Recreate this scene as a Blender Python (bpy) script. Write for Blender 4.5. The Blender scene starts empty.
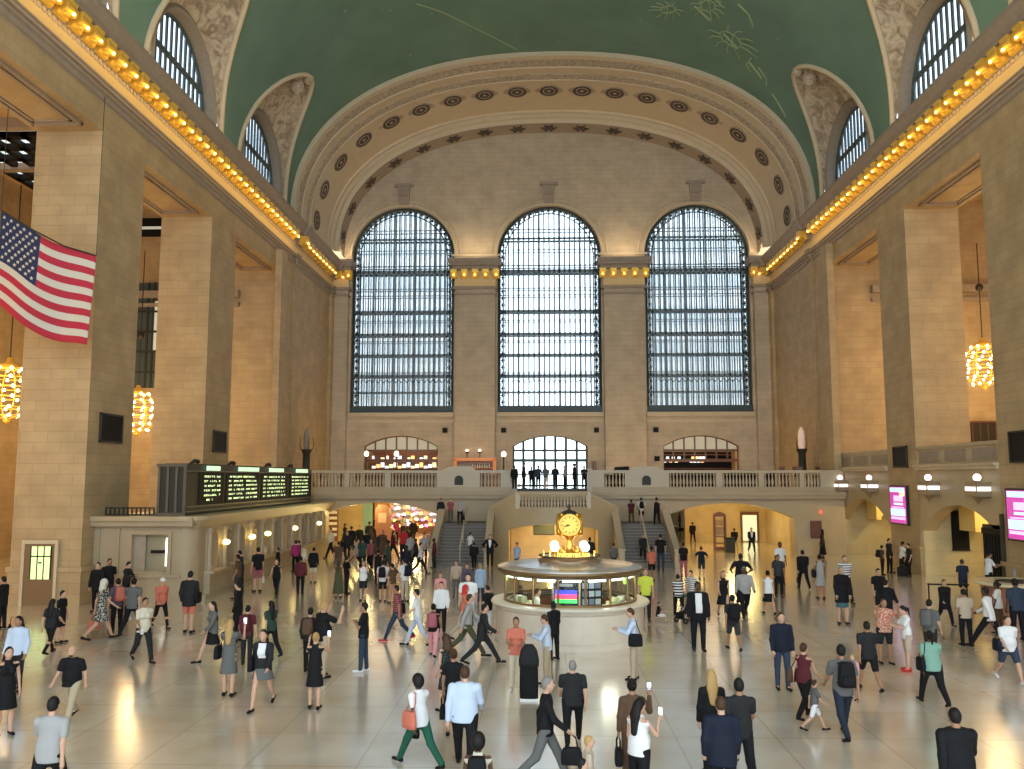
import bpy, bmesh, math, random
import numpy as np
from mathutils import Vector, Matrix
from mathutils.geometry import tessellate_polygon
random.seed(7)
SC=bpy.context.scene
COL=SC.collection
PI=math.pi
# ------------------------------------------------------------------ materials
MATS={}
def _nt(name):
    m=bpy.data.materials.new(name); m.use_nodes=True
    nt=m.node_tree; b=nt.nodes['Principled BSDF']; MATS[name]=m
    return m,nt,b
def mat(name,col,rough=.6,metal=0,emit=0,ecol=None,noise=0,nscale=3,coat=0,spec=.5):
    if name in MATS: return MATS[name]
    m,nt,b=_nt(name)
    b.inputs['Base Color'].default_value=(*col,1); b.inputs['Roughness'].default_value=rough
    b.inputs['Metallic'].default_value=metal; b.inputs['Specular IOR Level'].default_value=spec
    if emit:
        b.inputs['Emission Color'].default_value=(*(ecol or col),1); b.inputs['Emission Strength'].default_value=emit
    if noise:
        g=nt.nodes.new('ShaderNodeNewGeometry'); n=nt.nodes.new('ShaderNodeTexNoise'); n.inputs['Scale'].default_value=nscale
        n.inputs['Detail'].default_value=4
        nt.links.new(g.outputs['Position'],n.inputs['Vector'])
        mx=nt.nodes.new('ShaderNodeMix'); mx.data_type='RGBA'
        nt.links.new(n.outputs['Fac'],mx.inputs['Factor'])
        mx.inputs['A'].default_value=(*[c*(1-noise) for c in col],1); mx.inputs['B'].default_value=(*[min(1,c*(1+noise)) for c in col],1)
        nt.links.new(mx.outputs['Result'],b.inputs['Base Color'])
    return m
def stone(name,c1,c2,cm,bw=1.1,bh=.42,rough=.65,bump=.25,coat=0,mort=.012):
    m,nt,b=_nt(name); N=nt.nodes.new; K=nt.links.new
    g=N('ShaderNodeNewGeometry'); s=N('ShaderNodeSeparateXYZ'); K(g.outputs['Position'],s.inputs[0])
    ad=N('ShaderNodeMath'); ad.operation='ADD'; K(s.outputs[0],ad.inputs[0]); K(s.outputs[1],ad.inputs[1])
    cb=N('ShaderNodeCombineXYZ'); K(ad.outputs[0],cb.inputs[0]); K(s.outputs[2],cb.inputs[1])
    br=N('ShaderNodeTexBrick'); br.inputs['Scale'].default_value=1; br.inputs['Brick Width'].default_value=bw; br.inputs['Row Height'].default_value=bh
    br.inputs['Mortar Size'].default_value=mort; br.inputs['Mortar Smooth'].default_value=.3; br.inputs['Bias'].default_value=0
    br.inputs['Color1'].default_value=(*c1,1); br.inputs['Color2'].default_value=(*c2,1); br.inputs['Mortar'].default_value=(*cm,1)
    K(cb.outputs[0],br.inputs['Vector'])
    n=N('ShaderNodeTexNoise'); n.inputs['Scale'].default_value=.9; n.inputs['Detail'].default_value=6; K(g.outputs['Position'],n.inputs['Vector'])
    mx=N('ShaderNodeMix'); mx.data_type='RGBA'; mx.blend_type='MULTIPLY'; mx.inputs['Factor'].default_value=.6
    r=N('ShaderNodeValToRGB'); r.color_ramp.elements[0].position=.3; r.color_ramp.elements[0].color=(.72,.70,.66,1); r.color_ramp.elements[1].position=.7; r.color_ramp.elements[1].color=(1.1,1.08,1.05,1)
    K(n.outputs['Fac'],r.inputs[0]); K(br.outputs['Color'],mx.inputs['A']); K(r.outputs[0],mx.inputs['B'])
    K(mx.outputs['Result'],b.inputs['Base Color']); b.inputs['Roughness'].default_value=rough
    bp=N('ShaderNodeBump'); bp.inputs['Strength'].default_value=bump; bp.inputs['Distance'].default_value=.02; bp.invert=True
    K(br.outputs['Fac'],bp.inputs['Height']); K(bp.outputs[0],b.inputs['Normal'])
    return m
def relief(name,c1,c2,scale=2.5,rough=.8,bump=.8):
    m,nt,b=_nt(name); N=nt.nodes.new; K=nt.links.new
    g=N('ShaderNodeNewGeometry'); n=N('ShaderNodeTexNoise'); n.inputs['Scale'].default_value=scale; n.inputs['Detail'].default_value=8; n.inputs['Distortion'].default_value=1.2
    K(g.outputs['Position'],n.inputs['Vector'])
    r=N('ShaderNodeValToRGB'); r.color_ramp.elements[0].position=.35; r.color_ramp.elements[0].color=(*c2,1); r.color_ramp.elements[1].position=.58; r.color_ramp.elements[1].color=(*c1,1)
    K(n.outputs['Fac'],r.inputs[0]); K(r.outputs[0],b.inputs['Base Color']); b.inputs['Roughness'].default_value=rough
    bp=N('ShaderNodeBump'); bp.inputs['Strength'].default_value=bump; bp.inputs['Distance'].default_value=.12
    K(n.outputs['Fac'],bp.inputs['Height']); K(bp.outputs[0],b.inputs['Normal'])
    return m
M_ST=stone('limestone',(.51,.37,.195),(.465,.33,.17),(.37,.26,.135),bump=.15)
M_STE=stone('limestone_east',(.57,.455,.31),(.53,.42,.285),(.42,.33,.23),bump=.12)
M_PL=mat('plain_stone',(.60,.48,.31),.6,noise=.10,nscale=1.2)
M_PL2=mat('balcony_marble',(.46,.355,.205),.45,noise=.14,nscale=1.0)
M_PAR=mat('parapet_marble',(.54,.435,.28),.35,noise=.06,nscale=2)
M_DKM=mat('moulding_stone',(.36,.28,.20),.7,noise=.2,nscale=3)
M_GATE=stone('gate_stone',(.62,.54,.33),(.58,.50,.30),(.50,.43,.26),bw=1.4,bh=.6,rough=.4,bump=.08)
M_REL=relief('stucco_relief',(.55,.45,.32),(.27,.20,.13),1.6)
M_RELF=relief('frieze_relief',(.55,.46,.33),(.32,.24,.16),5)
M_ROPE=mat('rope_moulding',(.27,.22,.165),.8,noise=.25,nscale=6)
M_GOLD=mat('gold_leaf',(.95,.58,.08),.42,.35)
M_FRZ=mat('lamp_washed_frieze',(.72,.53,.24),.55,noise=.08,nscale=2)  # yellow wash of the cornice lamps put into the frieze colour
M_BRASS=mat('brass',(.24,.15,.06),.42,.7)
M_BRZ=mat('dark_bronze',(.045,.042,.030),.5,.2,spec=.3)
M_BLK=mat('black_paint',(.008,.008,.008),.6,spec=.2)
M_IRON=mat('window_iron',(.22,.29,.33),.5)
M_IROND=mat('window_iron_dark',(.05,.075,.075),.5)
M_WOOD=mat('mahogany',(.17,.07,.035),.4,noise=.3,nscale=5)
M_STEP=mat('stair_tread',(.13,.115,.10),.5,noise=.2,nscale=4)
M_BULB=mat('lamp_bulb',(1,.9,.7),.3,emit=9,ecol=(1,.82,.55))
M_CBULB=mat('cornice_bulb',(1,.7,.3),.3,emit=8,ecol=(1,.55,.12))
M_GLOBE=mat('globe_lamp_glass',(1,.95,.85),.3,emit=3.5,ecol=(1,.86,.62))
M_TUBE=mat('white_tube_light',(1,1,1),.3,emit=3.5,ecol=(1,.97,.85))
M_WHITE=mat('white_paint',(.75,.75,.72),.5)
def glass(name,tint):
    m=bpy.data.materials.new(name); m.use_nodes=True; nt=m.node_tree; nt.nodes.clear()
    o=nt.nodes.new('ShaderNodeOutputMaterial'); t=nt.nodes.new('ShaderNodeBsdfTransparent'); t.inputs[0].default_value=(*tint,1)
    gl=nt.nodes.new('ShaderNodeBsdfGlossy'); gl.inputs['Roughness'].default_value=.15; mx=nt.nodes.new('ShaderNodeMixShader'); mx.inputs[0].default_value=.06
    nt.links.new(t.outputs[0],mx.inputs[1]); nt.links.new(gl.outputs[0],mx.inputs[2]); nt.links.new(mx.outputs[0],o.inputs[0]); MATS[name]=m; return m
M_GLASS=glass('window_glass',(.86,.88,.89)); M_LGLASS=glass('lunette_glass',(.55,.56,.58))
M_CGLASS=glass('clear_glass',(.85,.9,.85))
# ceiling paint
def ceiling_mat():
    m,nt,b=_nt('ceiling_green'); N=nt.nodes.new; K=nt.links.new
    g=N('ShaderNodeNewGeometry'); n=N('ShaderNodeTexNoise'); n.inputs['Scale'].default_value=.35; n.inputs['Detail'].default_value=5; K(g.outputs['Position'],n.inputs['Vector'])
    r=N('ShaderNodeValToRGB'); r.color_ramp.elements[0].position=.3; r.color_ramp.elements[0].color=(.12,.21,.155,1); r.color_ramp.elements[1].position=.75; r.color_ramp.elements[1].color=(.16,.27,.20,1)
    K(n.outputs['Fac'],r.inputs[0]); K(r.outputs[0],b.inputs['Base Color']); b.inputs['Roughness'].default_value=.85; return m
M_CEIL=ceiling_mat()
def floor_mat():
    m,nt,b=_nt('floor_marble'); N=nt.nodes.new; K=nt.links.new
    g=N('ShaderNodeNewGeometry')
    br=N('ShaderNodeTexBrick'); br.offset=0; br.inputs['Scale'].default_value=1; br.inputs['Brick Width'].default_value=1.9; br.inputs['Row Height'].default_value=1.9; br.inputs['Mortar Size'].default_value=.02
    br.inputs['Color1'].default_value=(.76,.69,.575,1); br.inputs['Color2'].default_value=(.70,.625,.50,1); br.inputs['Mortar'].default_value=(.60,.52,.40,1)
    K(g.outputs['Position'],br.inputs['Vector'])
    n=N('ShaderNodeTexNoise'); n.inputs['Scale'].default_value=.55; n.inputs['Detail'].default_value=7; K(g.outputs['Position'],n.inputs['Vector'])
    r=N('ShaderNodeValToRGB'); r.color_ramp.elements[0].position=.32; r.color_ramp.elements[0].color=(.80,.70,.60,1); r.color_ramp.elements[1].position=.62; r.color_ramp.elements[1].color=(1.05,1.05,1.05,1)
    K(n.outputs['Fac'],r.inputs[0])
    mx=N('ShaderNodeMix'); mx.data_type='RGBA'; mx.blend_type='MULTIPLY'; mx.inputs['Factor'].default_value=.7
    K(br.outputs['Color'],mx.inputs['A']); K(r.outputs[0],mx.inputs['B']); K(mx.outputs['Result'],b.inputs['Base Color'])
    n2=N('ShaderNodeTexNoise'); n2.inputs['Scale'].default_value=.8; n2.inputs['Detail'].default_value=4; K(g.outputs['Position'],n2.inputs['Vector'])
    mr=N('ShaderNodeMapRange'); mr.inputs['To Min'].default_value=.20; mr.inputs['To Max'].default_value=.25; K(n2.outputs['Fac'],mr.inputs['Value']); K(mr.outputs[0],b.inputs['Roughness'])
    b.inputs['Specular IOR Level'].default_value=1.0; b.inputs['Coat Weight'].default_value=1; b.inputs['Coat Roughness'].default_value=.17; b.inputs['Coat IOR'].default_value=1.8
    return m
M_FLOOR=floor_mat()

# ------------------------------------------------------------------ mesh builder
class MB:
    def __init__(s): s.v=[]; s.f=[]; s.mi=[]; s.cur=0
    def add(s,vs,fs):
        o=len(s.v); s.v.extend([tuple(p) for p in vs]); s.f.extend([tuple(i+o for i in f) for f in fs]); s.mi.extend([s.cur]*len(fs)); return s
    def box(s,x0,x1,y0,y1,z0,z1):
        return s.add([(x0,y0,z0),(x1,y0,z0),(x1,y1,z0),(x0,y1,z0),(x0,y0,z1),(x1,y0,z1),(x1,y1,z1),(x0,y1,z1)],
            [(3,2,1,0),(4,5,6,7),(0,1,5,4),(1,2,6,5),(2,3,7,6),(3,0,4,7)])
    def tube(s,pts,r,n=6,r2=None,cap=True):
        pts=[Vector(p) for p in pts]; L=len(pts); vs=[]; rr=r if isinstance(r,(list,tuple)) else [r]*L
        up=Vector((0,0,1))
        for i,p in enumerate(pts):
            d=(pts[min(i+1,L-1)]-pts[max(i-1,0)]).normalized()
            a=d.cross(up); a=a.normalized() if a.length>1e-3 else Vector((1,0,0)); b=d.cross(a)
            for k in range(n):
                t=2*PI*k/n; vs.append(p+(a*math.cos(t)+b*math.sin(t))*rr[i])
        fs=[(i*n+k,i*n+(k+1)%n,(i+1)*n+(k+1)%n,(i+1)*n+k) for i in range(L-1) for k in range(n)]
        if cap: fs+=[tuple(range(n))[::-1],tuple((L-1)*n+k for k in range(n))]
        return s.add(vs,fs)
    def lathe(s,prof,c=(0,0,0),n=16,a0=0,a1=2*PI,sx=1,sy=1):
        full=abs(a1-a0-2*PI)<1e-6; m=n if full else n+1; vs=[]
        for r,z in prof:
            for k in range(m):
                t=a0+(a1-a0)*k/n; vs.append((c[0]+r*math.cos(t)*sx,c[1]+r*math.sin(t)*sy,c[2]+z))
        fs=[]
        for i in range(len(prof)-1):
            for k in range(n):
                k2=(k+1)%m; fs.append((i*m+k,i*m+k2,(i+1)*m+k2,(i+1)*m+k))
        return s.add(vs,fs)
    def ball(s,c,r,n=8,m=6,sz=1):
        pr=[(max(1e-4,r*math.sin(PI*i/m)),-r*sz*math.cos(PI*i/m)) for i in range(m+1)]
        return s.lathe(pr,c,n)
    def prism(s,poly,f0,f1,holes=()):
        """poly,holes: 2D lists. f0,f1: map (u,v)->3D of the front and back faces"""
        loops=[list(poly)]+[list(h) for h in holes]; flat=[p for l in loops for p in l]
        tris=tessellate_polygon([[Vector((p[0],p[1],0)) for p in l] for l in loops]); n=len(flat)
        vs=[f0(*p) for p in flat]+[f1(*p) for p in flat]
        fs=[tuple(t) for t in tris]+[tuple(i+n for i in t[::-1]) for t in tris]
        o=0
        for l in loops:
            k=len(l)
            for i in range(k): a=o+i;b=o+(i+1)%k; fs.append((a,b,b+n,a+n))
            o+=k
        return s.add(vs,fs)
    def build(s,name,m,parent=None,smooth=False,fix=True):
        me=bpy.data.meshes.new(name); me.from_pydata(s.v,[],s.f)
        for q in (m if isinstance(m,(list,tuple)) else [m]): me.materials.append(q)
        if any(s.mi): me.polygons.foreach_set('material_index',s.mi)
        if fix:
            bm=bmesh.new(); bm.from_mesh(me); bmesh.ops.recalc_face_normals(bm,faces=bm.faces); bm.to_mesh(me); bm.free()
        if smooth: me.polygons.foreach_set('use_smooth',[True]*len(me.polygons))
        o=bpy.data.objects.new(name,me); COL.objects.link(o)
        if parent is not None: o.parent=parent
        return o
def tag(o,label=None,cat=None,group=None,kind=None):
    if label: o['label']=label
    if cat: o['category']=cat
    if group: o['group']=group
    if kind: o['kind']=kind
    return o
def struct(o): o['kind']='structure'; return o
def empty(name,loc=(0,0,0),rz=0,parent=None):
    o=bpy.data.objects.new(name,None); COL.objects.link(o); o.location=loc; o.rotation_euler=(0,0,rz); o.empty_display_size=.2
    if parent is not None: o.parent=parent
    return o
def thing(name,label,cat,loc=(0,0,0),rz=0,group=None): return tag(empty(name,loc,rz),label,cat,group)
def copy_tree(o,parent=None):
    c=o.copy(); COL.objects.link(c); c.parent=parent
    for ch in list(o.children): copy_tree(ch,c)
    return c
def bx(name,m,parent,*a): return MB().box(*a).build(name,m,parent,fix=False)
def arcpts(cx,cz,rx,rz,a0,a1,n): return [(cx+rx*math.cos(a0+(a1-a0)*i/n),cz+rz*math.sin(a0+(a1-a0)*i/n)) for i in range(n+1)]
def archpoly(x0,x1,z0,zs,zt,n=24):
    """rectangle to the springing zs topped by a half ellipse rising to zt"""
    c=(x0+x1)/2; r=(x1-x0)/2
    return [(x0,z0),(x1,z0)]+arcpts(c,zs,r,zt-zs,0,PI,n)
def segpoly(x0,x1,z0,zs,zt,n=16):
    """flat segmental arch: circle through springings and crown"""
    c=(x0+x1)/2; h=(x1-x0)/2; s=zt-zs; R=(h*h+s*s)/(2*s); a=math.asin(h/R); cz=zt-R
    return [(x0,z0),(x1,z0)]+[(c+R*math.sin(a-2*a*i/n),cz+R*math.cos(a-2*a*i/n)) for i in range(n+1)]
# ------------------------------------------------------------------ main dimensions (metres; x across, y towards the far wall)
W=18.6; Y0=-12; YE=72.4; YA=60.5; ZC=23.3
VA,VB,VZ,VN=18.95,12.2,23.9,2.3
def vault(t,a=VA,b=VB,z0=VZ):
    """t 0..1 from the left springing to the right one"""
    ang=PI*(1-t); c,s=math.cos(ang),math.sin(ang); p=2/VN
    return (a*math.copysign(abs(c)**p,c), z0+b*abs(s)**p)
def vx_at(z): q=max(0,min(1,(z-VZ)/VB)); return VA*(1-q**VN)**(1/VN)
# ------------------------------------------------------------------ shell
struct(MB().box(-40,40,Y0,100,-.3,0).build('floor',M_FLOOR))
PIERS=[(-3.4,.2),(8.9,12.5),(21.1,24.7),(33.4,37.1),(45.1,48.8)]
WALLY=57.5
def side(sg):
    nm='left' if sg<0 else 'right'
    rt=struct(empty('wall_'+nm))
    X=lambda a,b:(min(sg*a,sg*b),max(sg*a,sg*b))
    for a,b in PIERS:
        m=MB(); m.box(*X(W,21.4),a,b,0,19.1)
        m.box(*X(W-.07,21.45),a-.07,b+.07,0,1.25); m.box(*X(W-.12,21.5),a-.12,b+.12,1.25,1.45)
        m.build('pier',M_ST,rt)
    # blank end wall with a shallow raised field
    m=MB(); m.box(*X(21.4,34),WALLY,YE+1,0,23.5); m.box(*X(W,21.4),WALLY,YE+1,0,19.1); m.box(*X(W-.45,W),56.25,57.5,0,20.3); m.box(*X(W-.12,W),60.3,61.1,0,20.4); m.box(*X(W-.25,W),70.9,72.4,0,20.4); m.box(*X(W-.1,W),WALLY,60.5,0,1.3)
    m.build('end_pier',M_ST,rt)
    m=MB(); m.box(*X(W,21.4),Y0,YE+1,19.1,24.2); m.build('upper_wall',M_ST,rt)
    # coffers in the soffits of the openings
    m=MB()
    ed=[Y0]+[q for p in PIERS for q in p]+[WALLY]
    for i in range(0,len(ed),2):
        a,b=ed[i],ed[i+1]
        for k,(i1,dz) in enumerate(((.45,.10),(.75,.06))):
            x0,x1=W+i1,21.4-i1*.6; y0,y1=a+i1+.3,b-i1-.3
            for q in ((x0,x1,y0,y0+.12),(x0,x1,y1-.12,y1),(x0,x0+.12,y0,y1),(x1-.12,x1,y0,y1)):
                m.box(*X(q[0],q[1]),q[2],q[3],19.1-dz,19.1)
    m.build('soffit_moulding',M_DKM,rt)
    # aisle: ceiling, outer wall
    zf=6.2 if sg>0 else 3.3
    MB().box(*X(21.4,34.5),Y0,WALLY,23.5,23.9).build('aisle_ceiling',M_ST,rt)
    MB().box(*X(34,34.5),Y0,WALLY,0,23.5).build('aisle_wall',M_ST,rt)
    m=MB()
    for y in range(-6,58,6): m.box(*X(21.4,34),y,y+.5,23.0,23.5)
    m.box(*X(33.6,34),Y0,WALLY,17.2,17.7); m.box(*X(33.7,34),Y0,WALLY,16.6,16.85)
    m.box(*X(21.4,34),WALLY-.4,WALLY,17.2,17.7); m.box(*X(21.4,34),WALLY-.3,WALLY,16.6,16.85)
    m.build('aisle_moulding',M_DKM,rt)
    return rt
WL=side(-1); WR=side(1)
# cornice
def cornice(sg):
    rt=struct(empty('trim_'+('left' if sg<0 else 'right')))
    prof=[(0,20.25),(.10,20.3),(.10,20.5),(.2,20.55),(.2,20.62),(.03,20.66),(.03,20.82),(.12,20.86),(.12,20.98),(.18,21.02),(.18,21.08),(.05,21.1)]
    top=[(.05,21.75),(.14,21.8),(.2,21.9),(.2,22.4),(.72,22.42),(.72,22.62),(.80,22.66),(.86,22.86),(1.02,23.02),(1.02,23.2),(0,23.3)]
    def sweep(p,y0,y1,off,m,name):
        b=MB(); P=[(0,p[0][1])]+p
        vs=[(sg*(W-(x+off)),y,z) for y in (y0,y1) for x,z in P]; n=len(P)
        b.add(vs,[(i,i+1,n+i+1,n+i) for i in range(n-1)]+[tuple(range(n)),tuple(range(n,2*n))]); return b.build(name,m,rt)
    for y0,y1,off in ((Y0,60.3,0),(60.3,61.2,.18),(61.2,YE-1.6,0),(YE-1.6,YE-.2,.25)):
        sweep(prof,y0,y1,off,M_DKM,'architrave'); sweep(top,y0,y1,off,M_DKM,'crown_moulding')
    # frieze with leaf band under the brackets
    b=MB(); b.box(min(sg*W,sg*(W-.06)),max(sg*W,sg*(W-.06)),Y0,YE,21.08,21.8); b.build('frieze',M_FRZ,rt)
    b=MB(); y=24.
    while y<YE-.6: b.box(min(sg*(W-.06),sg*(W-.12)),max(sg*(W-.06),sg*(W-.12)),y,y+.2,21.62,21.8); y+=.33
    b.build('leaf_moulding',M_PL,rt)
    pr=[(0,21.82),(.16,21.85),(.3,21.98),(.36,22.12),(.5,22.16),(.62,22.24),(.68,22.40),(.0,22.40)]
    yy=[22.6+.98*i for i in range(38)]+[60.75]+[61.9+.98*i for i in range(9)]+[71.3,72.0]
    br=bl=None
    for y in yy:
        off=.1+(.18 if abs(y-60.75)<.1 else .25 if y>71 else 0)
        if br is None:
            b=MB(); b.prism(pr,lambda u,v:(-sg*u,-.3,v-22),lambda u,v:(-sg*u,.3,v-22)); b.tube([(-sg*.46,-.36,.12),(-sg*.46,.36,.12)],.22,10); b.tube([(-sg*.14,-.34,-.05),(-sg*.14,.34,-.05)],.17,8); b.ball((-sg*.30,0,.16),.34,8,6); br=b.build('bracket',M_GOLD,rt,smooth=False); o=br
            b=MB(); b.ball((-sg*.68,0,-.10),.07,8,6); bl=b.build('bulb',M_CBULB,br,smooth=True)
        else:
            o=br.copy(); COL.objects.link(o); o.parent=rt; q=bl.copy(); COL.objects.link(q); q.parent=o
        o.location=(sg*(W-off),y,22)
    return rt
TL=cornice(-1); TR=cornice(1)
# ------------------------------------------------------------------ vault with side lunettes
LUN=[-19.3+12.25*i for i in range(7)]   # bay centres
LUN=[y for y in LUN if y>Y0]
HW=4.75
def lun_z(t): t=min(1,abs(t)); return VZ+7.5*(1-t**1.9)**.62
def t_of_z(z):
    q=max(0,min(1,(z-VZ)/VB)); s=q**(VN/2); return math.asin(min(1,s))/PI
def build_vault():
    ys=set([Y0,YA])
    for c in LUN:
        for k in range(-16,17):
            y=c+HW*math.sin(k/16*PI/2)
            if Y0<y<YA: ys.add(round(y,4))
    y=Y0
    while y<YA: ys.add(round(y,4)); y+=1.2
    ys=sorted(ys); N=44; b=MB()
    vs=[]
    for y in ys:
        z=VZ
        for c in LUN:
            if abs(y-c)<=HW: z=max(z,lun_z((y-c)/HW))
        t0=t_of_z(z)
        for i in range(N+1):
            t=t0+(1-2*t0)*i/N; x,zz=vault(t); vs.append((x,y,zz))
    fs=[(j*(N+1)+i,j*(N+1)+i+1,(j+1)*(N+1)+i+1,(j+1)*(N+1)+i) for j in range(len(ys)-1) for i in range(N)]
    b.add(vs,fs); return struct(b.build('ceiling',M_CEIL,smooth=True))
CE=build_vault()
WINX=19.55
def lunette(c,sg,idx,det=True):
    rt=struct(empty('window_%d'%idx,(0,c,0)))
    K=24; R=3.75; zb=22.9; zs=24.9
    def Wp(t,r=R,x=WINX,grow=0):   # window arch, t -1..1
        a=PI*(t+1)/2; return (sg*x,-r*math.cos(a),zs+(r+grow)*math.sin(a))
    def Vp(t,dx=0):
        z=lun_z(t); return (sg*(vx_at(z)+dx),HW*t,z)
    # stucco surface between the vault edge and the window arch
    b=MB(); rows=9; vs=[]
    for j in range(rows):
        s=j/(rows-1)
        for k in range(K+1):
            t=math.sin((k/K*2-1)*PI/2); p=Vector(Vp(t)); q=Vector(Wp(k/K*2-1,R+.35,18.95)); w=p.lerp(q,s)
            w.z+= .55*math.sin(PI*s)*(1-abs(t)); vs.append(w)
    b.add(vs,[(j*(K+1)+k,j*(K+1)+k+1,(j+1)*(K+1)+k+1,(j+1)*(K+1)+k) for j in range(rows-1) for k in range(K)])
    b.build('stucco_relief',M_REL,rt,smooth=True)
    # plain border along the vault edge
    b=MB(); b.tube([Vp(math.sin((k/K*2-1)*PI/2),-.03) for k in range(K+1)],.17,6); b.build('border',M_PL,rt,smooth=True)
    if det:
        # winged shield relief near the tip
        b=MB(); zt=lun_z(0)
        cpt=Vector(Vp(0)).lerp(Vector(Wp(0,R+.35,18.95)),.3); cpt.z+=.2
        b.ball((cpt.x,0,cpt.z),.5,10,6,1.3); b.ball((sg*(vx_at(zt)+.15),0,zt-.1),.38,8,6)
        for w in (-1,1): b.tube([(cpt.x,w*.2,cpt.z+.3),(cpt.x,w*1.1,cpt.z+.2),(cpt.x+sg*.2,w*1.9,cpt.z-.45)],[.28,.24,.05],6)
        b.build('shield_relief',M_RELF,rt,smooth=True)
    # deep moulded reveal
    b=MB(); vs=[]; pf=[(18.95,R+.35),(18.85,R+.15),(19.0,R-.02),(19.3,R-.05),(WINX+.1,R-.05)]
    for x,r in pf:
        vs+= [(sg*x,-r,zb)]+[Wp(k/K*2-1,r,x) for k in range(K+1)]+[(sg*x,r,zb)]
    n=K+3; b.add(vs,[(j*n+k,j*n+k+1,(j+1)*n+k+1,(j+1)*n+k) for j in range(len(pf)-1) for k in range(n-1)]); b.build('arch_reveal',M_ROPE,rt,smooth=False)
    # wall round window, below the springing
    for w in (-1,1):
        b=MB(); b.box(min(sg*18.7,sg*19.9),max(sg*18.7,sg*19.9),min(w*R,w*6.13),max(w*R,w*6.13),22.9,24.3); b.build('attic_wall',M_PL,rt)
    b=MB(); nb=13
    for i in range(nb):
        y=-R+2*R*(i+.5)/nb; h=zs+math.sqrt(max(0,R*R-y*y)); b.box(min(sg*WINX,sg*(WINX+.1)),max(sg*WINX,sg*(WINX+.1)),y-.085,y+.085,zb,h)
    b.box(min(sg*(WINX-.05),sg*(WINX+.12)),max(sg*(WINX-.05),sg*(WINX+.12)),-R,R,26.2,26.42)
    b.tube([Wp(k/K*2-1,R-.1,WINX+.05) for k in range(K+1)],.12,4)
    b.build('glazing_bars',M_IROND,rt)
    b=MB(); b.add([(sg*(WINX+.15),-R,zb)]+[Wp(k/K*2-1,R,WINX+.15) for k in range(K+1)]+[(sg*(WINX+.15),R,zb)],[tuple(range(K+3))]); b.build('pane',M_LGLASS,rt)
n=4
for c in LUN:
    for sg in (-1,1): lunette(c,sg,n,c>30); n+=1
# ------------------------------------------------------------------ great end arch (soffit profile swept round the vault curve)
def archsweep(prof,m,name,parent,n=64,t0=0,t1=1):
    """prof: list of (y, inset)"""
    b=MB(); vs=[]
    for y,i in prof:
        for k in range(n+1): x,z=vault(t0+(t1-t0)*k/n,VA-i,VB-i); vs.append((x,y,z))
    b.add(vs,[(j*(n+1)+k,j*(n+1)+k+1,(j+1)*(n+1)+k+1,(j+1)*(n+1)+k) for j in range(len(prof)-1) for k in range(n)])
    return b.build(name,m,parent)
AR=struct(empty('trim_1'))
archsweep([(60.3,-.1),(60.3,.35),(60.7,.38),(60.75,.28),(61.0,.28)],M_PL,'arch_moulding',AR)
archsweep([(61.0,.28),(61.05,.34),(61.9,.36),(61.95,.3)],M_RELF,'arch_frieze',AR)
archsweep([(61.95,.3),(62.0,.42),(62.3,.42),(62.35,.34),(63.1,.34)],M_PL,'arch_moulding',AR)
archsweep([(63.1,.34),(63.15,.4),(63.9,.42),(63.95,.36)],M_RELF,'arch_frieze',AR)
archsweep([(63.95,.36),(64.0,.46),(64.2,.46),(64.25,.36),(69.6,.36),(69.7,.5),(70.0,.5),(70.0,.8),(70.3,.85),(70.35,1.2)],M_PL,'arch_soffit',AR)
archsweep([(70.35,1.15),(70.4,1.2),(YE+.1,1.2)],M_DKM,'arch_inner_band',AR)
ta=[ (k+.5)/25 for k in range(25)]
# even spacing of medallions along the curve
def arc_ts(n,inset):
    pts=[vault(i/800,VA-inset,VB-inset) for i in range(801)]; L=[0]
    for i in range(800): L.append(L[-1]+math.dist(pts[i],pts[i+1]))
    out=[]
    for k in range(n):
        s=L[-1]*(k+.5)/n; i=next(i for i in range(801) if L[i]>=s); out.append(i/800)
    return out
def arc_frame(t,inset):
    x,z=vault(t,VA-inset,VB-inset); x2,z2=vault(min(1,t+.004),VA-inset,VB-inset); x1,z1=vault(max(0,t-.004),VA-inset,VB-inset)
    tx=Vector((x2-x1,0,z2-z1)).normalized(); return Vector((x,0,z)),tx,Vector((0,1,0)).cross(tx)
MED=None
def medallion():
    b=MB(); b.lathe([(.01,.1),(.10,.12),(.16,.09)],(0,0,0),24); b.cur=1; b.lathe([(.16,.09),(.2,.02),(.46,.02),(.5,.08)],(0,0,0),24); b.cur=0; b.lathe([(.5,.08),(.54,.11),(.6,.08)],(0,0,0),24); b.cur=1; b.lathe([(.6,.08),(.64,.03),(.84,.03),(.88,.08)],(0,0,0),24); b.cur=0; b.lathe([(.88,.08),(.94,.1),(1,0)],(0,0,0),24)
    for s_ in (-1,1): b.add([(s_*1.0,-.5,.02),(s_*1.32,-.12,.05),(s_*1.32,.12,.05),(s_*1.0,.5,.02),(s_*.85,0,.02)],[(0,1,2,3,4)])
    return b.build('medallion',[M_MEDL,M_BRZM],AR)
M_BRZM=mat('medallion_stucco',(.10,.07,.05),.8,noise=.4,nscale=8); M_MEDL=mat('medallion_ring',(.40,.31,.21),.8,noise=.3,nscale=6)
for t in arc_ts(19,.36):
    p,tx,nn=arc_frame(t,.36)
    if MED is None: MED=medallion(); o=MED
    else: o=MED.copy(); COL.objects.link(o)
    if nn.z>0 or nn.dot(Vector((0,0,27))-p)<0: nn=-nn
    o.matrix_world=Matrix.Translation(Vector((p.x,65.9,p.z)))@Matrix((tx,nn.cross(tx),nn)).transposed().to_4x4()@Matrix.Diagonal((.84,1.0,1,1))
MED2=None
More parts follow.
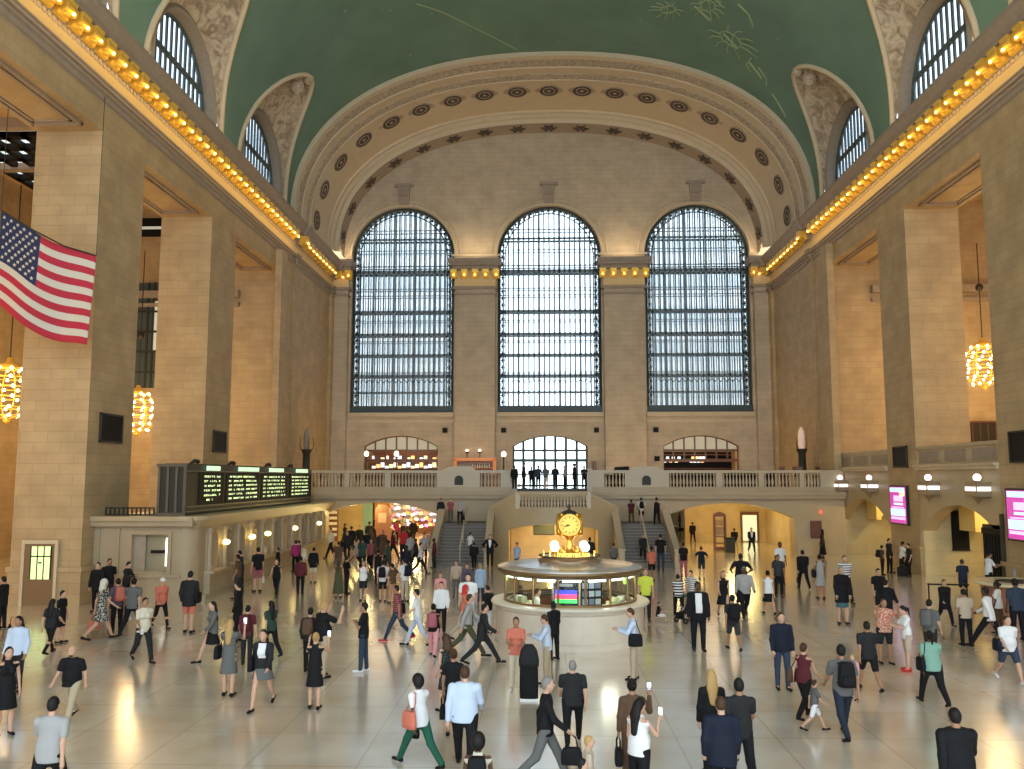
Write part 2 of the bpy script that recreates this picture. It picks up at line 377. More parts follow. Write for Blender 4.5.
for t in arc_ts(17,1.2):
    p,tx,nn=arc_frame(t,1.2)
    if nn.dot(Vector((0,0,27))-p)<0: nn=-nn
    if MED2 is None:
        b=MB(); b.ball((0,0,0),.38,8,4,.3)
        for k in range(6): a=k*PI/3; b.tube([(0,0,.04),(.42*math.cos(a),.42*math.sin(a),.1),(.72*math.cos(a),.72*math.sin(a),.02)],[.1,.13,.03],5)
        MED2=b.build('star_rosette',M_BRZM,AR); o=MED2
    else: o=MED2.copy(); COL.objects.link(o)
    o.matrix_world=Matrix.Translation(Vector((p.x,71.3,p.z)))@Matrix((tx,nn.cross(tx),nn)).transposed().to_4x4()
# ------------------------------------------------------------------ east wall
BZ=4.2   # balcony floor
WC=(-12.6,0,12.6); WH=4.42
rt=struct(empty('wall_east')); WE=rt
out=[(-19.2,BZ-.4),(19.2,BZ-.4),(19.2,24)]+[vault(1-k/48,VA+.4,VB+.3) for k in range(49)]+[(-19.2,24)]
holes=[archpoly(c-WH,c+WH,10.35,23.95,28.35,32) for c in WC]+[segpoly(c-3.15,c+3.15,BZ+.01,7.55,8.45) for c in WC]
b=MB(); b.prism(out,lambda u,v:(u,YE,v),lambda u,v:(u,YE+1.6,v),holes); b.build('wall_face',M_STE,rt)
# raised pilasters with gold-bracketed caps
def pil(x0,x1,nm):
    m=MB(); m.box(x0,x1,YE-.7,YE,BZ,21.2); m.build('pilaster',M_STE,rt)
    m=MB(); m.box(x0-.1,x1+.1,YE-.8,YE,20.35,20.5); m.box(x0-.2,x1+.2,YE-.9,YE,20.85,21.1); m.box(x0-.3,x1+.3,YE-1.15,YE,22.5,22.8); m.box(x0-.5,x1+.5,YE-1.4,YE,22.8,23.05); m.box(x0-.55,x1+.55,YE-1.45,YE,23.05,23.4);m.build('cap_moulding',M_DKM,rt)
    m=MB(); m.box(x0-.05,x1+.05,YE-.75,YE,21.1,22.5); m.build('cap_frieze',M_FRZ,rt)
    n=max(2,round((x1-x0)/.68)); 
    for i in range(n):
        x=x0-.1+(x1-x0+.2)*i/(n-1)
        q=MB(); q.prism([(0,-.1),(.16,-.07),(.36,.2),(.5,.3),(.6,.62),(0,.62)],lambda u,v:(x-.27,YE-.78-u,21.85+v),lambda u,v:(x+.27,YE-.78-u,21.85+v)); q.build('bracket',M_GOLD,rt)
        q=MB(); q.ball((x,YE-1.22,22.0),.07,6,5); q.build('bulb',M_CBULB,rt)
pil(-8.0,-4.6,0); pil(4.6,8.0,0); pil(-18.6,-17.2,0); pil(17.2,18.6,0)
b=MB()
for c in WC:   # string course and sill under the windows
    b.box(c-4.5,c+4.5,YE-.28,YE,10.05,10.4); b.box(c-4.5,c+4.5,YE-.1,YE,9.55,9.8)
    pts=arcpts(c,23.95,4.55,4.55,0,PI,28); b.tube([(x,YE-.03,z) for x,z in pts],.13,5); b.tube([(x,YE,z) for x,z in arcpts(c,23.95,4.95,4.95,0.05,PI-.05,28)],.08,4)
b.box(-8.4,-4.2,YE-.16,YE,23.9,24.1); b.box(4.2,8.4,YE-.16,YE,23.9,24.1)
b.build('window_surround',M_PL,rt)
for c in WC:  # keystones
    q=MB(); q.prism([(-.42,28.5),(.42,28.5),(.55,30.1),(-.55,30.1)],lambda u,v:(c+u,YE-.3,v),lambda u,v:(c+u,YE,v)); q.box(c-.8,c+.8,YE-.42,YE,30.1,30.35); q.lathe([(.01,0),(.26,0),(.34,.1)],(c,YE-.36,29.2),8); q.build('keystone',M_DKM,rt)
for x in (-8.85,-3.9,3.9,8.85):
    bx('speaker_box',M_BLK,rt,x-.2,x+.2,YE-.25,YE,8.7,9.1)
for x in (8.9,):
    bx('speaker_box',M_BLK,rt,x-.2,x+.2,YE-.25,YE,6.3,6.7)
# the three great windows
def bigwin(c,idx):
    w=struct(empty('window_%d'%idx,(c,YE,0))); R=WH; zs=23.95
    def top(x,r=R): return zs+math.sqrt(max(0,r*r-x*x))
    for lay,(yy,m,th,nb) in enumerate(((.55,M_IRON,.062,20),(1.5,M_IRON,.032,20))):
        b=MB()
        for i in range(1,nb):
            x=-R+2*R*i/nb; b.box(x-th*(1.5 if i%4==0 else 1),x+th*(1.5 if i%4==0 else 1),yy,yy+.1,10.5,top(x))
        for z,h in ((12.2,.10),(13.6,.22),(13.9,.05),(15.4,.18),(16.6,.06),(17.2,.22),(18.4,.05),(19.2,.2),(20.6,.06),(21.2,.06),(22.7,.3),(23.2,.08),(24.6,.05),(25.6,.16),(26.4,.06)):
            hw=R if z<zs else math.sqrt(max(.01,R*R-(z-zs)**2)); b.box(-hw,hw,yy,yy+.12,z-h*.5,z+h*.5)
        b.build('glazing_bars',m,w)
    # catwalk floors between the two layers
    b=MB()
    for z in (13.6,17.2,22.7): b.box(-R,R,.7,1.5,z-.04,z+.04)
    b.build('catwalk',M_IRON,w)
    # lattice border frame
    b=MB(); b.box(-R,R,.2,.5,10.35,11.0); 
    pts=[(-R+.12,10.6)]+[(x,z) for x,z in arcpts(0,zs,R-.12,R-.12,PI,0,30)]+[(R-.12,10.6)]; b.tube([(x,.4,z) for x,z in pts],.12,4)
    pts=[(-R+.62,10.6)]+[(x,z) for x,z in arcpts(0,zs,R-.62,R-.62,PI,0,30)]+[(R-.62,10.6)]; b.tube([(x,.4,z) for x,z in pts],.05,4)
    z=11.0
    while z<zs:
        for s in (-1,1): b.tube([(s*(R-.12),.4,z),(s*(R-.62),.4,z+.3),(s*(R-.12),.4,z+.6)],.045,4); b.ball((s*(R-.37),.4,z+.3),.11,6,4)
        z+=.6
    for k in range(25):
        a=PI*k/24; b.tube([((R-.12)*math.cos(a),.4,zs+(R-.12)*math.sin(a)),((R-.62)*math.cos(a+.06),.4,zs+(R-.62)*math.sin(a+.06))],.05,4)
        b.ball(((R-.37)*math.cos(a),.4,zs+(R-.37)*math.sin(a)),.1,6,4)
    b.build('lattice_border',M_IROND,w)
    b=MB()
    x=-R+.8
    while x<R-.8:
        b.tube([(x,.5,13.0),(x+.25,.5,13.3),(x+.5,.5,13.0)],.04,4); x+=.5
    b.build('scroll_band',M_IROND,w)
    for yy in (.62,1.6):
        b=MB(); b.add([(-R,yy,10.4),(R,yy,10.4)]+[(x,yy,z) for x,z in arcpts(0,zs,R,R,0,PI,28)],[tuple(range(31))]); b.build('pane',M_GLASS,w)
for i,c in enumerate(WC): bigwin(c,i+1)
# ------------------------------------------------------------------ balcony, stairs, under-balcony passages
M_YEL=stone('passage_stone',(.66,.52,.27),(.62,.47,.22),(.55,.42,.2),bw=1.3,bh=.6,rough=.4,bump=.05)
M_DOORG=mat('door_glass_frame',(.10,.09,.08),.4,.4)
M_TO=mat('ticket_office_stone',(.40,.31,.19),.5,noise=.14,nscale=1.3)
M_RED=mat('red_lamp',(1,.05,.03),.3,emit=5,ecol=(1,.03,.02))
BY=56.0
bal=struct(empty('wall_balcony'))
b=MB()
out=[(-W,0),(W,0),(W,BZ-.3),(-W,BZ-.3)]
AX=[(-15.4,-7.0),(7.0,15.4)]
poly=[(-W,0)]
for x0,x1 in AX: poly+= [p for p in segpoly(x0,x1,0,2.35,3.3)[:1]]+segpoly(x0,x1,0,2.35,3.3)[2:][::-1]+[(x1,0)]
poly+=[(W,0),(W,BZ-.25),(-W,BZ-.25)]
b.prism(poly,lambda u,v:(u,BY,v),lambda u,v:(u,BY+1.2,v)); b.build('arcade_wall',M_PL2,bal)
# balcony slab (open at the head of the stairs)
b=MB(); b.box(-W,-2.4,BY,YE,BZ-.25,BZ); b.box(2.4,W,BY,YE,BZ-.25,BZ); b.box(-2.4,2.4,BY+2.2,YE,BZ-.25,BZ); struct(b.build('floor',M_FLOOR))
b=MB()
for s in (-1,1):
    x0,x1=sorted((s*2.45,s*W)); b.box(x0,x1,BY-.35,BY,BZ-.62,BZ-.38); b.box(x0,x1,BY-.5,BY+.1,BZ-.38,BZ-.16); b.box(x0,x1,BY-.12,BY+.3,BZ-.16,BZ+.12)
b.build('balcony_moulding',M_PL2,bal)
def baluster_bm(h):
    return [(.05,0),(.075,0),(.075,.05*h),(.045,.1*h),(.085,.32*h),(.05,.62*h),(.035,.78*h),(.07,.9*h),(.07,h),(.04,h)]
def balustrade(x0,x1,y,z,parent,h=.68):
    b=MB(); n=max(2,round((x1-x0)/.215))
    for i in range(n):
        b.lathe(baluster_bm(h),(x0+(x1-x0)*(i+.5)/n,y,z),6)
    b.build('balusters',M_PAR,parent,smooth=True)
LS=[(-17.1,-16.1),(-15.8,-13.55),(-13.2,-10.9),(-10.5,-7.5),(-4.7,-3.35)]
LS+=[(-b_,-a_) for a_,b_ in LS]
b=MB()
for s in (-1,1):
    x0,x1=sorted((s*2.5,s*W)); b.box(x0,x1,BY-.1,BY+.28,BZ+1.02,BZ+1.2)
    ed=sorted(LS); 
sol=[(-W,-17.1),(-16.1,-15.8),(-13.55,-13.2),(-10.9,-10.5),(-7.5,-4.7),(-3.35,-2.5)]
for a_,c_ in sol+[(-c,-a) for a,c in sol]: b.box(a_,c_,BY-.06,BY+.24,BZ+.1,BZ+1.04)
for s in (-1,1):
    x0,x1=sorted((s*4.95,s*7.1)); b.prism([(x0,BZ+1.2),(x1,BZ+1.2),(x1-.35,BZ+1.45),(x0+.35,BZ+1.45)],lambda u,v:(u,BY-.06,v),lambda u,v:(u,BY+.24,v))
    x=s*2.42; b.box(x-.16,x+.16,BY-.2,BY+.4,BZ-.6,BZ+1.3)
b.build('parapet',M_PAR,bal)
for a_,c_ in LS: balustrade(a_,c_,BY+.09,BZ+.12,bal,.9)
for s in (-1,1):
    q=MB(); q.prism(archpoly(s*6.05-.28,s*6.05+.28,BZ+.25,BZ+.6,BZ+.86,10),lambda u,v:(u,BY-.1,v),lambda u,v:(u,BY-.04,v)); q.build('wall_plaque',M_BRZ,bal)
# panels and faint frieze on the arcade wall
b=MB()
for s in (-1,1):
    for x0,x1 in ((7.2,11.0),(11.4,15.2)):
        a_,c_=sorted((s*x0,s*x1)); b.box(a_,c_,BY-.03,BY,3.42,3.47)
b.box(15.9,17.5,BY-.05,BY,1.0,1.05); b.build('arcade_moulding',M_DKM,bal)
b=MB(); b.box(15.5,W,BY-.1,BY,0,1.2); b.box(-W,-15.5,BY-.1,BY,0,1.2); b.build('arcade_plinth',M_PL2,bal)
# under-balcony passages
pas=struct(empty('wall_passage'))
for s in (-1,1):
    b=MB(); X=lambda a,c:sorted((s*a,s*c))
    x0,x1=X(5.2,6.3); b.box(x0,x1,BY+1.2,86,0,3.9)
    x0,x1=X(5.2,6.3)
    if s>0:
        b.box(10.4,24,68,68.5,0,3.9); b.box(16.6,17,BY+1.2,68,0,3.9)   # right: near back wall with lit doorway
    else:
        b.box(-19,-18.6,BY+1.2,86,0,3.9); b.box(-19,-14.3,66,66.4,0,3.9)
    b.build('passage_wall',M_YEL,pas)
    x0,x1=X(5.2,24); bx('passage_ceiling',M_YEL,pas,x0,x1,BY+1.2,90,3.6,3.9)
    x0,x1=X(5.2,24); bx('passage_wall',M_YEL,pas,x0,x1,86,86.4,0,3.9)
# lit doorway in the right passage wall
dr=struct(empty('door_1',(15.35,67.9,0)))
q=MB(); q.box(-.7,-.55,-.08,.02,0,2.3); q.box(.55,.7,-.08,.02,0,2.3); q.box(-.55,.55,-.08,.02,2.05,2.3); q.build('door_frame',M_WOOD,dr)
bx('door_glass',mat('lit_door_glass',(.9,1,.75),.4,emit=.5,ecol=(.85,1,.7)),dr,-.55,.55,-.03,0,.1,2.05)
# stairs
st=struct(empty('wall_staircase'))
for s in (-1,1):
    b=MB(); n=13; r=2.15/n; t=4.1/n; y0=48.8
    for i in range(n): b.box(*sorted((s*3.9,s*6.65)),y0+i*t,53.2,i*r,(i+1)*r)
    b.box(*sorted((s*2.95,s*6.65)),52.9,BY,0,2.15)
    for i in range(6): b.box(*sorted((s*2.0,s*(3.9-i*.3))),53.4,BY,2.15,2.15+(i+1)*.19)
    b.build('stair_flight',M_STEP,st)
    b=MB()
    for i in range(n): b.box(*sorted((s*3.9,s*6.65)),y0+i*t-.02,y0+i*t+.03,(i+1)*r-.025,(i+1)*r+.004)
    b.build('stair_nosing',M_DKM,st)
    b=MB()
    for xa,xb in ((3.6,3.9),(6.65,6.95)):
        b.prism([(48.4,0),(53.2,0),(53.2,2.95),(52.9,2.95),(48.9,1.0),(48.4,1.0)],lambda u,v:(s*xa,u,v),lambda u,v:(s*xb,u,v))
        b.box(*sorted((s*xa,s*xb)),53.2,BY,0,2.95)
        xm=s*(xa+xb)/2; b.add([(s*(xa-.06),48.3,1.0),(s*(xb+.06),48.3,1.0),(s*(xb+.06),48.9,1.05),(s*(xa-.06),48.9,1.05),(s*(xa-.06),53.0,3.02),(s*(xb+.06),53.0,3.02),(s*(xa-.06),48.3,.9),(s*(xb+.06),48.3,.9),(s*(xa-.06),53.0,2.9),(s*(xb+.06),53.0,2.9)],
            [(0,1,2,3),(3,2,5,4),(6,7,1,0),(6,0,3,4,8),(7,1,2,5,9)])
    b.build('stair_parapet',M_PAR,st)
b=MB(); b.box(-2.1,2.1,53,BY+.2,2.9,3.3); 
for i in range(5): b.box(-2.4,2.4,BY-.1+i*.38,BY+2.3,3.3+i*.18,3.3+(i+1)*.18)
b.build('upper_steps',M_STEP,st)
# curved centre wall with niche
def cy(x): return 51.0+1.9*min(1,abs(x)/3.9)**2
def ctop(x):
    a=abs(x); return 3.9 if a<2.05 else 3.9-(3.9-2.95)*((a-2.05)/1.85)**1.0
xs=sorted([-3.9+7.8*i/52 for i in range(53)]+[-2.651,-2.649,2.649,2.651])
def niche(x):
    a=abs(x)
    return 0 if a>2.65 else 1.55+.62*math.sqrt(max(0,1-(a/2.9)**2))
b=MB(); vs=[]; fs=[]
for x in xs:
    y=cy(x); lo=niche(x); vs+=[(x,y,lo),(x,y,ctop(x)-(.72 if abs(x)<2.05 else 0)),(x,y+.35,ctop(x)-(.72 if abs(x)<2.05 else 0)),(x,y+.35,lo)]
for i in range(56):
    a=i*4; fs+=[(a,a+4,a+5,a+1),(a+1,a+5,a+6,a+2),(a+2,a+6,a+7,a+3),(a+3,a+7,a+4,a)]
b.add(vs,fs)
b.build('stair_wall',M_PL2,st)
b=MB(); b.tube([(x,cy(x)+.15,ctop(x)+.06) for x in xs],.17,6)
for s in (-1,1): b.box(s*2.1-.14,s*2.1+.14,cy(2.1)-.05,cy(2.1)+.4,3.1,4.05)
b.build('stair_coping',M_PAR,st)
b=MB()
for i in range(20):
    x=-1.9+3.8*(i+.5)/20; b.lathe(baluster_bm(.68),(x,cy(x)+.17,3.18),6)
b.build('balusters',M_PAR,st,smooth=True)
b=MB(); b.box(-2.65,2.65,55.4,55.8,0,2.6); b.box(-2.9,-2.68,52.2,55.8,0,2.6); b.box(2.68,2.9,52.2,55.8,0,2.6); b.box(-2.9,2.9,52.2,55.8,2.3,2.6); b.build('niche_wall',M_YEL,st)
b=MB(); b.box(-2.0,2.0,51.9,53.2,2.9,3.2); b.build('landing_slab',M_STEP,st)
# niche ceiling lamp + sign
q=MB(); q.lathe([(.01,0),(.22,0),(.25,.08),(.01,.1)],(0,0,-.1),12); o=q.build('ceiling_lamp',M_TUBE); o.location=(0,53.6,2.3); tag(o,'round ceiling lamp inside the yellow niche under the centre stair landing','lamp')
t=thing('wall_sign','dark green framed sign on the back wall of the niche behind the clock','sign',(-.55,55.35,1.35))
bx('sign_panel',mat('sign_green',(.10,.13,.08),.5),t,-.62,.62,-.04,0,0,.5); bx('frame',M_BRZ,t,-.66,.66,-.02,.02,-.05,.55)
# brass handrails up the flights
for s,w in ((-1,'left'),(1,'right')):
    t=thing('handrail','polished brass handrail climbing the middle of the %s stair flight'%w,'handrail',(s*5.3,0,0))
    q=MB(); q.tube([(0,49.0,.9),(0,53.0,3.05),(0,54.0,3.05)],.045,8); q.build('rail',M_PAR,t,smooth=True)
    for y,z in ((49.1,.0),(51.0,1.1),(52.9,2.1)):
        q=MB(); q.tube([(0,y,z),(0,y,z+.95)],.03,6); q.build('post',M_PAR,t)
# ------------------------------------------------------------------ what stands behind the three balcony arches
rm=struct(empty('room'))
for c in (-12.6,12.6):
    b=MB(); b.box(c-5,c+5,80,80.3,BZ,10); b.box(c-5.2,c-5,YE+1.6,80,BZ,10); b.box(c+5,c+5.2,YE+1.6,80,BZ,10); b.box(c-5.2,c+5.2,YE+1.6,80.3,9.6,9.9); b.box(c-5.2,c+5.2,YE,80.3,BZ-.2,BZ); b.build('room_wall',M_STE,rm)
bx('porch_floor',M_FLOOR,rm,-4.5,4.5,YE,84,BZ-.2,BZ)
for i,c in enumerate(WC):
    w=struct(empty('window_%d'%(40+i),(c,YE+.5,0))); b=MB(); m=M_WOOD if c else M_IROND
    poly=segpoly(-3.15,3.15,BZ,7.55,8.45,16)
    b.tube([(x,0,z) for x,z in poly[2:]],.07,4)
    R_=(3.15**2+.9**2)/1.8
    def tp(x): return 8.45-R_+math.sqrt(R_*R_-x*x)
    for k in range(8):
        x=-3.15+6.3*k/7; x=max(-3.1,min(3.1,x)); lo=BZ if (c==0 or k in(0,7)) else 6.4
        b.box(x-(.11 if c==0 else .06),x+(.11 if c==0 else .06),-.05,.05,lo,tp(x))
    b.box(-3.15,3.15,-.06,.06,7.12,7.3); b.box(-3.15,3.15,-.06,.06,6.25,6.5)
    if c==0: b.box(-3.15,3.15,-.05,.05,BZ,BZ+.15); b.box(-3.15,3.15,-.05,.05,BZ+.95,BZ+1.05)
    b.build('glazing_bars',m,w)
    if c:
        b=MB(); b.prism([(x,max(z,7.2)) for x,z in poly[2:]]+[(-3.15,7.2),(3.15,7.2)] if 0 else [(-3.1,7.2),(3.1,7.2)]+[(x*.985,z) for x,z in poly[2:]],lambda u,v:(u,.08,v),lambda u,v:(u,.1,v))
        b.build('frosted_pane',mat('frosted_glass',(.62,.58,.42),.5,emit=.12,ecol=(1,.9,.65)),w)
    else:
        b=MB(); b.add([(x,.1,z) for x,z in poly],[tuple(range(len(poly)))]); b.build('pane',M_CGLASS,w)
# ------------------------------------------------------------------ balcony furniture
def lamppost(x,y,z,h,lab,grp='globe lamp posts on the balcony'):
    t=thing('lamp_post',lab,'lamp',(x,y,z),0,grp)
    q=MB(); q.lathe([(.01,0),(.2,0),(.2,.12),(.1,.2),(.06,.5),(.05,h-.35),(.1,h-.25),(.12,h-.18),(.05,h-.15)],(0,0,0),10); q.build('pole',M_BRZ,t,smooth=True)
    q=MB(); q.ball((0,0,h),.19,12,10,1.25); q.build('lamp_globe',M_GLOBE,t,smooth=True)
lamppost(-14.6,68,BZ,2.6,'flame-shaped white lamp at the left end of the left balcony restaurant')
lamppost(-12.2,68,BZ,2.6,'flame-shaped white lamp in front of the middle of the left balcony arch')
lamppost(-3.6,66,BZ,2.5,'lone globe lamp post standing left of the bright central glass doors')
def lampbar(x,lab):
    t=thing('torch_lamp',lab,'lamp',(x,YE-.92,BZ),0,'uplight torches on the back bar')
    q=MB(); q.tube([(0,0,0),(0,0,2.75)],.05,6); q.lathe([(.05,2.7),(.16,2.82),(.18,2.9)],(0,0,0),10); q.build('pole',M_BRASS,t)
    q=MB(); q.ball((0,0,2.95),.12,8,6); q.build('bulb',M_GLOBE,t)
lampbar(-6.9,'left one of two torch lamps glowing on the pilaster above the bar'); lampbar(-5.85,'right one of two torch lamps glowing on the pilaster above the bar')
t=thing('back_bar','red-lit wooden back bar with bottles against the left pilaster','bar',(-6.2,70.9,BZ))
bx('cabinet',M_WOOD,t,-2.1,2.1,-.2,.4,0,1.0)
q=MB(); q.box(-1.75,-1.5,-.1,.4,1.0,2.25); q.box(1.5,1.75,-.1,.4,1.0,2.25); q.box(-1.75,1.75,-.1,.4,2.1,2.35); q.box(-1.5,1.5,-.1,.4,1.5,1.55); q.build('shelf_frame',mat('amber_lit_panel',(.5,.2,.08),.5,emit=.22,ecol=(1,.3,.08)),t)
bx('back_panel',M_WOOD,t,-1.6,1.6,.35,.4,1.0,2.05)
bt=None
for i in range(14):
    if bt is None:
        q=MB(); q.lathe([(.01,0),(.06,0),(.06,.2),(.02,.27),(.02,.33)],(0,0,0),6); bt=q.build('bottle',mat('bottle_glass',(.25,.32,.18),.15,spec=.8)); o=bt
    else: o=bt.copy(); COL.objects.link(o)
    o.location=(-7.6+.2*i,70.95,BZ+1.55); tag(o,'small bottle on the red-lit back bar shelf','bottle','bottles on the back bar')
t=thing('bar_counter','long dark wooden bar counter running behind the left balustrade','bar',(-8.4,63.8,BZ))
bx('counter_body',M_WOOD,t,-3.4,3.6,-.3,.3,0,1.12); bx('counter_top',M_WOOD,t,-3.5,3.7,-.4,.4,1.12,1.2)
t=thing('bar_counter','long dark serving counter behind the right balustrade under the wooden arch','bar',(12.6,63,BZ))
bx('counter_body',M_BLK,t,-3.8,3.4,-.3,.3,0,1.2); bx('counter_top',M_WOOD,t,-3.9,3.5,-.4,.4,1.2,1.28)
for i in range(6):
    t=thing('dining_table','small round restaurant table behind the left balustrade','table',(-16.4+1.15*i,61.6+(i%2)*.9,BZ),0,'restaurant tables on the left balcony')
    q=MB(); q.lathe([(.01,.72),(.42,.72),(.42,.76),(.01,.76)],(0,0,0),12); q.build('tabletop',M_WOOD,t); q=MB(); q.lathe([(.25,0),(.05,.06),(.04,.72)],(0,0,0),8); q.build('leg',M_BRZ,t)
for i in range(10):
    t=thing('dining_chair','brown wooden restaurant chair behind the left balustrade','chair',(-17.8+.74*i,58.6+(i*37%5)*.3,BZ),(i*73%7)*.9,'restaurant chairs on the left balcony')
    bx('seat',M_WOOD,t,-.22,.22,-.22,.22,.43,.47); bx('backrest',M_WOOD,t,-.22,.22,.19,.23,.47,1.15)
    for sx in (-1,1):
        for sy in (-1,1): bx('leg',M_WOOD,t,sx*.19-.02,sx*.19+.02,sy*.19-.02,sy*.19+.02,0,.43)
for i in range(9):
    t=thing('bar_stool','dark high stool behind the right end of the right balustrade','stool',(15.3+.34*i-(i%2)*.1,58+(i%3)*.8,BZ),i*.7,'stools behind the right balustrade')
    q=MB(); q.lathe([(.01,.8),(.18,.8),(.18,.86),(.01,.86)],(0,0,0),10); q.build('seat',M_BLK,t)
    bx('backrest',M_WOOD,t,-.18,.18,.16,.19,.86,1.45)
    for a in range(4): q=MB(); q.tube([(.2*math.cos(a*PI/2+.8),.2*math.sin(a*PI/2+.8),0),(.12*math.cos(a*PI/2+.8),.12*math.sin(a*PI/2+.8),.8)],.02,5); q.build('leg',M_BRZ,t)
# dark piano-like bench objects on centre-right balcony
t=thing('podium','low black podium with a screen beside the central doors on the right','podium',(5.0,64,BZ))
bx('body',M_BLK,t,-1.1,.9,-.35,.35,0,.95); q=MB(); q.prism([(-.5,.95),(.9,.95),(.7,1.55),(-.3,1.5)],lambda u,v:(u,-.1,v),lambda u,v:(u,.1,v)); q.build('screen',M_BLK,t)
bx('entry_panel',M_WOOD,rm,3.55,3.8,YE-1.0,YE-.2,BZ,BZ+2.1)
# shelves and coloured lights inside the left room, store shelves in the right one
t=thing('shop_shelf','bright cluttered shelf wall glowing inside the left balcony arch','shelf',(-12.6,77.5,BZ))
bx('back_panel',M_WOOD,t,-3.4,3.4,.2,.3,0,3.2)
for k in range(5): bx('shelf',M_WOOD,t,-3.4,3.4,-.2,.2,.6*k+.3,.6*k+.36)
lc=[(1,.95,.85),(.7,.85,1),(1,.6,.2),(1,.9,.5),(.9,.9,1)]
for k in range(34):
    c=lc[k*7%5]; mm=mat('shelf_light_%d'%(k*7%5),c,.4,emit=1.0,ecol=c)
    x=-3.2+(k%17)*.39; z=1.56+.6*(k//17)+.05*(k%3)
    o=bx('display_box',mm,None,-.15,.15,-.1,.1,0,.22+.1*(k%3)); o.location=(-12.6+x,77.2,BZ+z); tag(o,'small lit box on the shelf wall inside the left balcony arch','box','lit boxes on the left balcony shelves')
t=thing('shop_shelf','dark display shelf wall inside the right balcony arch','shelf',(12.6,76.5,BZ))
bx('back_panel',M_BLK,t,-3.4,3.4,.2,.3,0,3.0)
for k in range(5): bx('shelf',M_WOOD,t,-3.4,3.4,-.2,.2,.6*k+.3,.6*k+.36)
for k in range(16):
    c=lc[k*3%5]; mm=mat('shelf_light_%d'%(k*3%5),c,.4,emit=1.4,ecol=c)
    x=-3.0+(k%8)*.25 if k<8 else -.2+(k%8)*.16; z=2.2+.3*(k%2)
    o=bx('display_box',mm,None,-.12,.12,-.1,.1,0,.22); o.location=(12.6+x,76.3,BZ+z-.15); tag(o,'small lit box on the shelf inside the right balcony arch','box','lit boxes on the right balcony shelves')
# corner wall lamps (torcheres with column)
def torchere(x,lab,em):
    t=thing('torchere',lab,'lamp',(x,61.5,BZ),0,'tall corner torcheres')
    q=MB(); q.lathe([(.01,0),(.42,0),(.42,.3),(.3,.4),(.26,2.4),(.36,2.6),(.4,2.75)],(0,0,0),12); q.build('column',M_BRZ,t,smooth=True)
    q=MB(); q.lathe([(.2,2.7),(.22,2.9),(.25,3.6),(.2,4.0),(.08,4.25),(.01,4.3)],(0,0,0),12); q.build('lamp_shade',em,t,smooth=True)
    for k in range(4): q=MB(); a=k*PI/2+.5; q.tube([(.4*math.cos(a),.4*math.sin(a),2.7),(.5*math.cos(a),.5*math.sin(a),3.1),(.42*math.cos(a),.42*math.sin(a),3.6)],.04,5); q.build('scroll_arm',M_BRASS,t)
torchere(-17.6,'tall dark bronze torchere in the far left balcony corner',M_DKM)
torchere(17.65,'tall torchere with glowing pink shade in the far right balcony corner',mat('torchere_glass',(1,.7,.55),.4,emit=.2,ecol=(1,.6,.42)))
# red exit lights
for x,lab in ((17.05,'small glowing red light on the wall right of the right arch'),):
    o=MB().ball((0,0,0),.065,8,6).build('warning_light',M_RED); o.location=(x,BY-.08,2.75); tag(o,lab,'light')
bx('notice_board',mat('maroon_panel',(.14,.05,.04),.6),None,0,1,0,.06,0,1.1); o=bpy.data.objects['notice_board']; o.location=(16.35,BY-.17,1.1); o.scale=(.7,1,1); tag(o,'dark maroon notice board on the wall right of the right arch','board')
# ------------------------------------------------------------------ passage contents
def ceil_lamp(x,y,lab,g=None,r=.28):
    o=MB().lathe([(.01,-.08),(r,-.06),(r+.05,0),(.01,0)],(0,0,0),14).build('ceiling_lamp',M_TUBE); o.location=(x,y,3.59); tag(o,lab,'lamp',g)
ceil_lamp(8.9,62,'round lamp nearest the stairs on the right passage ceiling','lamps on the right passage ceiling'); ceil_lamp(8.0,62,'twin bright lamp beside the stairs on the right passage ceiling','lamps on the right passage ceiling'); ceil_lamp(12.2,62,'round lamp in the middle of the right passage ceiling','lamps on the right passage ceiling')
ceil_lamp(-12.8,62,'round lamp in the middle of the left passage ceiling','lamps on the left passage ceiling'); ceil_lamp(-9.6,64,'round bright lamp toward the stairs on the left passage ceiling','lamps on the left passage ceiling',.5)
t=thing('display_kiosk','tall dark wooden display kiosk in the right passage','kiosk',(11.5,60.2,0)); t.scale=(.75,.75,.84)
bx('cabinet',M_WOOD,t,-.55,.55,-.3,.3,0,.25); bx('post',M_WOOD,t,-.55,-.42,-.3,.3,.25,2.7); bx('post',M_WOOD,t,.42,.55,-.3,.3,.25,2.7)
q=MB(); q.prism([(-.6,2.7),(.6,2.7),(.45,2.95),(0,3.1),(-.45,2.95)],lambda u,v:(u,-.3,v),lambda u,v:(u,.3,v)); q.build('pediment',M_WOOD,t)
for z in (.5,1.05,1.75): bx('shelf',M_WOOD,t,-.42,.42,-.25,.25,z,z+.07)
for z in (1.2,1.95): bx('display_panel',mat('display_print',(.45,.28,.12),.5,noise=.5,nscale=9),t,-.4,.4,.05,.1,z,z+.5)
t=thing('litter_bin','square dark litter bin beside the kiosk in the right passage','bin',(11.75,58.3,0)); t.scale=(.75,.75,.85); bx('body',M_BRZ,t,-.42,.42,-.3,.3,0,1.05); bx('lid',M_BLK,t,-.45,.45,-.33,.33,1.05,1.15)
for i,(x,y) in enumerate(((7.3,66),(8.2,70),(9.4,74))):
    t=thing('newspaper_stand',('pale','grey','white')[i]+' low display stand deep in the right passage','stand',(x+.8,y,0)); bx('body',M_WOOD,t,-.5,.5,-.3,.3,0,.8); bx('tray',M_WHITE,t,-.55,.55,-.35,.35,.8,.9)
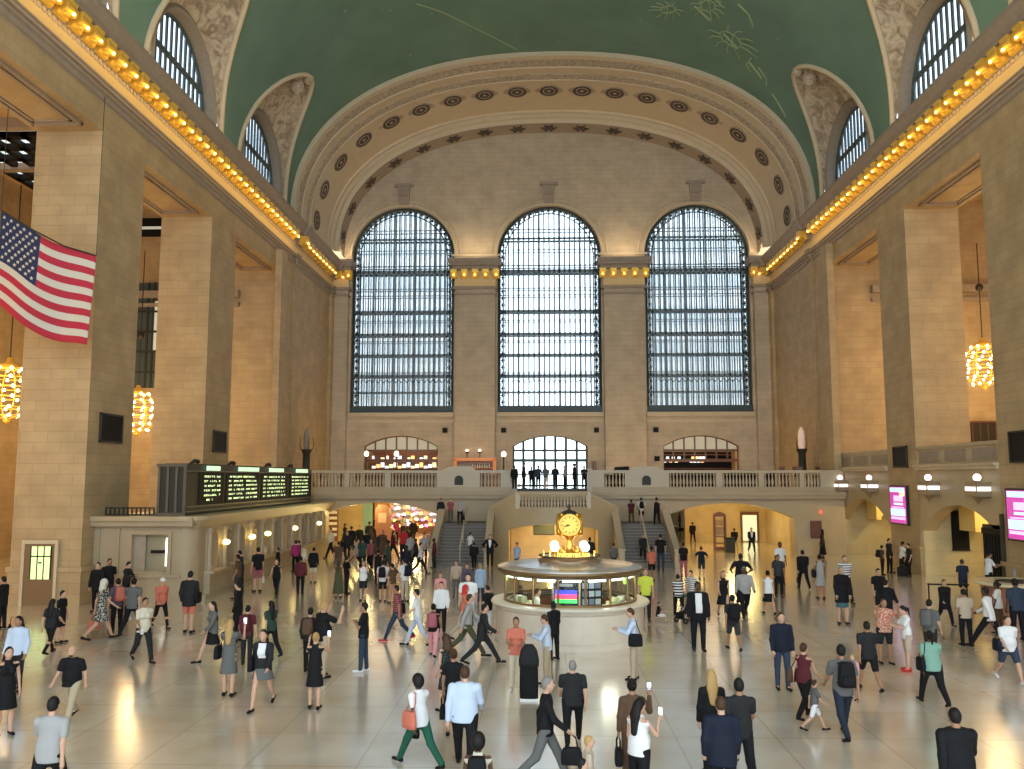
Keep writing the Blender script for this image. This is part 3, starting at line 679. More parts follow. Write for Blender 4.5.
# market hall deep in the left passage
mk=thing('market_stall','glowing colourful market stall front deep in the left passage','stall',(-11.6,78,0))
bx('counter',M_WOOD,mk,-3.5,3.4,-.5,.5,0,1.0); bx('back_panel',M_WHITE,mk,-3.6,3.5,.9,1,0,3.5)
sc=[(1,.3,.08),(1,.75,.2),(.9,.95,1),(.9,.3,.7),(.5,.65,1),(1,.95,.6),(.9,.2,.15)]
for k in range(60):
    c=sc[k*5%7]; mm=mat('stall_light_%d'%(k*5%7),c,.4,emit=1.3,ecol=c)
    o=MB().box(-.16,.16,-.08,.08,-.12,.12).build('lit_package',mm); o.location=(-14.6+(k%15)*.40+random.uniform(-.1,.1),77.0+random.uniform(-.3,.3),.75+.50*(k//15)+random.uniform(-.12,.12)); o.rotation_euler=(0,random.uniform(-.5,.5),0)
    tag(o,'small coloured glowing package on the market stall in the left passage','package','glowing packages on the market stall')
for k in range(5): bx('shelf',M_WHITE,mk,-3.5,3.4,-.2,.8,1.12+.48*k,1.16+.48*k)
bx('lit_sign',mat('stall_sign',(1,.9,.8),.4,emit=1.6,ecol=(1,.92,.85)),mk,-2.4,.6,-.55,-.5,2.55,3.0)
bx('lit_sign',mat('stall_sign2',(1,.6,.2),.4,emit=1.1,ecol=(1,.55,.15)),mk,.7,3.3,-.55,-.5,2.1,2.9)
bx('tall_panel',mat('teal_panel',(.22,.42,.36),.5),pas,-14.3,-13.6,65.8,65.9,0,3.4)
bx('tall_panel',mat('orange_panel',(.75,.33,.07),.5),pas,-13.9,-12.6,68,68.1,1.6,3.3)
t=thing('clock_kiosk','tall dark wooden kiosk standing in the crowd of the left passage','kiosk',(-12.15,62.5,0))
q=MB(); q.prism([(-.95,0),(.95,0),(.8,1.2),(.55,1.4),(.5,2.7),(.3,3.0),(-.3,3.0),(-.5,2.7),(-.55,1.4),(-.8,1.2)],lambda u,v:(u,-.4,v),lambda u,v:(u,.4,v)); q.build('cabinet',M_WOOD,t)
bx('face_panel',mat('kiosk_panel',(.30,.2,.14),.4),t,-.3,.3,-.43,-.4,1.7,2.4)
t=thing('signal_post','slim post with a glowing red light at the far end of the ticket windows','post',(-15.1,57.6,0)); q=MB(); q.tube([(0,0,0),(0,0,3.0)],.06,8); q.build('pole',M_BRZ,t); q=MB(); q.ball((.0,-.1,2.7),.16,8,6); q.build('lamp',M_RED,t)
t=thing('timetable_rack','dark timetable rack on the left passage wall','rack',(-15.9,63,0)); bx('frame',M_WOOD,t,-.35,.35,-.1,.1,0.3,2.6)
for z in (.7,1.1,1.5,1.9,2.3): bx('pocket',M_WHITE,t,-.28,.28,-.16,-.1,z,z+.2)
# ------------------------------------------------------------------ ticket office (left)
TX=14.5
to=thing('ticket_office','long stone ticket office with a ledge and arched windows along the left side','ticket office',(0,0,0))
b=MB(); b.box(-W,-TX,34.0,BY,3.0,3.3); b.build('roof_slab',M_TO,to)
# south-west return wall facing the camera
b=MB()
b.box(-W+.02,-15.1,34.3,34.9,0,1.05)
b.prism([(-W+.02,1.05),(-15.1,1.05),(-15.1,3.0),(-W+.02,3.0)],lambda u,v:(u,34.3,v),lambda u,v:(u,34.9,v),[[(-17.0,1.2),(-15.55,1.2),(-15.55,2.65),(-17.0,2.65)]])
# rounded corner
vs=[];n=8
for k in range(n+1):
    a=-PI/2+PI/2*k/n; x=-15.1+.6*math.cos(a); y=34.9+.6*math.sin(a); vs+=[(x,y,0),(x,y,3.0)]
b.add(vs,[(2*k,2*k+2,2*k+3,2*k+1) for k in range(n)])
b.build('end_wall',M_TO,to)
b=MB()
for off,z0,z1 in ((.14,2.95,3.08),(.26,3.08,3.2),(.4,3.2,3.38)):
    x=-TX+off; pts=[(-W+.02,34.3-off)]+[(-15.1+(.6+off)*math.cos(-PI/2+PI/2*k/6),34.9+(.6+off)*math.sin(-PI/2+PI/2*k/6)) for k in range(7)]+[(x,BY-.1)]+[(-W+.02,BY-.1)]
    b.prism(pts,lambda u,v:(u,v,z0),lambda u,v:(u,v,z1))
b.build('cornice',M_PL2,to)
b=MB(); b.box(-W+.02,-15.0,34.22,34.3,.95,1.08); b.box(-17.15,-15.4,34.2,34.3,2.65,2.8); b.box(-17.15,-17.0,34.2,34.3,1.1,2.65); b.box(-15.55,-15.4,34.2,34.3,1.1,2.65)
for x in (-18.4,-17.6): b.box(x,x+.08,34.22,34.3,1.1,2.9)
b.build('window_surround',M_TO,to)
bx('shutter',mat('office_shutter',(.30,.26,.16),.4),to,-17.0,-15.55,34.6,34.65,1.2,2.65)
b=MB(); b.box(-16.35,-15.8,34.5,34.6,1.9,2.02); b.build('sign_plate',M_BLK,to); bx('light_strip',M_TUBE,to,-15.72,-15.68,34.45,34.5,1.4,2.5)
bx('inner_frame',M_DKM,to,-17.0,-16.55,34.45,34.5,1.2,2.65); bx('inner_frame',M_DKM,to,-15.62,-15.55,34.45,34.5,1.2,2.65)
# long front with window bays
ys=[35.9+i*1.66 for i in range(12)]
holes=[segpoly(y,y+.95,1.12,2.45,2.72,6) for y in ys]
b=MB(); b.prism([(34.9,0),(BY,0),(BY,3.0),(34.9,3.0)],lambda u,v:(-TX,u,v),lambda u,v:(-TX-.5,u,v),holes); b.build('front_wall',M_TO,to)
b=MB(); b.box(-TX-2.6,-TX-2.5,34.9,BY,0,3.0); b.build('inner_wall',M_YEL,to)
b=MB(); b.box(-TX-.4,-TX+.42,35.4,BY-.2,1.0,1.1); b.build('counter_top',M_PL2,to)
b=MB(); b.box(-TX,-TX+.25,35.4,BY-.2,0,1.0); b.box(-TX,-TX+.3,34.9,BY-.2,0,.2);b.build('counter_front',M_TO,to)
for i,y in enumerate(ys):
    q=MB(); q.box(-TX-.1,-TX+.06,y-.45,y-.2,1.1,2.85); q.lathe([(.14,1.1),(.16,1.3),(.12,1.4),(.11,2.6),(.16,2.75),(.14,2.85)],(-TX+.12,y-.33,0),8); q.build('pilaster',M_TO,to)
    q=MB(); q.tube([(-TX-.3,y+.05,1.15),(-TX-.3,y+.05,2.3)],.02,4); q.tube([(-TX-.3,y+.9,1.15),(-TX-.3,y+.9,2.3)],.02,4); q.tube([(-TX-.3,y+.05,2.3),(-TX-.3,y+.9,2.3)],.02,4)
    for k in range(6): yy=y+.15+k*.13; q.tube([(-TX-.3,yy,1.2),(-TX-.3,yy,1.75)],.012,4)
    q.build('grille',M_BRASS,to)
    if i in (1,2,4,5,7,8,9,10):
        q=MB(); q.box(-TX-.45,-TX-.4,y,y+.95,1.15,2.6); q.build('closed_shutter',M_BRZ,to)
M_WLAMP=mat('ticket_window_lamp',(1,.85,.45),.3,emit=9,ecol=(1,.78,.25))
for k,(y,d) in enumerate(((37.0,'nearest'),(40.3,'second'),(42.6,'third'),(47.3,'fourth'),(52.4,'farthest'))):
    t=thing('wall_lamp','yellow globe lamp on the ticket office front, %s of five counting from the camera'%d,'lamp',(-TX+.3,y,2.15),0,'globe lamps on the ticket office')
    q=MB(); q.tube([(-.3,0,-.1),(-.1,0,-.2),(0,0,-.1)],.025,5); q.build('bracket',M_BRASS,t)
    q=MB(); q.ball((0,0,.02),.16,10,8,.7); q.build('lamp_globe',M_WLAMP,t,smooth=True)
for k in range(16):
    o=MB().box(-.02,.02,-.09,.09,0,.14).build('counter_screen',M_TUBE); o.location=(-TX-.25,36.3+1.17*k,1.12+.02); tag(o,'small lit screen on the long ticket counter','screen','small screens along the ticket counter')
# ------------------------------------------------------------------ departure board on the ledge
db=thing('departure_board','long dark green departure board with four lit panels above the ticket windows','board',(0,0,3.38))
XB=-15.15; ya,yb=34.75,53.9
b=MB(); b.box(XB-1.1,XB,ya,yb,0,2.05); b.box(XB-1.0,XB-.05,ya+.3,yb-.3,2.05,2.12); b.build('cabinet',M_BRZ,db)
b=MB()
for z in (.12,.32,1.78): b.box(XB,XB+.1,ya,yb,z,z+.05)
b.box(XB-1.2,XB+.05,ya-.06,ya,0,.12); b.box(XB-1.2,XB+.05,ya-.06,ya,1.98,2.1)
for x in (-1.08,-.72,-.36,-.02): b.box(XB+x-.05,XB+x+.05,ya-.06,ya,.1,2.0)
b.build('frame',mat('board_frame',(.14,.13,.10),.4,.5),db)
bnd=[ya+1.2,39.05,44.0,49.0,yb]
M_TXT=mat('board_text_light',(.8,.9,.6),.4,emit=.75,ecol=(.85,.95,.55)); M_HDR=mat('board_header_light',(.7,1,.7),.4,emit=.8,ecol=(.62,.95,.62))
rs=random.Random(3)
cols=[[(.2,.82)],[(.08,.16),(.22,.52),(.58,.9)],[(.08,.16),(.22,.5),(.55,.86)],[(.1,.16),(.24,.48),(.54,.84)]]
for i in range(4):
    y0,y1=bnd[i]+.15,bnd[i+1]-.15; L=y1-y0
    p=MB().box(XB,XB+.03,y0,y1,.36,1.76).build('display_panel',M_BLK,db)
    q=MB(); hs=[(.25,.75)] if i!=1 else [(.32,.62),(.64,.92)]
    for a,c in hs: q.box(XB+.04,XB+.12,y0+L*a,y0+L*c,1.84,2.04)
    q.build('header_sign',M_HDR,db)
    q=MB()
    for r in range(6):
        z=1.58-.2*r
        if r==5 and i==0: segs=[(.3,.6)]
        elif r==0 and i: segs=[(.1,.85)]
        else: segs=cols[i]
        for a,c in segs:
            y=y0+L*a
            while y<y0+L*c:
                w=rs.uniform(.12,.2); h=.075
                # letter-like strokes
                q.box(XB+.03,XB+.045,y,y+.02,z-h/2,z+h/2)
                if rs.random()<.6: q.box(XB+.03,XB+.045,y,y+w*.8,z+h/2-.02,z+h/2)
                if rs.random()<.5: q.box(XB+.03,XB+.045,y+w*.6,y+w*.6+.02,z-h/2,z+h/2)
                if rs.random()<.5: q.box(XB+.03,XB+.045,y,y+w*.7,z-h/2,z-h/2+.02)
                y+=w+(.05 if rs.random()<.8 else .25)
    q.build('lettering',M_TXT,p)
for k,y in enumerate((36.6,41.0,46.5,50.6)):
    t=thing('spotlight','small dark spotlight on top of the departure board','spotlight',(XB-.5,y,5.5),0,'spotlights on the departure board'); q=MB(); q.tube([(0,-.3,0),(.05,.1,.14),(.1,.35,.1)],[.05,.09,.1],6); q.build('housing',M_BRZ,t)
t=thing('railing','low dark railing box on the ticket office roof left of the departure board','railing',(0,0,3.38)); b=MB(); b.box(-18.4,-16.4,34.7,34.78,.28,.34); b.box(-18.4,-16.4,34.7,34.78,0,.06)
for k in range(12): b.box(-18.4+k*.18,-18.36+k*.18,34.7,34.78,0,.3)
b.build('bars',M_BRZ,t)
# ------------------------------------------------------------------ plaques on the piers
for sg,y0,y1,z0,z1,lab in ((-1,34.25,36.1,6.35,7.55,'large square dark plaque on the nearest left pier'),(-1,46.3,48.2,6.3,7.5,'smaller dark plaque on the far left pier above the departure board'),(1,46.1,47.9,5.45,6.6,'square dark plaque on the right pier above the magenta screen'),(1,34.3,36.1,5.5,6.8,'dark plaque on the nearest right pier at the picture edge')):
    t=thing('wall_grille',lab,'plaque',(sg*(W-.01),(y0+y1)/2,z0)); X=sorted((0,-sg*.09)); L=(y1-y0)/2
    bx('panel',M_BLK,t,*sorted((0,-sg*.05)),-L+.06,L-.06,.06,z1-z0-.06)
    q=MB(); 
    for a in ((-L,L,0,.07),(-L,L,z1-z0-.07,z1-z0),(-L,-L+.07,0,z1-z0),(L-.07,L,0,z1-z0)): q.box(X[0],X[1],*a)
    q.build('frame',M_BRZ,t)
# door in the west face of the nearest left pier
d=struct(empty('door_2',(-20.15,33.33,0)))
b=MB(); b.box(-.72,-.6,-.12,0,0,2.5); b.box(.6,.72,-.12,0,0,2.5); b.box(-.6,.6,-.12,0,2.35,2.5); b.build('door_frame',M_PL,d)
bx('door_leaf',mat('door_brown',(.22,.13,.06),.5),d,-.6,.6,-.06,-.02,0,2.35)
gl=bx('lit_pane',mat('lit_green_glass',(.75,1,.45),.4,emit=.7,ecol=(.8,1,.4)),d,-.32,.45,-.09,-.06,1.0,2.25)
b=MB()
for x in (-.34,-.08,.18,.45): b.box(x-.02,x+.02,-.11,-.07,1.0,2.25)
b.box(-.34,.45,-.11,-.07,1.85,1.9); b.box(-.02,.1,-.12,-.07,1.6,1.66); b.build('glazing_bars',M_BRZ,d)
# nearest left pier: wider masonry face behind the flag
# dark tall window in the end wall of the left aisle and skylight
w=struct(empty('window_50',(-27.6,WALLY-.05,0)))
bx('window_recess',M_IROND,w,-1.0,1.0,-.1,0,11.0,18.3)
bx('pane',mat('dim_pane',(.6,.65,.6),.3,emit=.25,ecol=(.9,.95,.8)),w,.35,.8,-.14,-.1,13.6,17)
b=MB()
for z in (12,13.4,14.8,16.2,17.6): b.box(-1,1,-.18,-.1,z,z+.15)
for x in (-1,-.1,.3,.9): b.box(x-.06,x+.06,-.2,-.1,11,18.3)
b.build('glazing_bars',M_BRZ,w)
w=struct(empty('window_51',(-30,48,23.4)))
bx('pane',mat('skylight_pane',(.75,.85,.85),.3,emit=.9,ecol=(.8,.95,1)),w,-3,3,-4.5,4.5,.02,.06)
b=MB()
for x in (-3,-1.9,-.8,.3,1.4,2.5): b.box(x,x+.4,-4.5,4.5,-.25,.02)
for y in (-4.5,-2.9,-1.3,.3,1.9,3.5): b.box(-3,3,y,y+.5,-.25,.02)
b.build('glazing_bars',M_BLK,w)
w=struct(empty('window_53',(-27.2,WALLY-.02,0)))
bx('window_recess',M_BLK,w,-1.6,1.8,-.1,0,21.6,22.9); bx('pane',MATS['dim_pane'],w,-1.3,1.6,-.12,-.1,22.1,22.3)
# right aisle dark opening behind the chandelier
w=struct(empty('window_52',(28.6,WALLY-.02,0)))
bx('window_recess',M_BRZ,w,-1.6,2.2,-.08,0,6.6,8.6)
b=MB(); b.box(-1.7,2.3,-.16,-.05,6.5,6.62); b.box(-1.7,2.3,-.16,-.05,8.5,8.62)
for k in range(8): b.box(-1.6+k*.5,-1.55+k*.5,-.14,-.06,6.6,8.5)
b.build('glazing_bars',M_WOOD,w)
# ------------------------------------------------------------------ track gates (right)
gw=struct(empty('wall_gates'))
M_GSIGN=mat('gate_sign_light',(1,.95,.95),.3,emit=1.3,ecol=(1,.9,.92))
def gate(y0,y1,nm):
    c=(y0+y1)/2
    HG=min(4.25,(y1-y0)/2-.12)
    a=segpoly(c-HG,c+HG,0,2.2,3.65,16)
    b=MB(); poly=[(y0,0),(c-HG,0)]+a[2:][::-1]+[(c+HG,0),(y1,0),(y1,5.3),(y0,5.3)]
    b.prism(poly,lambda u,v:(W+.05,u,v),lambda u,v:(W+.75,u,v)); b.build('gate_wall',M_PL2,gw)
    b=MB(); b.box(W-.15,W+.3,y0,y1,5.3,5.45); b.box(W-.25,W+.3,y0,y1,5.45,5.55); b.build('gate_ledge',M_PAR,gw)
    b=MB(); b.box(W+.1,W+.6,y0,y1,5.55,6.35); b.box(W+0,W+.7,y0,y1,6.35,6.5); b.build('gate_attic',M_PL2,gw)
    b=MB()
    L=(y1-y0)/3
    for k in range(3): b.box(W+.06,W+.1,y0+k*L+.3,y0+(k+1)*L-.3,5.68,6.22)
    b.build('attic_panel',M_DKM,gw)
    # passage behind: walls, ceiling
    b=MB(); b.box(W+.1,27,y1-.16,y1+.3,0,4.2); b.box(W+.1,27,y0-.3,y0+.16,0,4.2); b.box(26.6,27,y0,y1,0,4.2); b.build('gate_passage',M_GATE,gw)
    b=MB(); b.box(W+.75,27,y0,y1,4.1,4.3); b.build('gate_ceiling',M_GATE,gw)
    bx('gate_floor',M_FLOOR,gw,W+.75,34,y0,y1,6.2,6.35)
    # groin: second arch set deeper at right angles
    b=MB(); a=segpoly(20.6,25.2,0,2.5,3.3,10)
    b.prism([(20.3,4.1),(20.3,2.3),(20.6,2.3)]+a[2:][::-1]+[(25.2,2.3),(25.6,2.3),(25.6,4.1)],lambda u,v:(u,y1-2.2,v),lambda u,v:(u,y1-.6,v)); b.build('inner_arch',mat('cream_vault',(.86,.68,.26),.5),gw)
gate(48.8,WALLY,'a'); gate(37.1,45.1,'b'); gate(24.7,33.4,'c')
for yc in (40.9,53.1):
    o=MB().lathe([(.01,-.1),(.22,-.08),(.26,0),(.01,0)],(0,0,0),12).build('ceiling_lamp',M_GLOBE); o.location=(21.6,yc,4.09); tag(o,'round lamp on the ceiling inside the %s right track gate'%('nearer' if yc<45 else 'farther'),'lamp',)
# globe + sign fixtures
for k,(y,d) in enumerate(((55.8,'farthest'),(50.9,'third'),(43.2,'second'),(38.4,'nearest'))):
    t=thing('gate_lamp','bronze gate number box with white globe on top, %s of four along the right ledge'%d,'lamp',(W-.3,y,4.1),0,'globe lamps over the track gates')
    q=MB(); q.box(-.3,.35,-.5,.5,.0,.62); q.lathe([(.01,-.35),(.12,-.2),(.3,0)],(0,0,0),8); q.build('housing',M_BRASS if 0 else mat('aged_bronze',(.33,.25,.15),.4,.4),t)
    q=MB(); q.box(-.34,-.3,-.42,.42,.24,.42); q.build('sign_panel',M_GSIGN,t)
    q=MB(); q.box(-.26,.3,-.54,-.5,.24,.42); q.build('sign_panel',M_GSIGN,t)
    q=MB(); q.ball((0,0,.82),.17,12,8); q.build('lamp_globe',M_GSIGN,t,smooth=True)
    q=MB(); q.lathe([(.1,.6),(.14,.64),(.08,.7)],(0,0,0),8); q.build('collar',M_BRASS,t)
# magenta information screens
M_MAG=mat('screen_magenta',(.55,.04,.35),.3,emit=.75,ecol=(.62,.06,.42)); M_SBL=mat('screen_pale_blue',(.5,.75,.95),.3,emit=1.0,ecol=(.55,.8,1)); M_SYL=mat('screen_yellow',(.8,.85,.4),.3,emit=.9,ecol=(.85,.9,.45)); M_SLV=mat('screen_lilac',(.75,.55,.9),.3,emit=.9,ecol=(.75,.6,.95))
for y0,y1,z0,z1,lab in ((46.25,48.35,2.5,4.42,'magenta and pale blue information screen on the far right pier'),(34.2,36.4,2.45,4.4,'magenta information screen on the nearest right pier cut by the picture edge')):
    t=thing('information_screen',lab,'screen',(W-.02,(y0+y1)/2,z0)); L=(y1-y0)/2; H_=z1-z0
    bx('housing',M_BRZ,t,-.14,0,-L-.05,L+.05,-.08,H_+.08)
    bx('display_panel',M_MAG,t,-.16,-.14,-L+.05,L-.05,0,H_)
    for (a,c,z_,zz,m) in ((-.95,.95,.86,.98,M_SBL),(-.7,.5,.6,.76,M_SLV),(-.7,.5,.5,.56,M_SBL),(-.8,.8,.42,.45,M_SLV),(-.95,.95,.2,.4,M_SBL),(-.9,.9,.1,.17,M_SLV),(-.95,-.3,.75,.88,M_SYL)):
        bx('display_text' ,m,t,-.175,-.16,-a*L*.95 if 0 else a*L*.93,c*L*.93,z_*H_,zz*H_)
# black schedule boards
for sg,(x,y),(w_,z0,z1),lab in ((1,(19.9,44.9),(.42,1.3,3.2),'tall narrow black schedule board on the wall inside the nearer right gate'),):
    t=thing('schedule_board',lab,'board',(x+.6,y,z0)); bx('panel',M_BLK,t,-w_,w_,-.06,0,0,z1-z0); q=MB(); q.box(-w_-.05,w_+.05,-.08,-.02,z1-z0,z1-z0+.06); q.box(-w_-.05,w_+.05,-.08,-.02,-.06,0); q.build('frame',M_BRZ,t)
t=thing('track_gate_door','dark metal track gate door with a sign bar near the right edge','gate',(18.75,38.0,0))
q=MB(); q.box(-.1,.0,-.7,.9,0,2.9); q.build('door_leaf',M_BRZ,t); q=MB()
for k in range(9): q.box(-.14,-.1,-.66+k*.18,-.62+k*.18,.1,2.5)
q.box(-.16,-.1,-.7,.9,2.5,2.75); q.build('bars',M_BLK,t)
bx('bronze_post',M_BRZ,gw,W-.1,W+.05,36.95,37.15,0,3.4)
# round pale desk at the far right
t=thing('reception_desk','round reddish desk with a pale top at the right edge','desk',(16.95,33.0,0))
q=MB(); q.lathe([(1.0,0),(1.35,0),(1.35,.1),(1.22,.15),(1.28,1.0),(1.1,1.0)],(0,0,0),28); q.build('desk_body',mat('red_granite',(.30,.13,.08),.4,noise=.2,nscale=6),t)
q=MB(); q.lathe([(.8,1.0),(1.5,1.0),(1.55,1.04),(1.5,1.1),(.8,1.1)],(0,0,0),28); q.build('desk_top',mat('pale_top',(.70,.60,.38),.3),t)
t=thing('barrier_rail','black barrier rail reaching out beside the round desk','rail',(15.2,34.6,0)); q=MB(); q.tube([(-.9,0,.8),(.6,-.2,.8)],.035,6); q.build('rail',M_BLK,t); 
for x in (-.9,.55):
    q=MB(); q.tube([(x,-.1,0),(x,-.1,.85)],.03,6); q.build('post',M_BLK,t)
# ------------------------------------------------------------------ information booth
BX,BYC=.22,27.35
M_BM=mat('booth_marble',(.66,.58,.46),.35,noise=.12,nscale=2)
bo=thing('information_booth','round marble information booth with glass windows in the middle of the floor','booth',(BX,BYC,0))
q=MB(); q.lathe([(2.2,0),(2.34,0),(2.34,.15),(2.27,.2),(2.27,.95),(2.34,1.02),(2.34,1.08)],(0,0,0),64); q.build('base',M_BM,bo,smooth=False)
q=MB(); q.lathe([(1.9,1.08),(2.42,1.08),(2.46,1.13),(2.42,1.18),(1.9,1.18)],(0,0,0),64); q.build('counter_top',mat('pale_counter',(.72,.66,.54),.25),bo)
q=MB(); q.lathe([(1.98,1.18),(2.06,1.18),(2.06,1.24),(1.98,1.24)],(0,0,0),64); q.build('counter_rail',M_BRASS,bo)
NM=16
for k in range(NM):
    a=2*PI*(k+.5)/NM; q=MB(); x,y=2.03*math.cos(a),2.03*math.sin(a); q.tube([(x,y,1.2),(x,y,2.02)],.035,6); q.build('mullion',M_BRASS,bo)
q=MB(); q.lathe([(2.03,1.22),(2.03,2.0)],(0,0,0),64); q.build('glass',M_CGLASS,bo)
q=MB(); q.lathe([(1.95,1.98),(2.14,1.98),(2.2,2.04),(2.2,2.12),(2.25,2.16),(2.24,2.2),(1.95,2.26),(1.0,2.33),(.95,2.33)],(0,0,0),64); q.build('roof',mat('booth_roof',(.40,.38,.33),.22,.3),bo)
q=MB(); q.lathe([(2.15,1.99),(2.23,2.07),(2.27,2.1),(2.27,2.15)],(0,0,0),64); q.build('roof_edge',M_BRASS,bo)
q=MB(); q.lathe([(.01,2.3),(.98,2.3),(.98,2.38),(.88,2.42),(.84,2.5),(.01,2.52)],(0,0,0),40); q.build('roof_drum',mat('drum_bronze',(.32,.22,.12),.4,.5),bo)
q=MB(); q.lathe([(.01,.02),(1.9,.02),(1.9,1.0),(1.88,1.0)],(0,0,0),32); q.build('inner_counter',M_WOOD,bo)
q=MB(); q.lathe([(.5,0),(.55,1.95),(.5,1.97)],(0,0,0),24); q.build('core',M_GATE,bo)
TUB=None
for k in range(NM):
    a=2*PI*k/NM; q=MB(); q.box(-.27,.27,-.04,.04,-.035,.035); o=q.build('light_tube',M_TUBE,bo); o.location=(1.93*math.cos(a),1.93*math.sin(a),1.93); o.rotation_euler=(0,0,a+PI/2)
# screens and racks inside the windows
def at_booth(ang,r): return (r*math.cos(ang),r*math.sin(ang))
def booth_item(ang,w,h,z,m,name,r=1.86,par=bo):
    o=MB().box(-w/2,w/2,-.02,.02,0,h).build(name,m,par); x,y=at_booth(ang,r); o.location=(x,y,z); o.rotation_euler=(0,0,ang+PI/2); return o
A0=-PI/2-PI/NM*.45
# free-standing monitor inside the glass
t=thing('monitor','monitor showing blue red and green bands in the booth front window','monitor',(BX+1.9*math.cos(A0),BYC+1.9*math.sin(A0),1.19),A0+PI/2)
bx('housing',M_BLK,t,-.36,.36,.0,.08,-.01,.74)
for z,h,c,nm in ((.36,.12,(.04,.05,.85),'blue'),(.22,.14,(.85,.05,.15),'red'),(.11,.11,(.05,.75,.12),'green')):
    bx('display_band',mat('screen_'+nm,c,.3,emit=1.5,ecol=c),t,-.32,.32,-.015,0,z,z+h)
bx('label_plate',mat('plate_grey',(.35,.35,.35),.4,emit=.2),t,-.2,.2,-.015,0,.58,.66)
t=thing('brochure_rack','dark brochure rack with grey leaflets in the booth window right of the monitor','rack',(BX+1.9*math.cos(A0+.4),BYC+1.9*math.sin(A0+.4),1.19),A0+.4+PI/2)
bx('back_panel',M_BLK,t,-.33,.33,.02,.06,0,.74)
for i in range(3):
    for j in range(3): bx('leaflet',mat('leaflet_%d'%((i+j)%3),((.45,.5,.6),(.2,.22,.3),(.62,.62,.6))[(i+j)%3],.5),t,-.29+j*.2,-.13+j*.2,-.02,.0,.06+.23*i,.22+.23*i)
for k,(a,c,nm) in enumerate(((A0+.85,(.62,.66,.35),'yellow-green'),(A0+1.2,(.75,.75,.6),'white'),(A0-.8,(.55,.6,.35),'green'),(A0-1.2,(.6,.7,.6),'pale green'))):
    t=thing('paper_stack','%s stack of papers on the counter inside the booth glass'%nm,'papers',(BX+1.7*math.cos(a),BYC+1.7*math.sin(a),1.02),a+PI/2)
    for j in range(3): bx('sheets',mat('paper_%d_%d'%(k,j),tuple(min(1,v*(.8+.2*j)) for v in c),.6),t,-.3+.2*j,-.12+.2*j,-.1,.1,0,.16+.09*((j+k)%3))
for a,lab in ((A0+1.05,'round yellow-green sign disc in the booth window at the right'),(A0-1.35,'round green sign disc in the leftmost visible booth window')):
    o=MB().lathe([(.01,0),(.1,0),(.1,.03),(.01,.03)],(0,0,0),14).build('sign_disc',mat('disc_green',(.55,.75,.15),.4,emit=.8,ecol=(.6,.85,.2))); o.location=(BX+1.95*math.cos(a),BYC+1.95*math.sin(a),1.85); o.rotation_euler=(PI/2,0,a+PI/2); tag(o,lab,'sign')
# gilded clock
cl=thing('clock','gilded four-faced ball clock on top of the round information booth','clock',(BX,BYC,2.5))
M_CF=mat('clock_face',(.9,.62,.10),.35,emit=.28,ecol=(1,.62,.05)); M_CG=mat('clock_gold',(.85,.52,.10),.3,.9)
q=MB(); q.lathe([(.42,0),(.4,.06),(.16,.12),(.1,.25),(.13,.36),(.09,.44),(.16,.54),(.22,.6)],(0,0,0),20); q.build('pedestal',M_CG,cl,smooth=True)
q=MB(); q.ball((0,0,.95),.37,20,14); q.build('case',M_CG,cl,smooth=True)
q=MB(); q.lathe([(.3,1.2),(.26,1.32),(.14,1.38),(.06,1.4),(.04,1.46),(.07,1.5),(.03,1.56),(.01,1.6)],(0,0,0),16); q.build('finial',M_BRZ,cl,smooth=True)
for k in range(4):
    a=k*PI/2; f=empty('clock_dial',(.27*math.sin(a),-.27*math.cos(a),.95),a,cl)
    f=MB().lathe([(.01,.1),(.29,.1),(.29,.0),(.2,-.05)],(0,0,0),28).build('dial',M_CF,cl); f.rotation_euler=(PI/2,0,a); f.location=(.27*math.sin(a),-.27*math.cos(a),.95)
    q=MB(); q.lathe([(.28,.11),(.31,.14),(.36,.10),(.36,0),(.28,0)],(0,0,0),28); q.build('bezel',M_CG,f,smooth=True)
    q=MB(); 
    for j in range(12):
        t_=j*PI/6; c_,s_=math.cos(t_),math.sin(t_); q.add([(.21*c_-.012*s_,.21*s_+.012*c_,.108),(.26*c_-.012*s_,.26*s_+.012*c_,.108),(.26*c_+.012*s_,.26*s_-.012*c_,.108),(.21*c_+.012*s_,.21*s_-.012*c_,.108)],[(0,3,2,1)])
    q.build('numerals',M_BLK,f,fix=False)
    for nm_,ln,t_ in (('hour_hand',.13,PI*.98),('minute_hand',.22,PI*1.08)):
        q=MB(); c_,s_=math.cos(t_),math.sin(t_); q.tube([(0,0,.115),(ln*c_,ln*s_,.115)],[.016,.007],4); q.build(nm_,M_BLK,f)
for o in [o for o in cl.children if o.type=='EMPTY']: bpy.data.objects.remove(o)
for k in range(4):
    a=k*PI/2+PI/4; o=MB().lathe([(.02,0),(.05,.02),(.06,.06),(.03,.1),(.01,.12)],(0,0,0),8).build('acorn_ornament',M_CG,cl,smooth=True); o.location=(.33*math.cos(a),.33*math.sin(a),.6)
    o=MB().lathe([(.02,0),(.05,.02),(.06,.06),(.03,.1),(.01,.12)],(0,0,0),8).build('acorn_ornament',M_CG,cl,smooth=True); o.location=(.33*math.cos(a),.33*math.sin(a),1.2)
for k in range(4):
    a=k*PI/2+PI/4
    t=thing('globe_lamp','white globe lamp at the %s corner of the clock base on the booth'%('back right','back left','front left','front right')[k],'lamp',(BX+.66*math.cos(a),BYC+.66*math.sin(a),2.5),0,'globe lamps round the clock')
    q=MB(); q.lathe([(.09,0),(.04,.05),(.04,.12),(.08,.16)],(0,0,0),10); q.build('stem',M_CG,t); q=MB(); q.ball((0,0,.28),.14,14,10); q.build('lamp_globe',M_GLOBE,t,smooth=True)
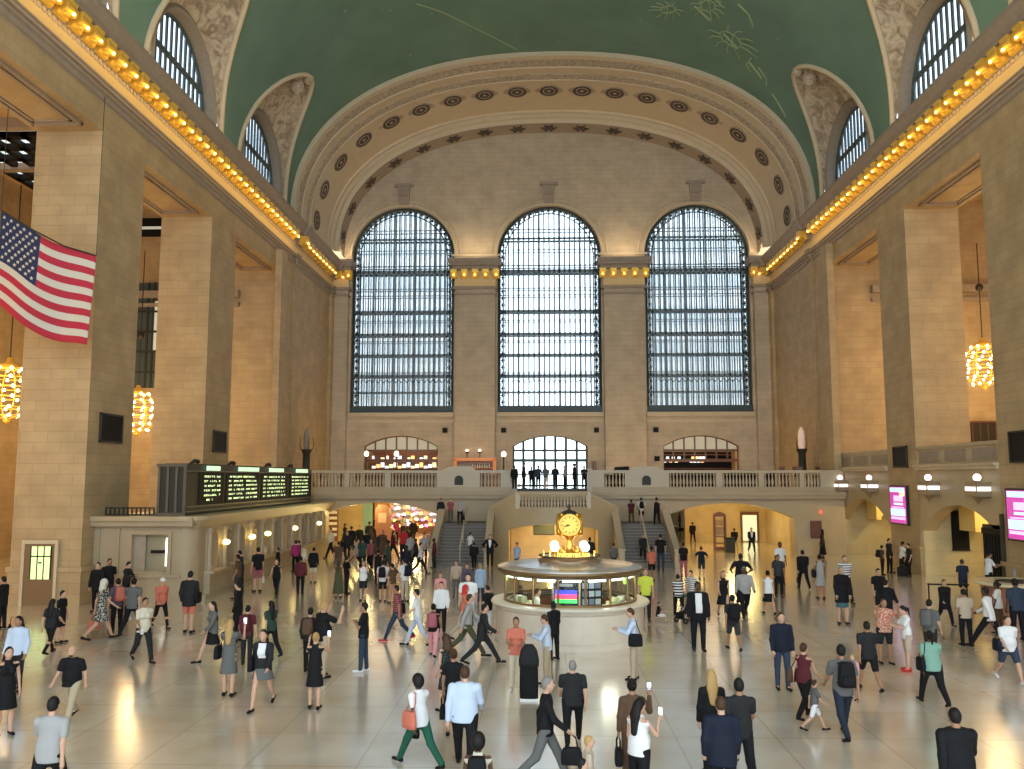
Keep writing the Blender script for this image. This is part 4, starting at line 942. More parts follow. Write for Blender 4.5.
for k in range(4):
    a=k*PI/2; 
    o=MB().lathe([(.03,0),(.08,.03),(.05,.1),(.1,.16),(.02,.24)],(0,0,0),8).build('urn_ornament',M_CG,cl,smooth=True); o.location=(.42*math.cos(a+.5),.42*math.sin(a+.5),0)
    o=MB().lathe([(.03,0),(.08,.03),(.05,.1),(.1,.16),(.02,.24)],(0,0,0),8).build('urn_ornament',M_CG,cl,smooth=True); o.location=(.42*math.cos(a-.5),.42*math.sin(a-.5),0)
# lit word ring
M_INFO=mat('lit_gold_letters',(1,.8,.2),.3,emit=1.6,ecol=(1,.60,.08))
inf=thing('information_sign','ring of glowing gold letters reading Information round the foot of the clock','sign',(BX,BYC,2.52))
def ringtext(word,c0,step=.095,R_=.93):
    for i,ch in enumerate(word):
        if ch==' ': continue
        a=c0+(i-(len(word)-1)/2)*step
        cu=bpy.data.curves.new('letter','FONT'); cu.body=ch; cu.size=.25; cu.extrude=.012; cu.align_x='CENTER'; cu.offset=.004; cu.materials.append(M_INFO)
        me=bpy.data.objects.new('letter',cu).to_mesh().copy(); me.materials.clear(); me.materials.append(M_INFO); o=bpy.data.objects.new('letter',me); COL.objects.link(o); o.parent=inf; o.location=(R_*math.cos(a),R_*math.sin(a),0.0); o.rotation_euler=(PI/2,0,a+PI/2)
ringtext('Information',-PI/2+.1,.105); ringtext('?',-PI/2-.72); ringtext('i',-PI/2-1.05); ringtext('?',-PI/2+.92)
ringtext('Information',PI/2,.105)
q=MB(); q.lathe([(.9,-.03),(.97,-.03),(.97,.0),(.9,.0)],(0,0,0),40); q.build('ring',M_BRZ,inf)
# ------------------------------------------------------------------ chandeliers
CHB=None
def chandelier(x,y,z,lab):
    global CHB
    t=thing('chandelier',lab,'chandelier',(x,y,z),0,'globe chandeliers in the side aisles')
    q=MB(); q.tube([(0,0,1.5),(0,0,19.9-z)],.035,6); q.ball((0,0,5.0),.25,8,6); q.build('chain',M_BRZ,t)
    q=MB(); q.lathe([(.01,1.75),(.12,1.7),(.2,1.45),(.5,1.38),(.6,1.2)],(0,0,0),16); q.build('crown',M_GOLD,t,smooth=True)
    rings=[(.7,1.15,8),(1.15,.7,12),(1.38,.2,14),(1.38,-.3,14),(1.15,-.8,12),(.7,-1.2,8)]
    for r,zz,n in rings:
        q=MB(); q.tube([((r-.08)*math.cos(2*PI*k/24),(r-.08)*math.sin(2*PI*k/24),zz) for k in range(25)],.035,4,cap=False); q.build('hoop',M_GOLD,t)
        for k in range(n):
            if CHB is None: CHB=MB().ball((0,0,0),.085,8,6).build('bulb',M_BULB,t,smooth=True); o=CHB
            else: o=CHB.copy(); COL.objects.link(o); o.parent=t
            a=2*PI*k/n+r; o.location=(r*math.cos(a),r*math.sin(a),zz)
    q=MB()
    for k in range(8):
        a=PI*k/4; q.tube([((rr-.08)*math.cos(a),(rr-.08)*math.sin(a),zz) for rr,zz,_ in [(.2,1.4,0)]+rings+[(.15,-1.4,0)]],.03,4)
    q.ball((0,0,-1.45),.16,8,6); q.build('ribs',M_GOLD,t)
chandelier(-27.0,55.0,9.2,'glowing globe chandelier between the two left piers')
chandelier(-27.4,42.0,9.2,'glowing globe chandelier cut by the left picture edge')
chandelier(27.3,55.0,12.0,'glowing round chandelier hanging in the right aisle')
# ------------------------------------------------------------------ flag
def flag():
    t=thing('flag','large striped red, white and blue flag with stars hanging by the nearest left pier','flag',(-19.3,32.2,0))
    # hangs from a cable in the left aisle mouth, seen nearly square on; u along the fly, v down
    p00=Vector((-1.15,-.2,15.05)); pu=Vector((4.6-.0,.6,0)) 
    Wd,Hd=3.25,3.75
    def S(u,v):
        x=-1.72+u*Wd-.08*v; y=-1.3+.9*u+.16*math.sin(u*9+v*2)*(.3+v*.7)
        z=14.85-v*Hd*.93-u*1.55+.10*math.sin(u*7+1)-.18*math.sin(PI*u)*(.4+v)
        return (x,y,z)
    nu=52; nst=13; sub=2
    M_R=mat('flag_red',(.46,.022,.045),.8); M_W=mat('flag_white',(.62,.57,.47),.8); M_B=mat('flag_blue',(.02,.03,.085),.8)
    b=MB(); vs=[]; nv=nst*sub
    for j in range(nv+1):
        for i in range(nu+1): vs.append(S(i/nu,j/nv))
    for j in range(nv):
        for i in range(nu):
            b.mi.append(2 if (i/nu<.41 and j<7*sub) else (0 if (j//sub)%2==0 else 1)); b.f.append((j*(nu+1)+i,j*(nu+1)+i+1,(j+1)*(nu+1)+i+1,(j+1)*(nu+1)+i))
    b.v=vs; o=b.build('cloth',[M_R,M_W,M_B],t,smooth=True,fix=False); md=o.modifiers.new('t','SOLIDIFY'); md.thickness=.015
    b=MB()
    for r in range(9):
        n=6 if r%2==0 else 5
        for c in range(n):
            u=.41*((c*2+(1 if r%2==0 else 2))/12); v=7/13*((r+1)/10)
            cx_,cy_,cz_=S(u,v); pts=[]
            for k in range(10):
                a=PI/2+k*PI/5; rr=.085 if k%2==0 else .036; pts.append((cx_+rr*math.cos(a),cy_-.03,cz_+rr*math.sin(a)-.25*rr*math.cos(a)))
            pts.append((cx_,cy_-.03,cz_)); m_=len(b.v); b.add(pts,[(k,(k+1)%10,10) for k in range(10)])
    b.build('stars',M_W,t)
    q=MB(); q.tube([S(0,-.004),S(.33,-.004),S(.66,-.004),S(1,-.004)],.03,5); q.tube([S(0,0),(S(0,0)[0],S(0,0)[1],19.8)],.015,4); q.tube([S(1,0),(S(1,0)[0],S(1,0)[1],19.8)],.015,4); q.build('cable',M_BRZ,t)
flag()
CRAB_=((12.0,55.0,.95,.7),(10.0,52.2,.7,1.6),(7.7,53.6,.6,2.4))
# ------------------------------------------------------------------ constellation painting on the vault
M_CON=mat('faded_gilt_paint',(.30,.38,.21),.8); M_CON2=mat('gilt_paint',(.36,.38,.20),.7)
def on_vault(px,py):
    """point of the vault above floor position (px along x, py along y)"""
    q=min(1,abs(px)/VA); return Vector((px,py,VZ+VB*(1-q**VN)**(1/VN)-.04))
cs=struct(empty('trim_2'))
rg=random.Random(11)
def stroke(pts,r=.05,m=M_CON):
    P=[]
    for (x0,y0),(x1,y1) in zip(pts,pts[1:]):
        for k in range(6): P.append(on_vault(x0+(x1-x0)*k/6,y0+(y1-y0)*k/6))
    P.append(on_vault(*pts[-1])); return P
b=MB()
def crab(cx,cy,s,rot):
    global b
    def R_(x,y): c,d=math.cos(rot),math.sin(rot); return (cx+s*(x*c-y*d),cy+s*(x*d+y*c))
    b.tube(stroke([R_(.9*math.cos(a*PI/8),.6*math.sin(a*PI/8)) for a in range(17)]),.05,4)
    for k in range(5):
        for w in (-1,1):
            a=.5+k*.5; x,y=.9*math.cos(a),.6*math.sin(a)*w
            b.tube(stroke([R_(x,y),R_(x*1.7,y*1.9),R_(x*2.2+.3,y*2.6)]),.045,4)
    for k in range(6): a=rg.uniform(-2.6,2.6); b.tube(stroke([R_(rg.uniform(-.8,.8),rg.uniform(-.5,.5)),R_(rg.uniform(-1.2,1.2),rg.uniform(-.9,.9))]),.04,4)
CRABS=CRAB_
for c in CRABS: crab(*c)
b.build('constellation_figures',M_CON,cs)
b=MB()
for u0,u1 in ((0,.16),(.3,.45),(.58,.72),(.84,1)): b.tube(stroke([(9.2+7.6*u0,52.6+6.9*u0),(9.2+7.6*u1,52.6+6.9*u1)]),.09,4)
b.tube(stroke([(-8.6,52),(-7.3,53.4),(-5,56.5),(-2.4,59.8)]),.05,4)
for q_ in ([(14.2,56.6),(14.9,57.3),(15.1,58.0)],[(13.6,56.0),(13.5,57.0),(13.9,57.6)],[(11.6,51.0),(12.4,51.6),(12.9,52.6)],[(8.2,51.4),(9.8,50.8),(10.8,51.8)]): b.tube(stroke(q_),.07,4)
b.build('zodiac_line',M_CON,cs)
b=MB()
for k in range(70):
    x=rg.uniform(-15,15); y=rg.uniform(38,60); b.ball(on_vault(x,y),rg.choice((.04,.06,.09)),5,4,.4)
b.build('gilt_stars',M_CON2,cs)
# ------------------------------------------------------------------ people: one continuous surface per body, grown from blended limbs
PC=dict(black=(.007,.007,.008),charcoal=(.018,.018,.019),darkgrey=(.035,.036,.038),grey=(.12,.12,.112),lightgrey=(.34,.33,.31),white=(.72,.72,.70),cream=(.62,.56,.42),
 navy=(.009,.012,.024),darkblue=(.016,.024,.04),denim=(.030,.045,.072),paleblue=(.50,.58,.70),lightblue=(.33,.45,.62),khaki=(.42,.34,.22),beige=(.46,.37,.27),tan=(.42,.24,.13),brown=(.10,.055,.03),
 maroon=(.10,.018,.025),red=(.50,.03,.03),coral=(.56,.16,.10),orange=(.78,.20,.06),pink=(.68,.30,.30),magenta=(.35,.03,.14),rose=(.35,.10,.12),green=(.015,.085,.05),darkgreen=(.03,.06,.045),olive=(.07,.075,.035),
 mint=(.20,.36,.275),teal=(.05,.12,.13),yellow=(.62,.70,.08),lime=(.6,.7,.1),purple=(.10,.08,.12),
 blond=(.42,.26,.09),brownhair=(.06,.03,.014),blackhair=(.010,.008,.007),greyhair=(.22,.20,.18),redhair=(.20,.07,.02),whitehair=(.6,.56,.45),
 light=(.56,.33,.22),mid=(.36,.19,.11),dark=(.10,.05,.03))
def pm(c,rough=.8):
    return mat('cloth_'+c if c not in('light','mid','dark') else 'skin_'+c,PC[c],rough if c not in('light','mid','dark') else .5,spec=.25)
def pattern_mat(name,c1,c2,scale):
    if name in MATS: return MATS[name]
    m,nt,b=_nt(name); N=nt.nodes.new; K=nt.links.new
    t=N('ShaderNodeTexCoord'); v=N('ShaderNodeTexVoronoi'); v.inputs['Scale'].default_value=scale; K(t.outputs['Object'],v.inputs['Vector'])
    r=N('ShaderNodeValToRGB'); r.color_ramp.interpolation='CONSTANT'; r.color_ramp.elements[0].color=(*PC[c1],1); r.color_ramp.elements[1].position=.42; r.color_ramp.elements[1].color=(*PC[c2],1)
    K(v.outputs['Distance'],r.inputs[0]); K(r.outputs[0],b.inputs['Base Color']); b.inputs['Roughness'].default_value=.8; return m
def stripe_mat(name,c1,c2,scale):
    if name in MATS: return MATS[name]
    m,nt,b=_nt(name); N=nt.nodes.new; K=nt.links.new
    t=N('ShaderNodeTexCoord'); s=N('ShaderNodeSeparateXYZ'); K(t.outputs['Object'],s.inputs[0]); mu=N('ShaderNodeMath'); mu.operation='MULTIPLY'; mu.inputs[1].default_value=scale; K(s.outputs[2],mu.inputs[0])
    fr=N('ShaderNodeMath'); fr.operation='FRACT'; K(mu.outputs[0],fr.inputs[0]); gt=N('ShaderNodeMath'); gt.operation='GREATER_THAN'; gt.inputs[1].default_value=.5; K(fr.outputs[0],gt.inputs[0])
    mx=N('ShaderNodeMix'); mx.data_type='RGBA'; K(gt.outputs[0],mx.inputs['Factor']); mx.inputs['A'].default_value=(*PC[c1],1); mx.inputs['B'].default_value=(*PC[c2],1); K(mx.outputs['Result'],b.inputs['Base Color']); b.inputs['Roughness'].default_value=.8; return m
def cmat(c):
    if c=='floral': return pattern_mat('floral_cloth','whitehair','darkgrey',26)
    if c=='darkfloral': return pattern_mat('dark_floral_cloth','darkgreen','black',22)
    if c=='coralprint': return pattern_mat('coral_print_cloth','cream','coral',24)
    if c=='bwstripe': return stripe_mat('black_white_stripe','white','black',9)
    if c=='maroonstripe': return stripe_mat('maroon_stripe','maroon','rose',16)
    if c=='whitestripe': return stripe_mat('pale_stripe','white','grey',12)
    return pm(c)
def nets(F,o,h):
    """surface nets over the field F (negative inside)"""
    S=F<0; nx,ny,nz=F.shape
    c=np.zeros((nx-1,ny-1,nz-1),np.int8); sl=[slice(0,-1),slice(1,None)]
    for i in (0,1):
        for j in (0,1):
            for k in (0,1): c+=S[sl[i],sl[j],sl[k]]
    act=(c>0)&(c<8); idx=-np.ones(act.shape,np.int64); n=int(act.sum())
    if n==0: return np.zeros((0,3)),np.zeros((0,4),int)
    idx[act]=np.arange(n); I=np.argwhere(act); acc=np.zeros((n,3)); cnt=np.zeros(n)
    for ax in range(3):
        u,v=[a for a in range(3) if a!=ax]
        for du in (0,1):
            for dv in (0,1):
                a=I.copy(); a[:,u]+=du; a[:,v]+=dv; b=a.copy(); b[:,ax]+=1
                fa=F[a[:,0],a[:,1],a[:,2]]; fb=F[b[:,0],b[:,1],b[:,2]]; m=(fa<0)!=(fb<0)
                t=np.zeros(n); t[m]=fa[m]/(fa[m]-fb[m]); p=a.astype(float); p[:,ax]+=t
                acc[m]+=p[m]; cnt[m]+=1
    V=acc/cnt[:,None]*h+o
    Q=[]
    for ax in range(3):
        u,v=[(1,2),(2,0),(0,1)][ax]
        A=S; B=np.roll(S,-1,ax); d=A!=B
        s=[slice(None)]*3; s[ax]=slice(0,-1); s[u]=slice(1,-1); s[v]=slice(1,-1)
        m=np.zeros_like(d); m[tuple(s)]=d[tuple(s)]
        E_=np.argwhere(m)
        if not len(E_): continue
        def g(du,dv):
            q=E_.copy(); q[:,u]-=du; q[:,v]-=dv; return idx[q[:,0],q[:,1],q[:,2]]
        q=np.stack([g(1,1),g(0,1),g(0,0),g(1,0)],1); fl=~A[m]; q[fl]=q[fl][:,::-1]; Q.append(q)
    Q=np.concatenate(Q); Q=Q[(Q>=0).all(1)]
    return V,Q
def cap(a,b,ra,rb=None,sy=1.0):
    return ('c',np.array(a,float),np.array(b,float),ra,ra if rb is None else rb,sy)
def ell(c,r): return ('e',np.array(c,float),np.array(r,float))
def ev(P,pr):
    if pr[0]=='c':
        _,a,b,ra,rb,sy=pr
        if sy!=1: P=P*np.array([1,1/sy,1]); a=a*np.array([1,1/sy,1]); b=b*np.array([1,1/sy,1])
        ba=b-a; pa=P-a; L=ba@ba; t=np.clip((pa@ba)/L,0,1) if L>1e-12 else np.zeros(P.shape[:-1])
        d=pa-t[...,None]*ba; d=np.sqrt((d*d).sum(-1))-(ra+(rb-ra)*t); return d*(sy if sy<1 else 1)
    if pr[0]=='e':
        q=(P-pr[1])/pr[2]; k0=np.sqrt((q*q).sum(-1)); return (k0-1)*pr[2].min()
    if pr[0]=='f': return pr[1](P)
def smin(a,b,k):
    h=np.clip(.5+.5*(b-a)/k,0,1); return b+(a-b)*h-k*h*(1-h)
def bounds(prs):
    lo=[];hi=[]
    for p in prs:
        if p[0]=='c': r=max(p[3],p[4]); lo+=[np.minimum(p[1],p[2])-r]; hi+=[np.maximum(p[1],p[2])+r]
        elif p[0]=='e': lo+=[p[1]-p[2]]; hi+=[p[1]+p[2]]
        elif p[0]=='f': lo+=[p[2]]; hi+=[p[3]]
    return np.min(lo,0),np.max(hi,0)
def grow(prs,h,k=.03,clip=None,frame=None):
    lo,hi=bounds(prs); lo=lo-2.5*h-.02; hi=hi+2.5*h+.02
    n=np.maximum(4,np.ceil((hi-lo)/h).astype(int)+1)
    ax=[lo[i]+h*np.arange(n[i]) for i in range(3)]
    P=np.stack(np.meshgrid(*ax,indexing='ij'),-1); F=None
    for p in prs:
        d=ev(P,p); F=d if F is None else smin(F,d,k)
    if clip is not None: F=clip(P,F)
    return nets(F,lo,h)
def mk(name,V,Q,m,parent,extra=None,mats=None):
    me=bpy.data.meshes.new(name); v=V.tolist(); f=Q.tolist(); mi=[0]*len(f)
    if extra:
        for ev_,ef,em in extra:
            o=len(v); v+= [tuple(p) for p in ev_]; f+=[tuple(i+o for i in q) for q in ef]; mi+=[em]*len(ef)
    me.from_pydata(v,[],f)
    for q in (mats or [m]): me.materials.append(q)
    me.polygons.foreach_set('material_index',mi); me.polygons.foreach_set('use_smooth',[True]*len(f))
    o=bpy.data.objects.new(name,me); COL.objects.link(o); o.parent=parent; return o
def rotx(a): c,s=math.cos(a),math.sin(a); return np.array([[1,0,0],[0,c,-s],[0,s,c]])
def rotz(a): c,s=math.cos(a),math.sin(a); return np.array([[c,-s,0],[s,c,0],[0,0,1]])
# pose: legs ((flex,knee) left, right), arms ((flex,abd,elbow,inward) left,right), lean, head pitch
POSES=dict(
 stand=(((2,2),(-2,2)),((3,9,12,5),(4,9,14,5)),0,0),
 relax=(((6,8),(-3,0)),((-4,10,25,15),(6,8,18,5)),0,6),
 walk=(((27,6),(-20,28)),((-22,8,18,0),(24,8,28,5)),3,0),
 walk2=(((-20,28),(27,6)),((24,8,28,5),(-22,8,18,0)),3,0),
 stride=(((34,4),(-27,22)),((-26,8,14,0),(28,8,30,5)),6,0),
 stride2=(((-27,22),(34,4)),((28,8,30,5),(-26,8,14,0)),6,0),
 cross=(((4,2),(-4,2)),((22,12,95,62),(22,12,95,62)),-2,0),
 phone=(((4,4),(-3,0)),((4,9,14,5),(38,10,98,30)),0,14),
 photo=(((3,2),(-3,2)),((62,18,100,34),(62,18,100,34)),0,0),
 read=(((4,4),(-4,0)),((32,8,72,30),(32,8,72,30)),2,16),
 hips=(((3,2),(-3,2)),((-12,38,75,40),(-12,38,75,40)),0,0),
 push=(((22,8),(-16,20)),((38,4,30,5),(38,4,30,5)),6,4),
 carry=(((20,6),(-15,20)),((2,10,6,0),(18,8,80,10)),2,0),
 coat=(((3,2),(-3,2)),((26,6,66,20),(30,8,60,25)),0,4),
 ear=(((20,6),(-15,20)),((0,10,10,0),(30,30,128,22)),2,0),
 sit=(((88,88),(84,84)),((30,8,60,20),(30,8,60,20)),6,6),
)
def limb(d0,a): pass
PEOPLE=[]
def person(loc,head,H,pose,top,tc,bot,bc,hair='short',hc='blackhair',skin='light',fem=0,fat=1.0,vox=.02,label='',group=None,shoe='black',det=1,front=None,z0=None):
    rt=thing('person',label,'person',loc,head,group)
    s=H/1.75; rt.scale=(s,s,s)
    fat=fat*1.05; legs,arms,lean,hp=POSES[pose]; D=math.radians
    hipz=.93; hw=.088*fat
    sw=(.165 if fem else .19)*(.5+.5*fat)
    feet=[]; J={}
    for i,(fx,kn) in enumerate(legs):
        sd=(-1,1)[i]; hipp=np.array([sd*hw,0,hipz]); a=D(fx)
        kneep=hipp+.43*np.array([sd*.03,math.sin(a),-math.cos(a)]); b=a-D(kn)
        ank=kneep+.425*np.array([0,math.sin(b),-math.cos(b)]); toe_a=b*.6 if kn>15 else 0
        toe=ank+np.array([sd*.02,.15*math.cos(toe_a),-.055+.15*math.sin(toe_a)]); heel=ank+np.array([0,-.045,-.05])
        J['L'+str(i)]=(hipp,kneep,ank,toe,heel); feet.append(min(toe[2],heel[2])-.03)
    dz=-min(feet)
    if pose=='sit': dz=-.45+.0
    up=np.array([0,0,dz])
    for k in list(J): J[k]=tuple(p+up for p in J[k])
    L_=D(lean); pel=np.array([0,0,hipz+.03])+up
    def T(y,z): # torso point above pelvis with lean
        return pel+np.array([0,y+math.sin(L_)*z,math.cos(L_)*z])
    neck=T(-.01,.505); sh=[]
    for i,(f,ab,el,inn) in enumerate(arms):
        sd=(-1,1)[i]; S0=T(0,.425)+np.array([sd*sw*.97,0,0]); a=D(f); ab=D(ab)
        e=S0+.285*np.array([sd*math.sin(ab),math.sin(a)*math.cos(ab),-math.cos(a)*math.cos(ab)])
        b=a+D(el); dr=np.array([sd*math.sin(ab)*.4,math.sin(b),-math.cos(b)]); dr=rotz(sd*D(inn))@dr; dr/=np.linalg.norm(dr)
        w=e+.245*dr; hd=w+.07*dr; J['A'+str(i)]=(S0,e,w,hd,dr)
    # torso pieces
    wr=(.118 if fem else .135)*fat; cr=(.145 if fem else .165)*(.4+.6*fat)
    def torso(g=0,low=-.02,hi=.40):
        pr=[cap(T(0,.08),T(0,.16),wr+.012*fat+g,wr+g,.68),cap(T(0,.16),T(0,.36),wr+g,cr-.01+g,.64),cap(T(0,low),T(0,.06),(.155 if fem else .15)*fat+g,wr+.02+g,.70)]
        for sd in (-1,1): pr.append(cap(T(-.005,.445)+np.array([sd*.04,0,0]),T(0,.405)+np.array([sd*sw*.86,0,0]),.066+g*.6,.052+g))
        pr.append(cap(T(-.005,.45),T(-.008,.515),.070+g*.5,.053+g*.3))
        if fem: 
            for sd in (-1,1): pr.append(ell(T(.075,.30)+np.array([sd*.065,0,0]),(.058+g,.055+g,.06+g)))
        if fat>1.15: pr.append(ell(T(.045,.12),(.135*fat+g,.11*fat+g,.14+g)))
        return pr
    R=rotx(-D(hp)); hc0=neck+np.array([0,.012,.04])
    def inhead(P): return (P-hc0)@R   # into head frame
    HC=np.array([0,.022,.105])
    def hp_(p): return hc0+R@np.array(p,float)
    hb=(hc0-.25,hc0+np.array([.25,.25,.32]))
    def headf(P):
        q=inhead(P); d=ev(q,ell(HC,(.079,.097,.115))); d=smin(d,ev(q,cap((0,.05,.045),(0,.062,.035),.045,.035)),.03)
        d=smin(d,ev(q,cap((0,.112,.11),(0,.128,.085),.009,.013)),.012)
        for sd in (-1,1): d=smin(d,ev(q,ell((sd*.076,.015,.095),(.012,.018,.03))),.008)
        return d
    prs=[('f',headf,*hb),cap(neck-np.array([0,0,.04]),hc0+np.array([0,.0,.05]),.052,.048)]
    prs+=torso(-.022,0.0)
    for i in (0,1):
        S0,e,w,hd,dr=J['A'+str(i)]; k=(.85 if fem else 1)*(.6+.4*fat)
        prs+=[cap(S0,e,.046*k,.037*k),cap(e,w,.038*k,.025*k),cap(w,hd,.026*k,.034*k,1)]
        a,b,c,t,hl=J['L'+str(i)]; prs+=[cap(a,b,.082*fat,.052*(.7+.3*fat)),cap(b,b+(c-b)*.35,.05*(.7+.3*fat),.054*(.7+.3*fat)),cap(b+(c-b)*.35,c,.054*(.7+.3*fat),.034),cap(c,t,.032,.022)]
    V,Q=grow(prs,vox,.022)
    ex=[]; mats=[pm(skin)]
    if det:
        mats+=[mat('eye_white',(.7,.7,.68),.3),mat('eye_dark',(.02,.015,.01),.3),mat('lips',(.35,.11,.09),.5)]
        for i in (0,1):
            S0,e,w,hd,dr=J['A'+str(i)]; sd=(-1,1)[i]
            side_=np.cross(dr,np.array([0,0,1.])) ; 
            if np.linalg.norm(side_)<.35: side_=np.array([0,1.,0]); side_-=dr*(side_@dr)
            side_/=np.linalg.norm(side_); nrm=np.cross(dr,side_)*1.0
            if nrm@np.array([-sd,0,0])<0: nrm=-nrm
            for k,(o_,ln) in enumerate(((-.026,.058),(-.009,.068),(.009,.072),(.026,.064))):
                b0=hd+dr*.018+side_*o_; b1=b0+dr*ln*.5+nrm*.012; b2=b1+dr*ln*.35+nrm*.026
                mb=MB(); mb.tube([b0,b1,b2],[.0095,.0085,.0065],5); ex.append((mb.v,mb.f,0))
            b0=w+dr*.03+side_*(.028 if side_[1]>0 else -.028); sg_=1 if side_[1]>0 else -1
            mb=MB(); mb.tube([b0,b0+side_*sg_*.022+dr*.025+nrm*.008,b0+side_*sg_*.026+dr*.055+nrm*.02],[.012,.0105,.008],5); ex.append((mb.v,mb.f,0))
        for sd in (-1,1):
            mb=MB(); mb.ball((0,0,0),.0125,8,6); ex.append(([hp_((sd*.03+v[0],.104+v[1]*.6,.118+v[2]*.7)) for v in mb.v],mb.f,1))
            mb=MB(); mb.ball((0,0,0),.0068,6,5); ex.append(([hp_((sd*.03+v[0],.1115+v[1]*.5,.118+v[2])) for v in mb.v],mb.f,2))
            mb=MB(); mb.tube([(sd*.016,.113,.134),(sd*.03,.114,.14),(sd*.046,.103,.136)],.004,4); ex.append(([hp_(v) for v in mb.v],mb.f,2))
        mb=MB(); mb.tube([(-.024,.098,.057),(0,.106,.056),(.024,.098,.057)],[.003,.007,.003],5); ex.append(([hp_(v) for v in mb.v],mb.f,3))
    body=mk('body',V,Q,None,rt,ex,mats)
    # hair and headwear
    def hairf(P,g=.0,cut=.035):
        q=inhead(P); d=ev(q,ell(HC+np.array([0,-.014,.012]),(.083+g,.098+g,.118+g)))
        return np.maximum(d,(q[...,1]*.78-(q[...,2]-.105)*.62)-cut)
    hz=[]
    if hair in('short','long','bun','pony','curly','afro'):
        hz=[('f',lambda P:hairf(P,.018 if hair in('curly',) else .028 if hair=='afro' else 0,.032),*hb)]
        if hair=='long': hz+=[cap(hp_((0,-.05,.09)),hp_((0,-.075,-.06)),.085,.09,.62),cap(hp_((0,-.075,-.06)),T(-.12,.26),.09,.06,.5)]
        if hair=='curly': hz+=[cap(hp_((-.05,-.03,.06)),hp_((-.06,-.04,-.08)),.06,.07),cap(hp_((.05,-.03,.06)),hp_((.06,-.04,-.08)),.06,.07),cap(hp_((0,-.07,.05)),hp_((0,-.09,-.1)),.07,.07)]
        if hair=='bun': hz+=[ell(hp_((0,-.10,.13)),(.042,.04,.042))]
        if hair=='pony': hz+=[cap(hp_((0,-.09,.13)),hp_((0,-.125,.10)),.028,.034),cap(hp_((0,-.125,.10)),hp_((0,-.11,-.06)),.034,.018)]
    if hair=='beard': hz=[('f',lambda P:np.maximum(ev(inhead(P),cap((0,.035,.05),(0,.058,.03),.062,.048)),inhead(P)[...,2]-.052),*hb)]
    if hz: mk('hair',*grow(hz,max(vox*.8,.014),.02),pm(hc,.6),rt)
    if hair in('cap','helmet','hat'):
        V,Q=grow([('f',lambda P:np.maximum(ev(inhead(P),ell(HC+np.array([0,0,.02]),(.09,.11,.115))),.115-inhead(P)[...,2]),*hb)]+([cap(hp_((0,.09,.125)),hp_((0,.15,.12)),.02,.015)] if hair=='cap' else []),vox*.8,.01); mk('hat',V,Q,pm(hc),rt)
        mk('hair',*grow([('f',lambda P:np.maximum(hairf(P,-.004,.02),inhead(P)[...,2]-.12),*hb)],vox*.8,.01),pm('brownhair',.6),rt)
    if hair=='scarf':
        mk('headscarf',*grow([('f',lambda P:hairf(P,.012,.045),*hb),cap(hp_((0,-.02,.03)),neck+np.array([0,-.01,.0]),.085,.10)],vox*.8,.03),pm(hc),rt)
    # garments
    sl={'tee':.62,'tank':0,'long':2,'jacket':2,'coat':2,'dress':0,'teedress':.5,'vest':0}.get(top,.6)
    g=.013 if top not in('jacket','coat') else .024
    hem={'jacket':-.20,'coat':-.30,'tee':-.10,'long':-.10,'tank':-.08,'vest':-.08}.get(top,-.05)
    pr=torso(g,hem if top not in('dress','teedress') else -.04)
    if top not in('dress','teedress'): pr.append(cap(T(0,hem+.02),T(0,.08),.160*fat+g,.150*fat+g,.74))
    pr=[p for p in pr]
    for i in (0,1):
        S0,e,w,hd,dr=J['A'+str(i)]; k=(.9 if fem else 1)*(.6+.4*fat)
        r0=.056*k+g*.7; 
        if sl>0: pr.append(cap(S0,S0+(e-S0)*min(1,sl),r0,r0-.006 if sl<1 else r0-.012))
        if sl>1: pr.append(cap(e,e+(w-e)*.93,r0-.010,.036*k+g*.6))
    lowz=(pel[2]+hem-.02); neckz=neck[2]+.012
    skirt=None
    def cone(zt,zb,rt_,rb,sy=.78,yo=0):
        def f(P):
            z=P[...,2]; t=np.clip((zt-z)/(zt-zb),0,1); r=rt_+(rb-rt_)*t
            d=(np.sqrt(P[...,0]**2+((P[...,1]-yo)/sy)**2)-r)*.8; return np.maximum(d,np.maximum(zb-z,z-zt))
        R2=max(rt_,rb); return ('f',f,np.array([-R2,-R2,zb]),np.array([R2,R2,zt]))
    spread=max(0,max(abs(J['L0'][1][1]),abs(J['L1'][1][1]))-.05)
    if top in('dress','teedress'):
        zb={'short':.52,'long':.2}.get(bot,.48)+0*up[2]; pr.append(cone(pel[2]+.05,zb,.135*fat,(.21 if bot!='long' else .27)+spread*.35)); lowz=zb
    if top=='coat': pr.append(cone(pel[2]+.05,pel[2]-.32,.15*fat,.21)); lowz=pel[2]-.32
    def clipt(P,F):
        F=np.maximum(F,lowz-P[...,2]); F=np.maximum(F,(P[...,2]-neckz-.0))
        if top in('tank','dress','vest'): F=np.maximum(F,np.where(np.abs(P[...,0])<sw*.45,-1,P[...,2]-(neckz-.095)))
        return F
    nm={'tee':'t_shirt','tank':'tank_top','long':'shirt','jacket':'jacket','coat':'coat','dress':'dress','teedress':'dress','vest':'vest'}[top]
    tm=mk(nm,*grow(pr,vox,.03,clipt),cmat(tc),rt)
    if front:   # pale shirt front showing in an open jacket
        def ff(P):
            d=None
            for p in torso(g+.012,-.02):
                q=ev(P,p); d=q if d is None else smin(d,q,.03)
            z=P[...,2]-pel[2]; w_=.035+.05*np.clip(z/.4,0,1) if front!='wide' else .085
            return np.maximum(np.maximum(d,np.abs(P[...,0])-w_),np.maximum(-P[...,1]+.02,np.maximum((.0 if front=='wide' else .06)-z,z-.49)))
        p0=pel; mk('shirt_front',*grow([('f',ff,p0+np.array([-.12,0,-.05]),p0+np.array([.12,.25,.52]))],vox*.8,.01),pm('white'),rt)
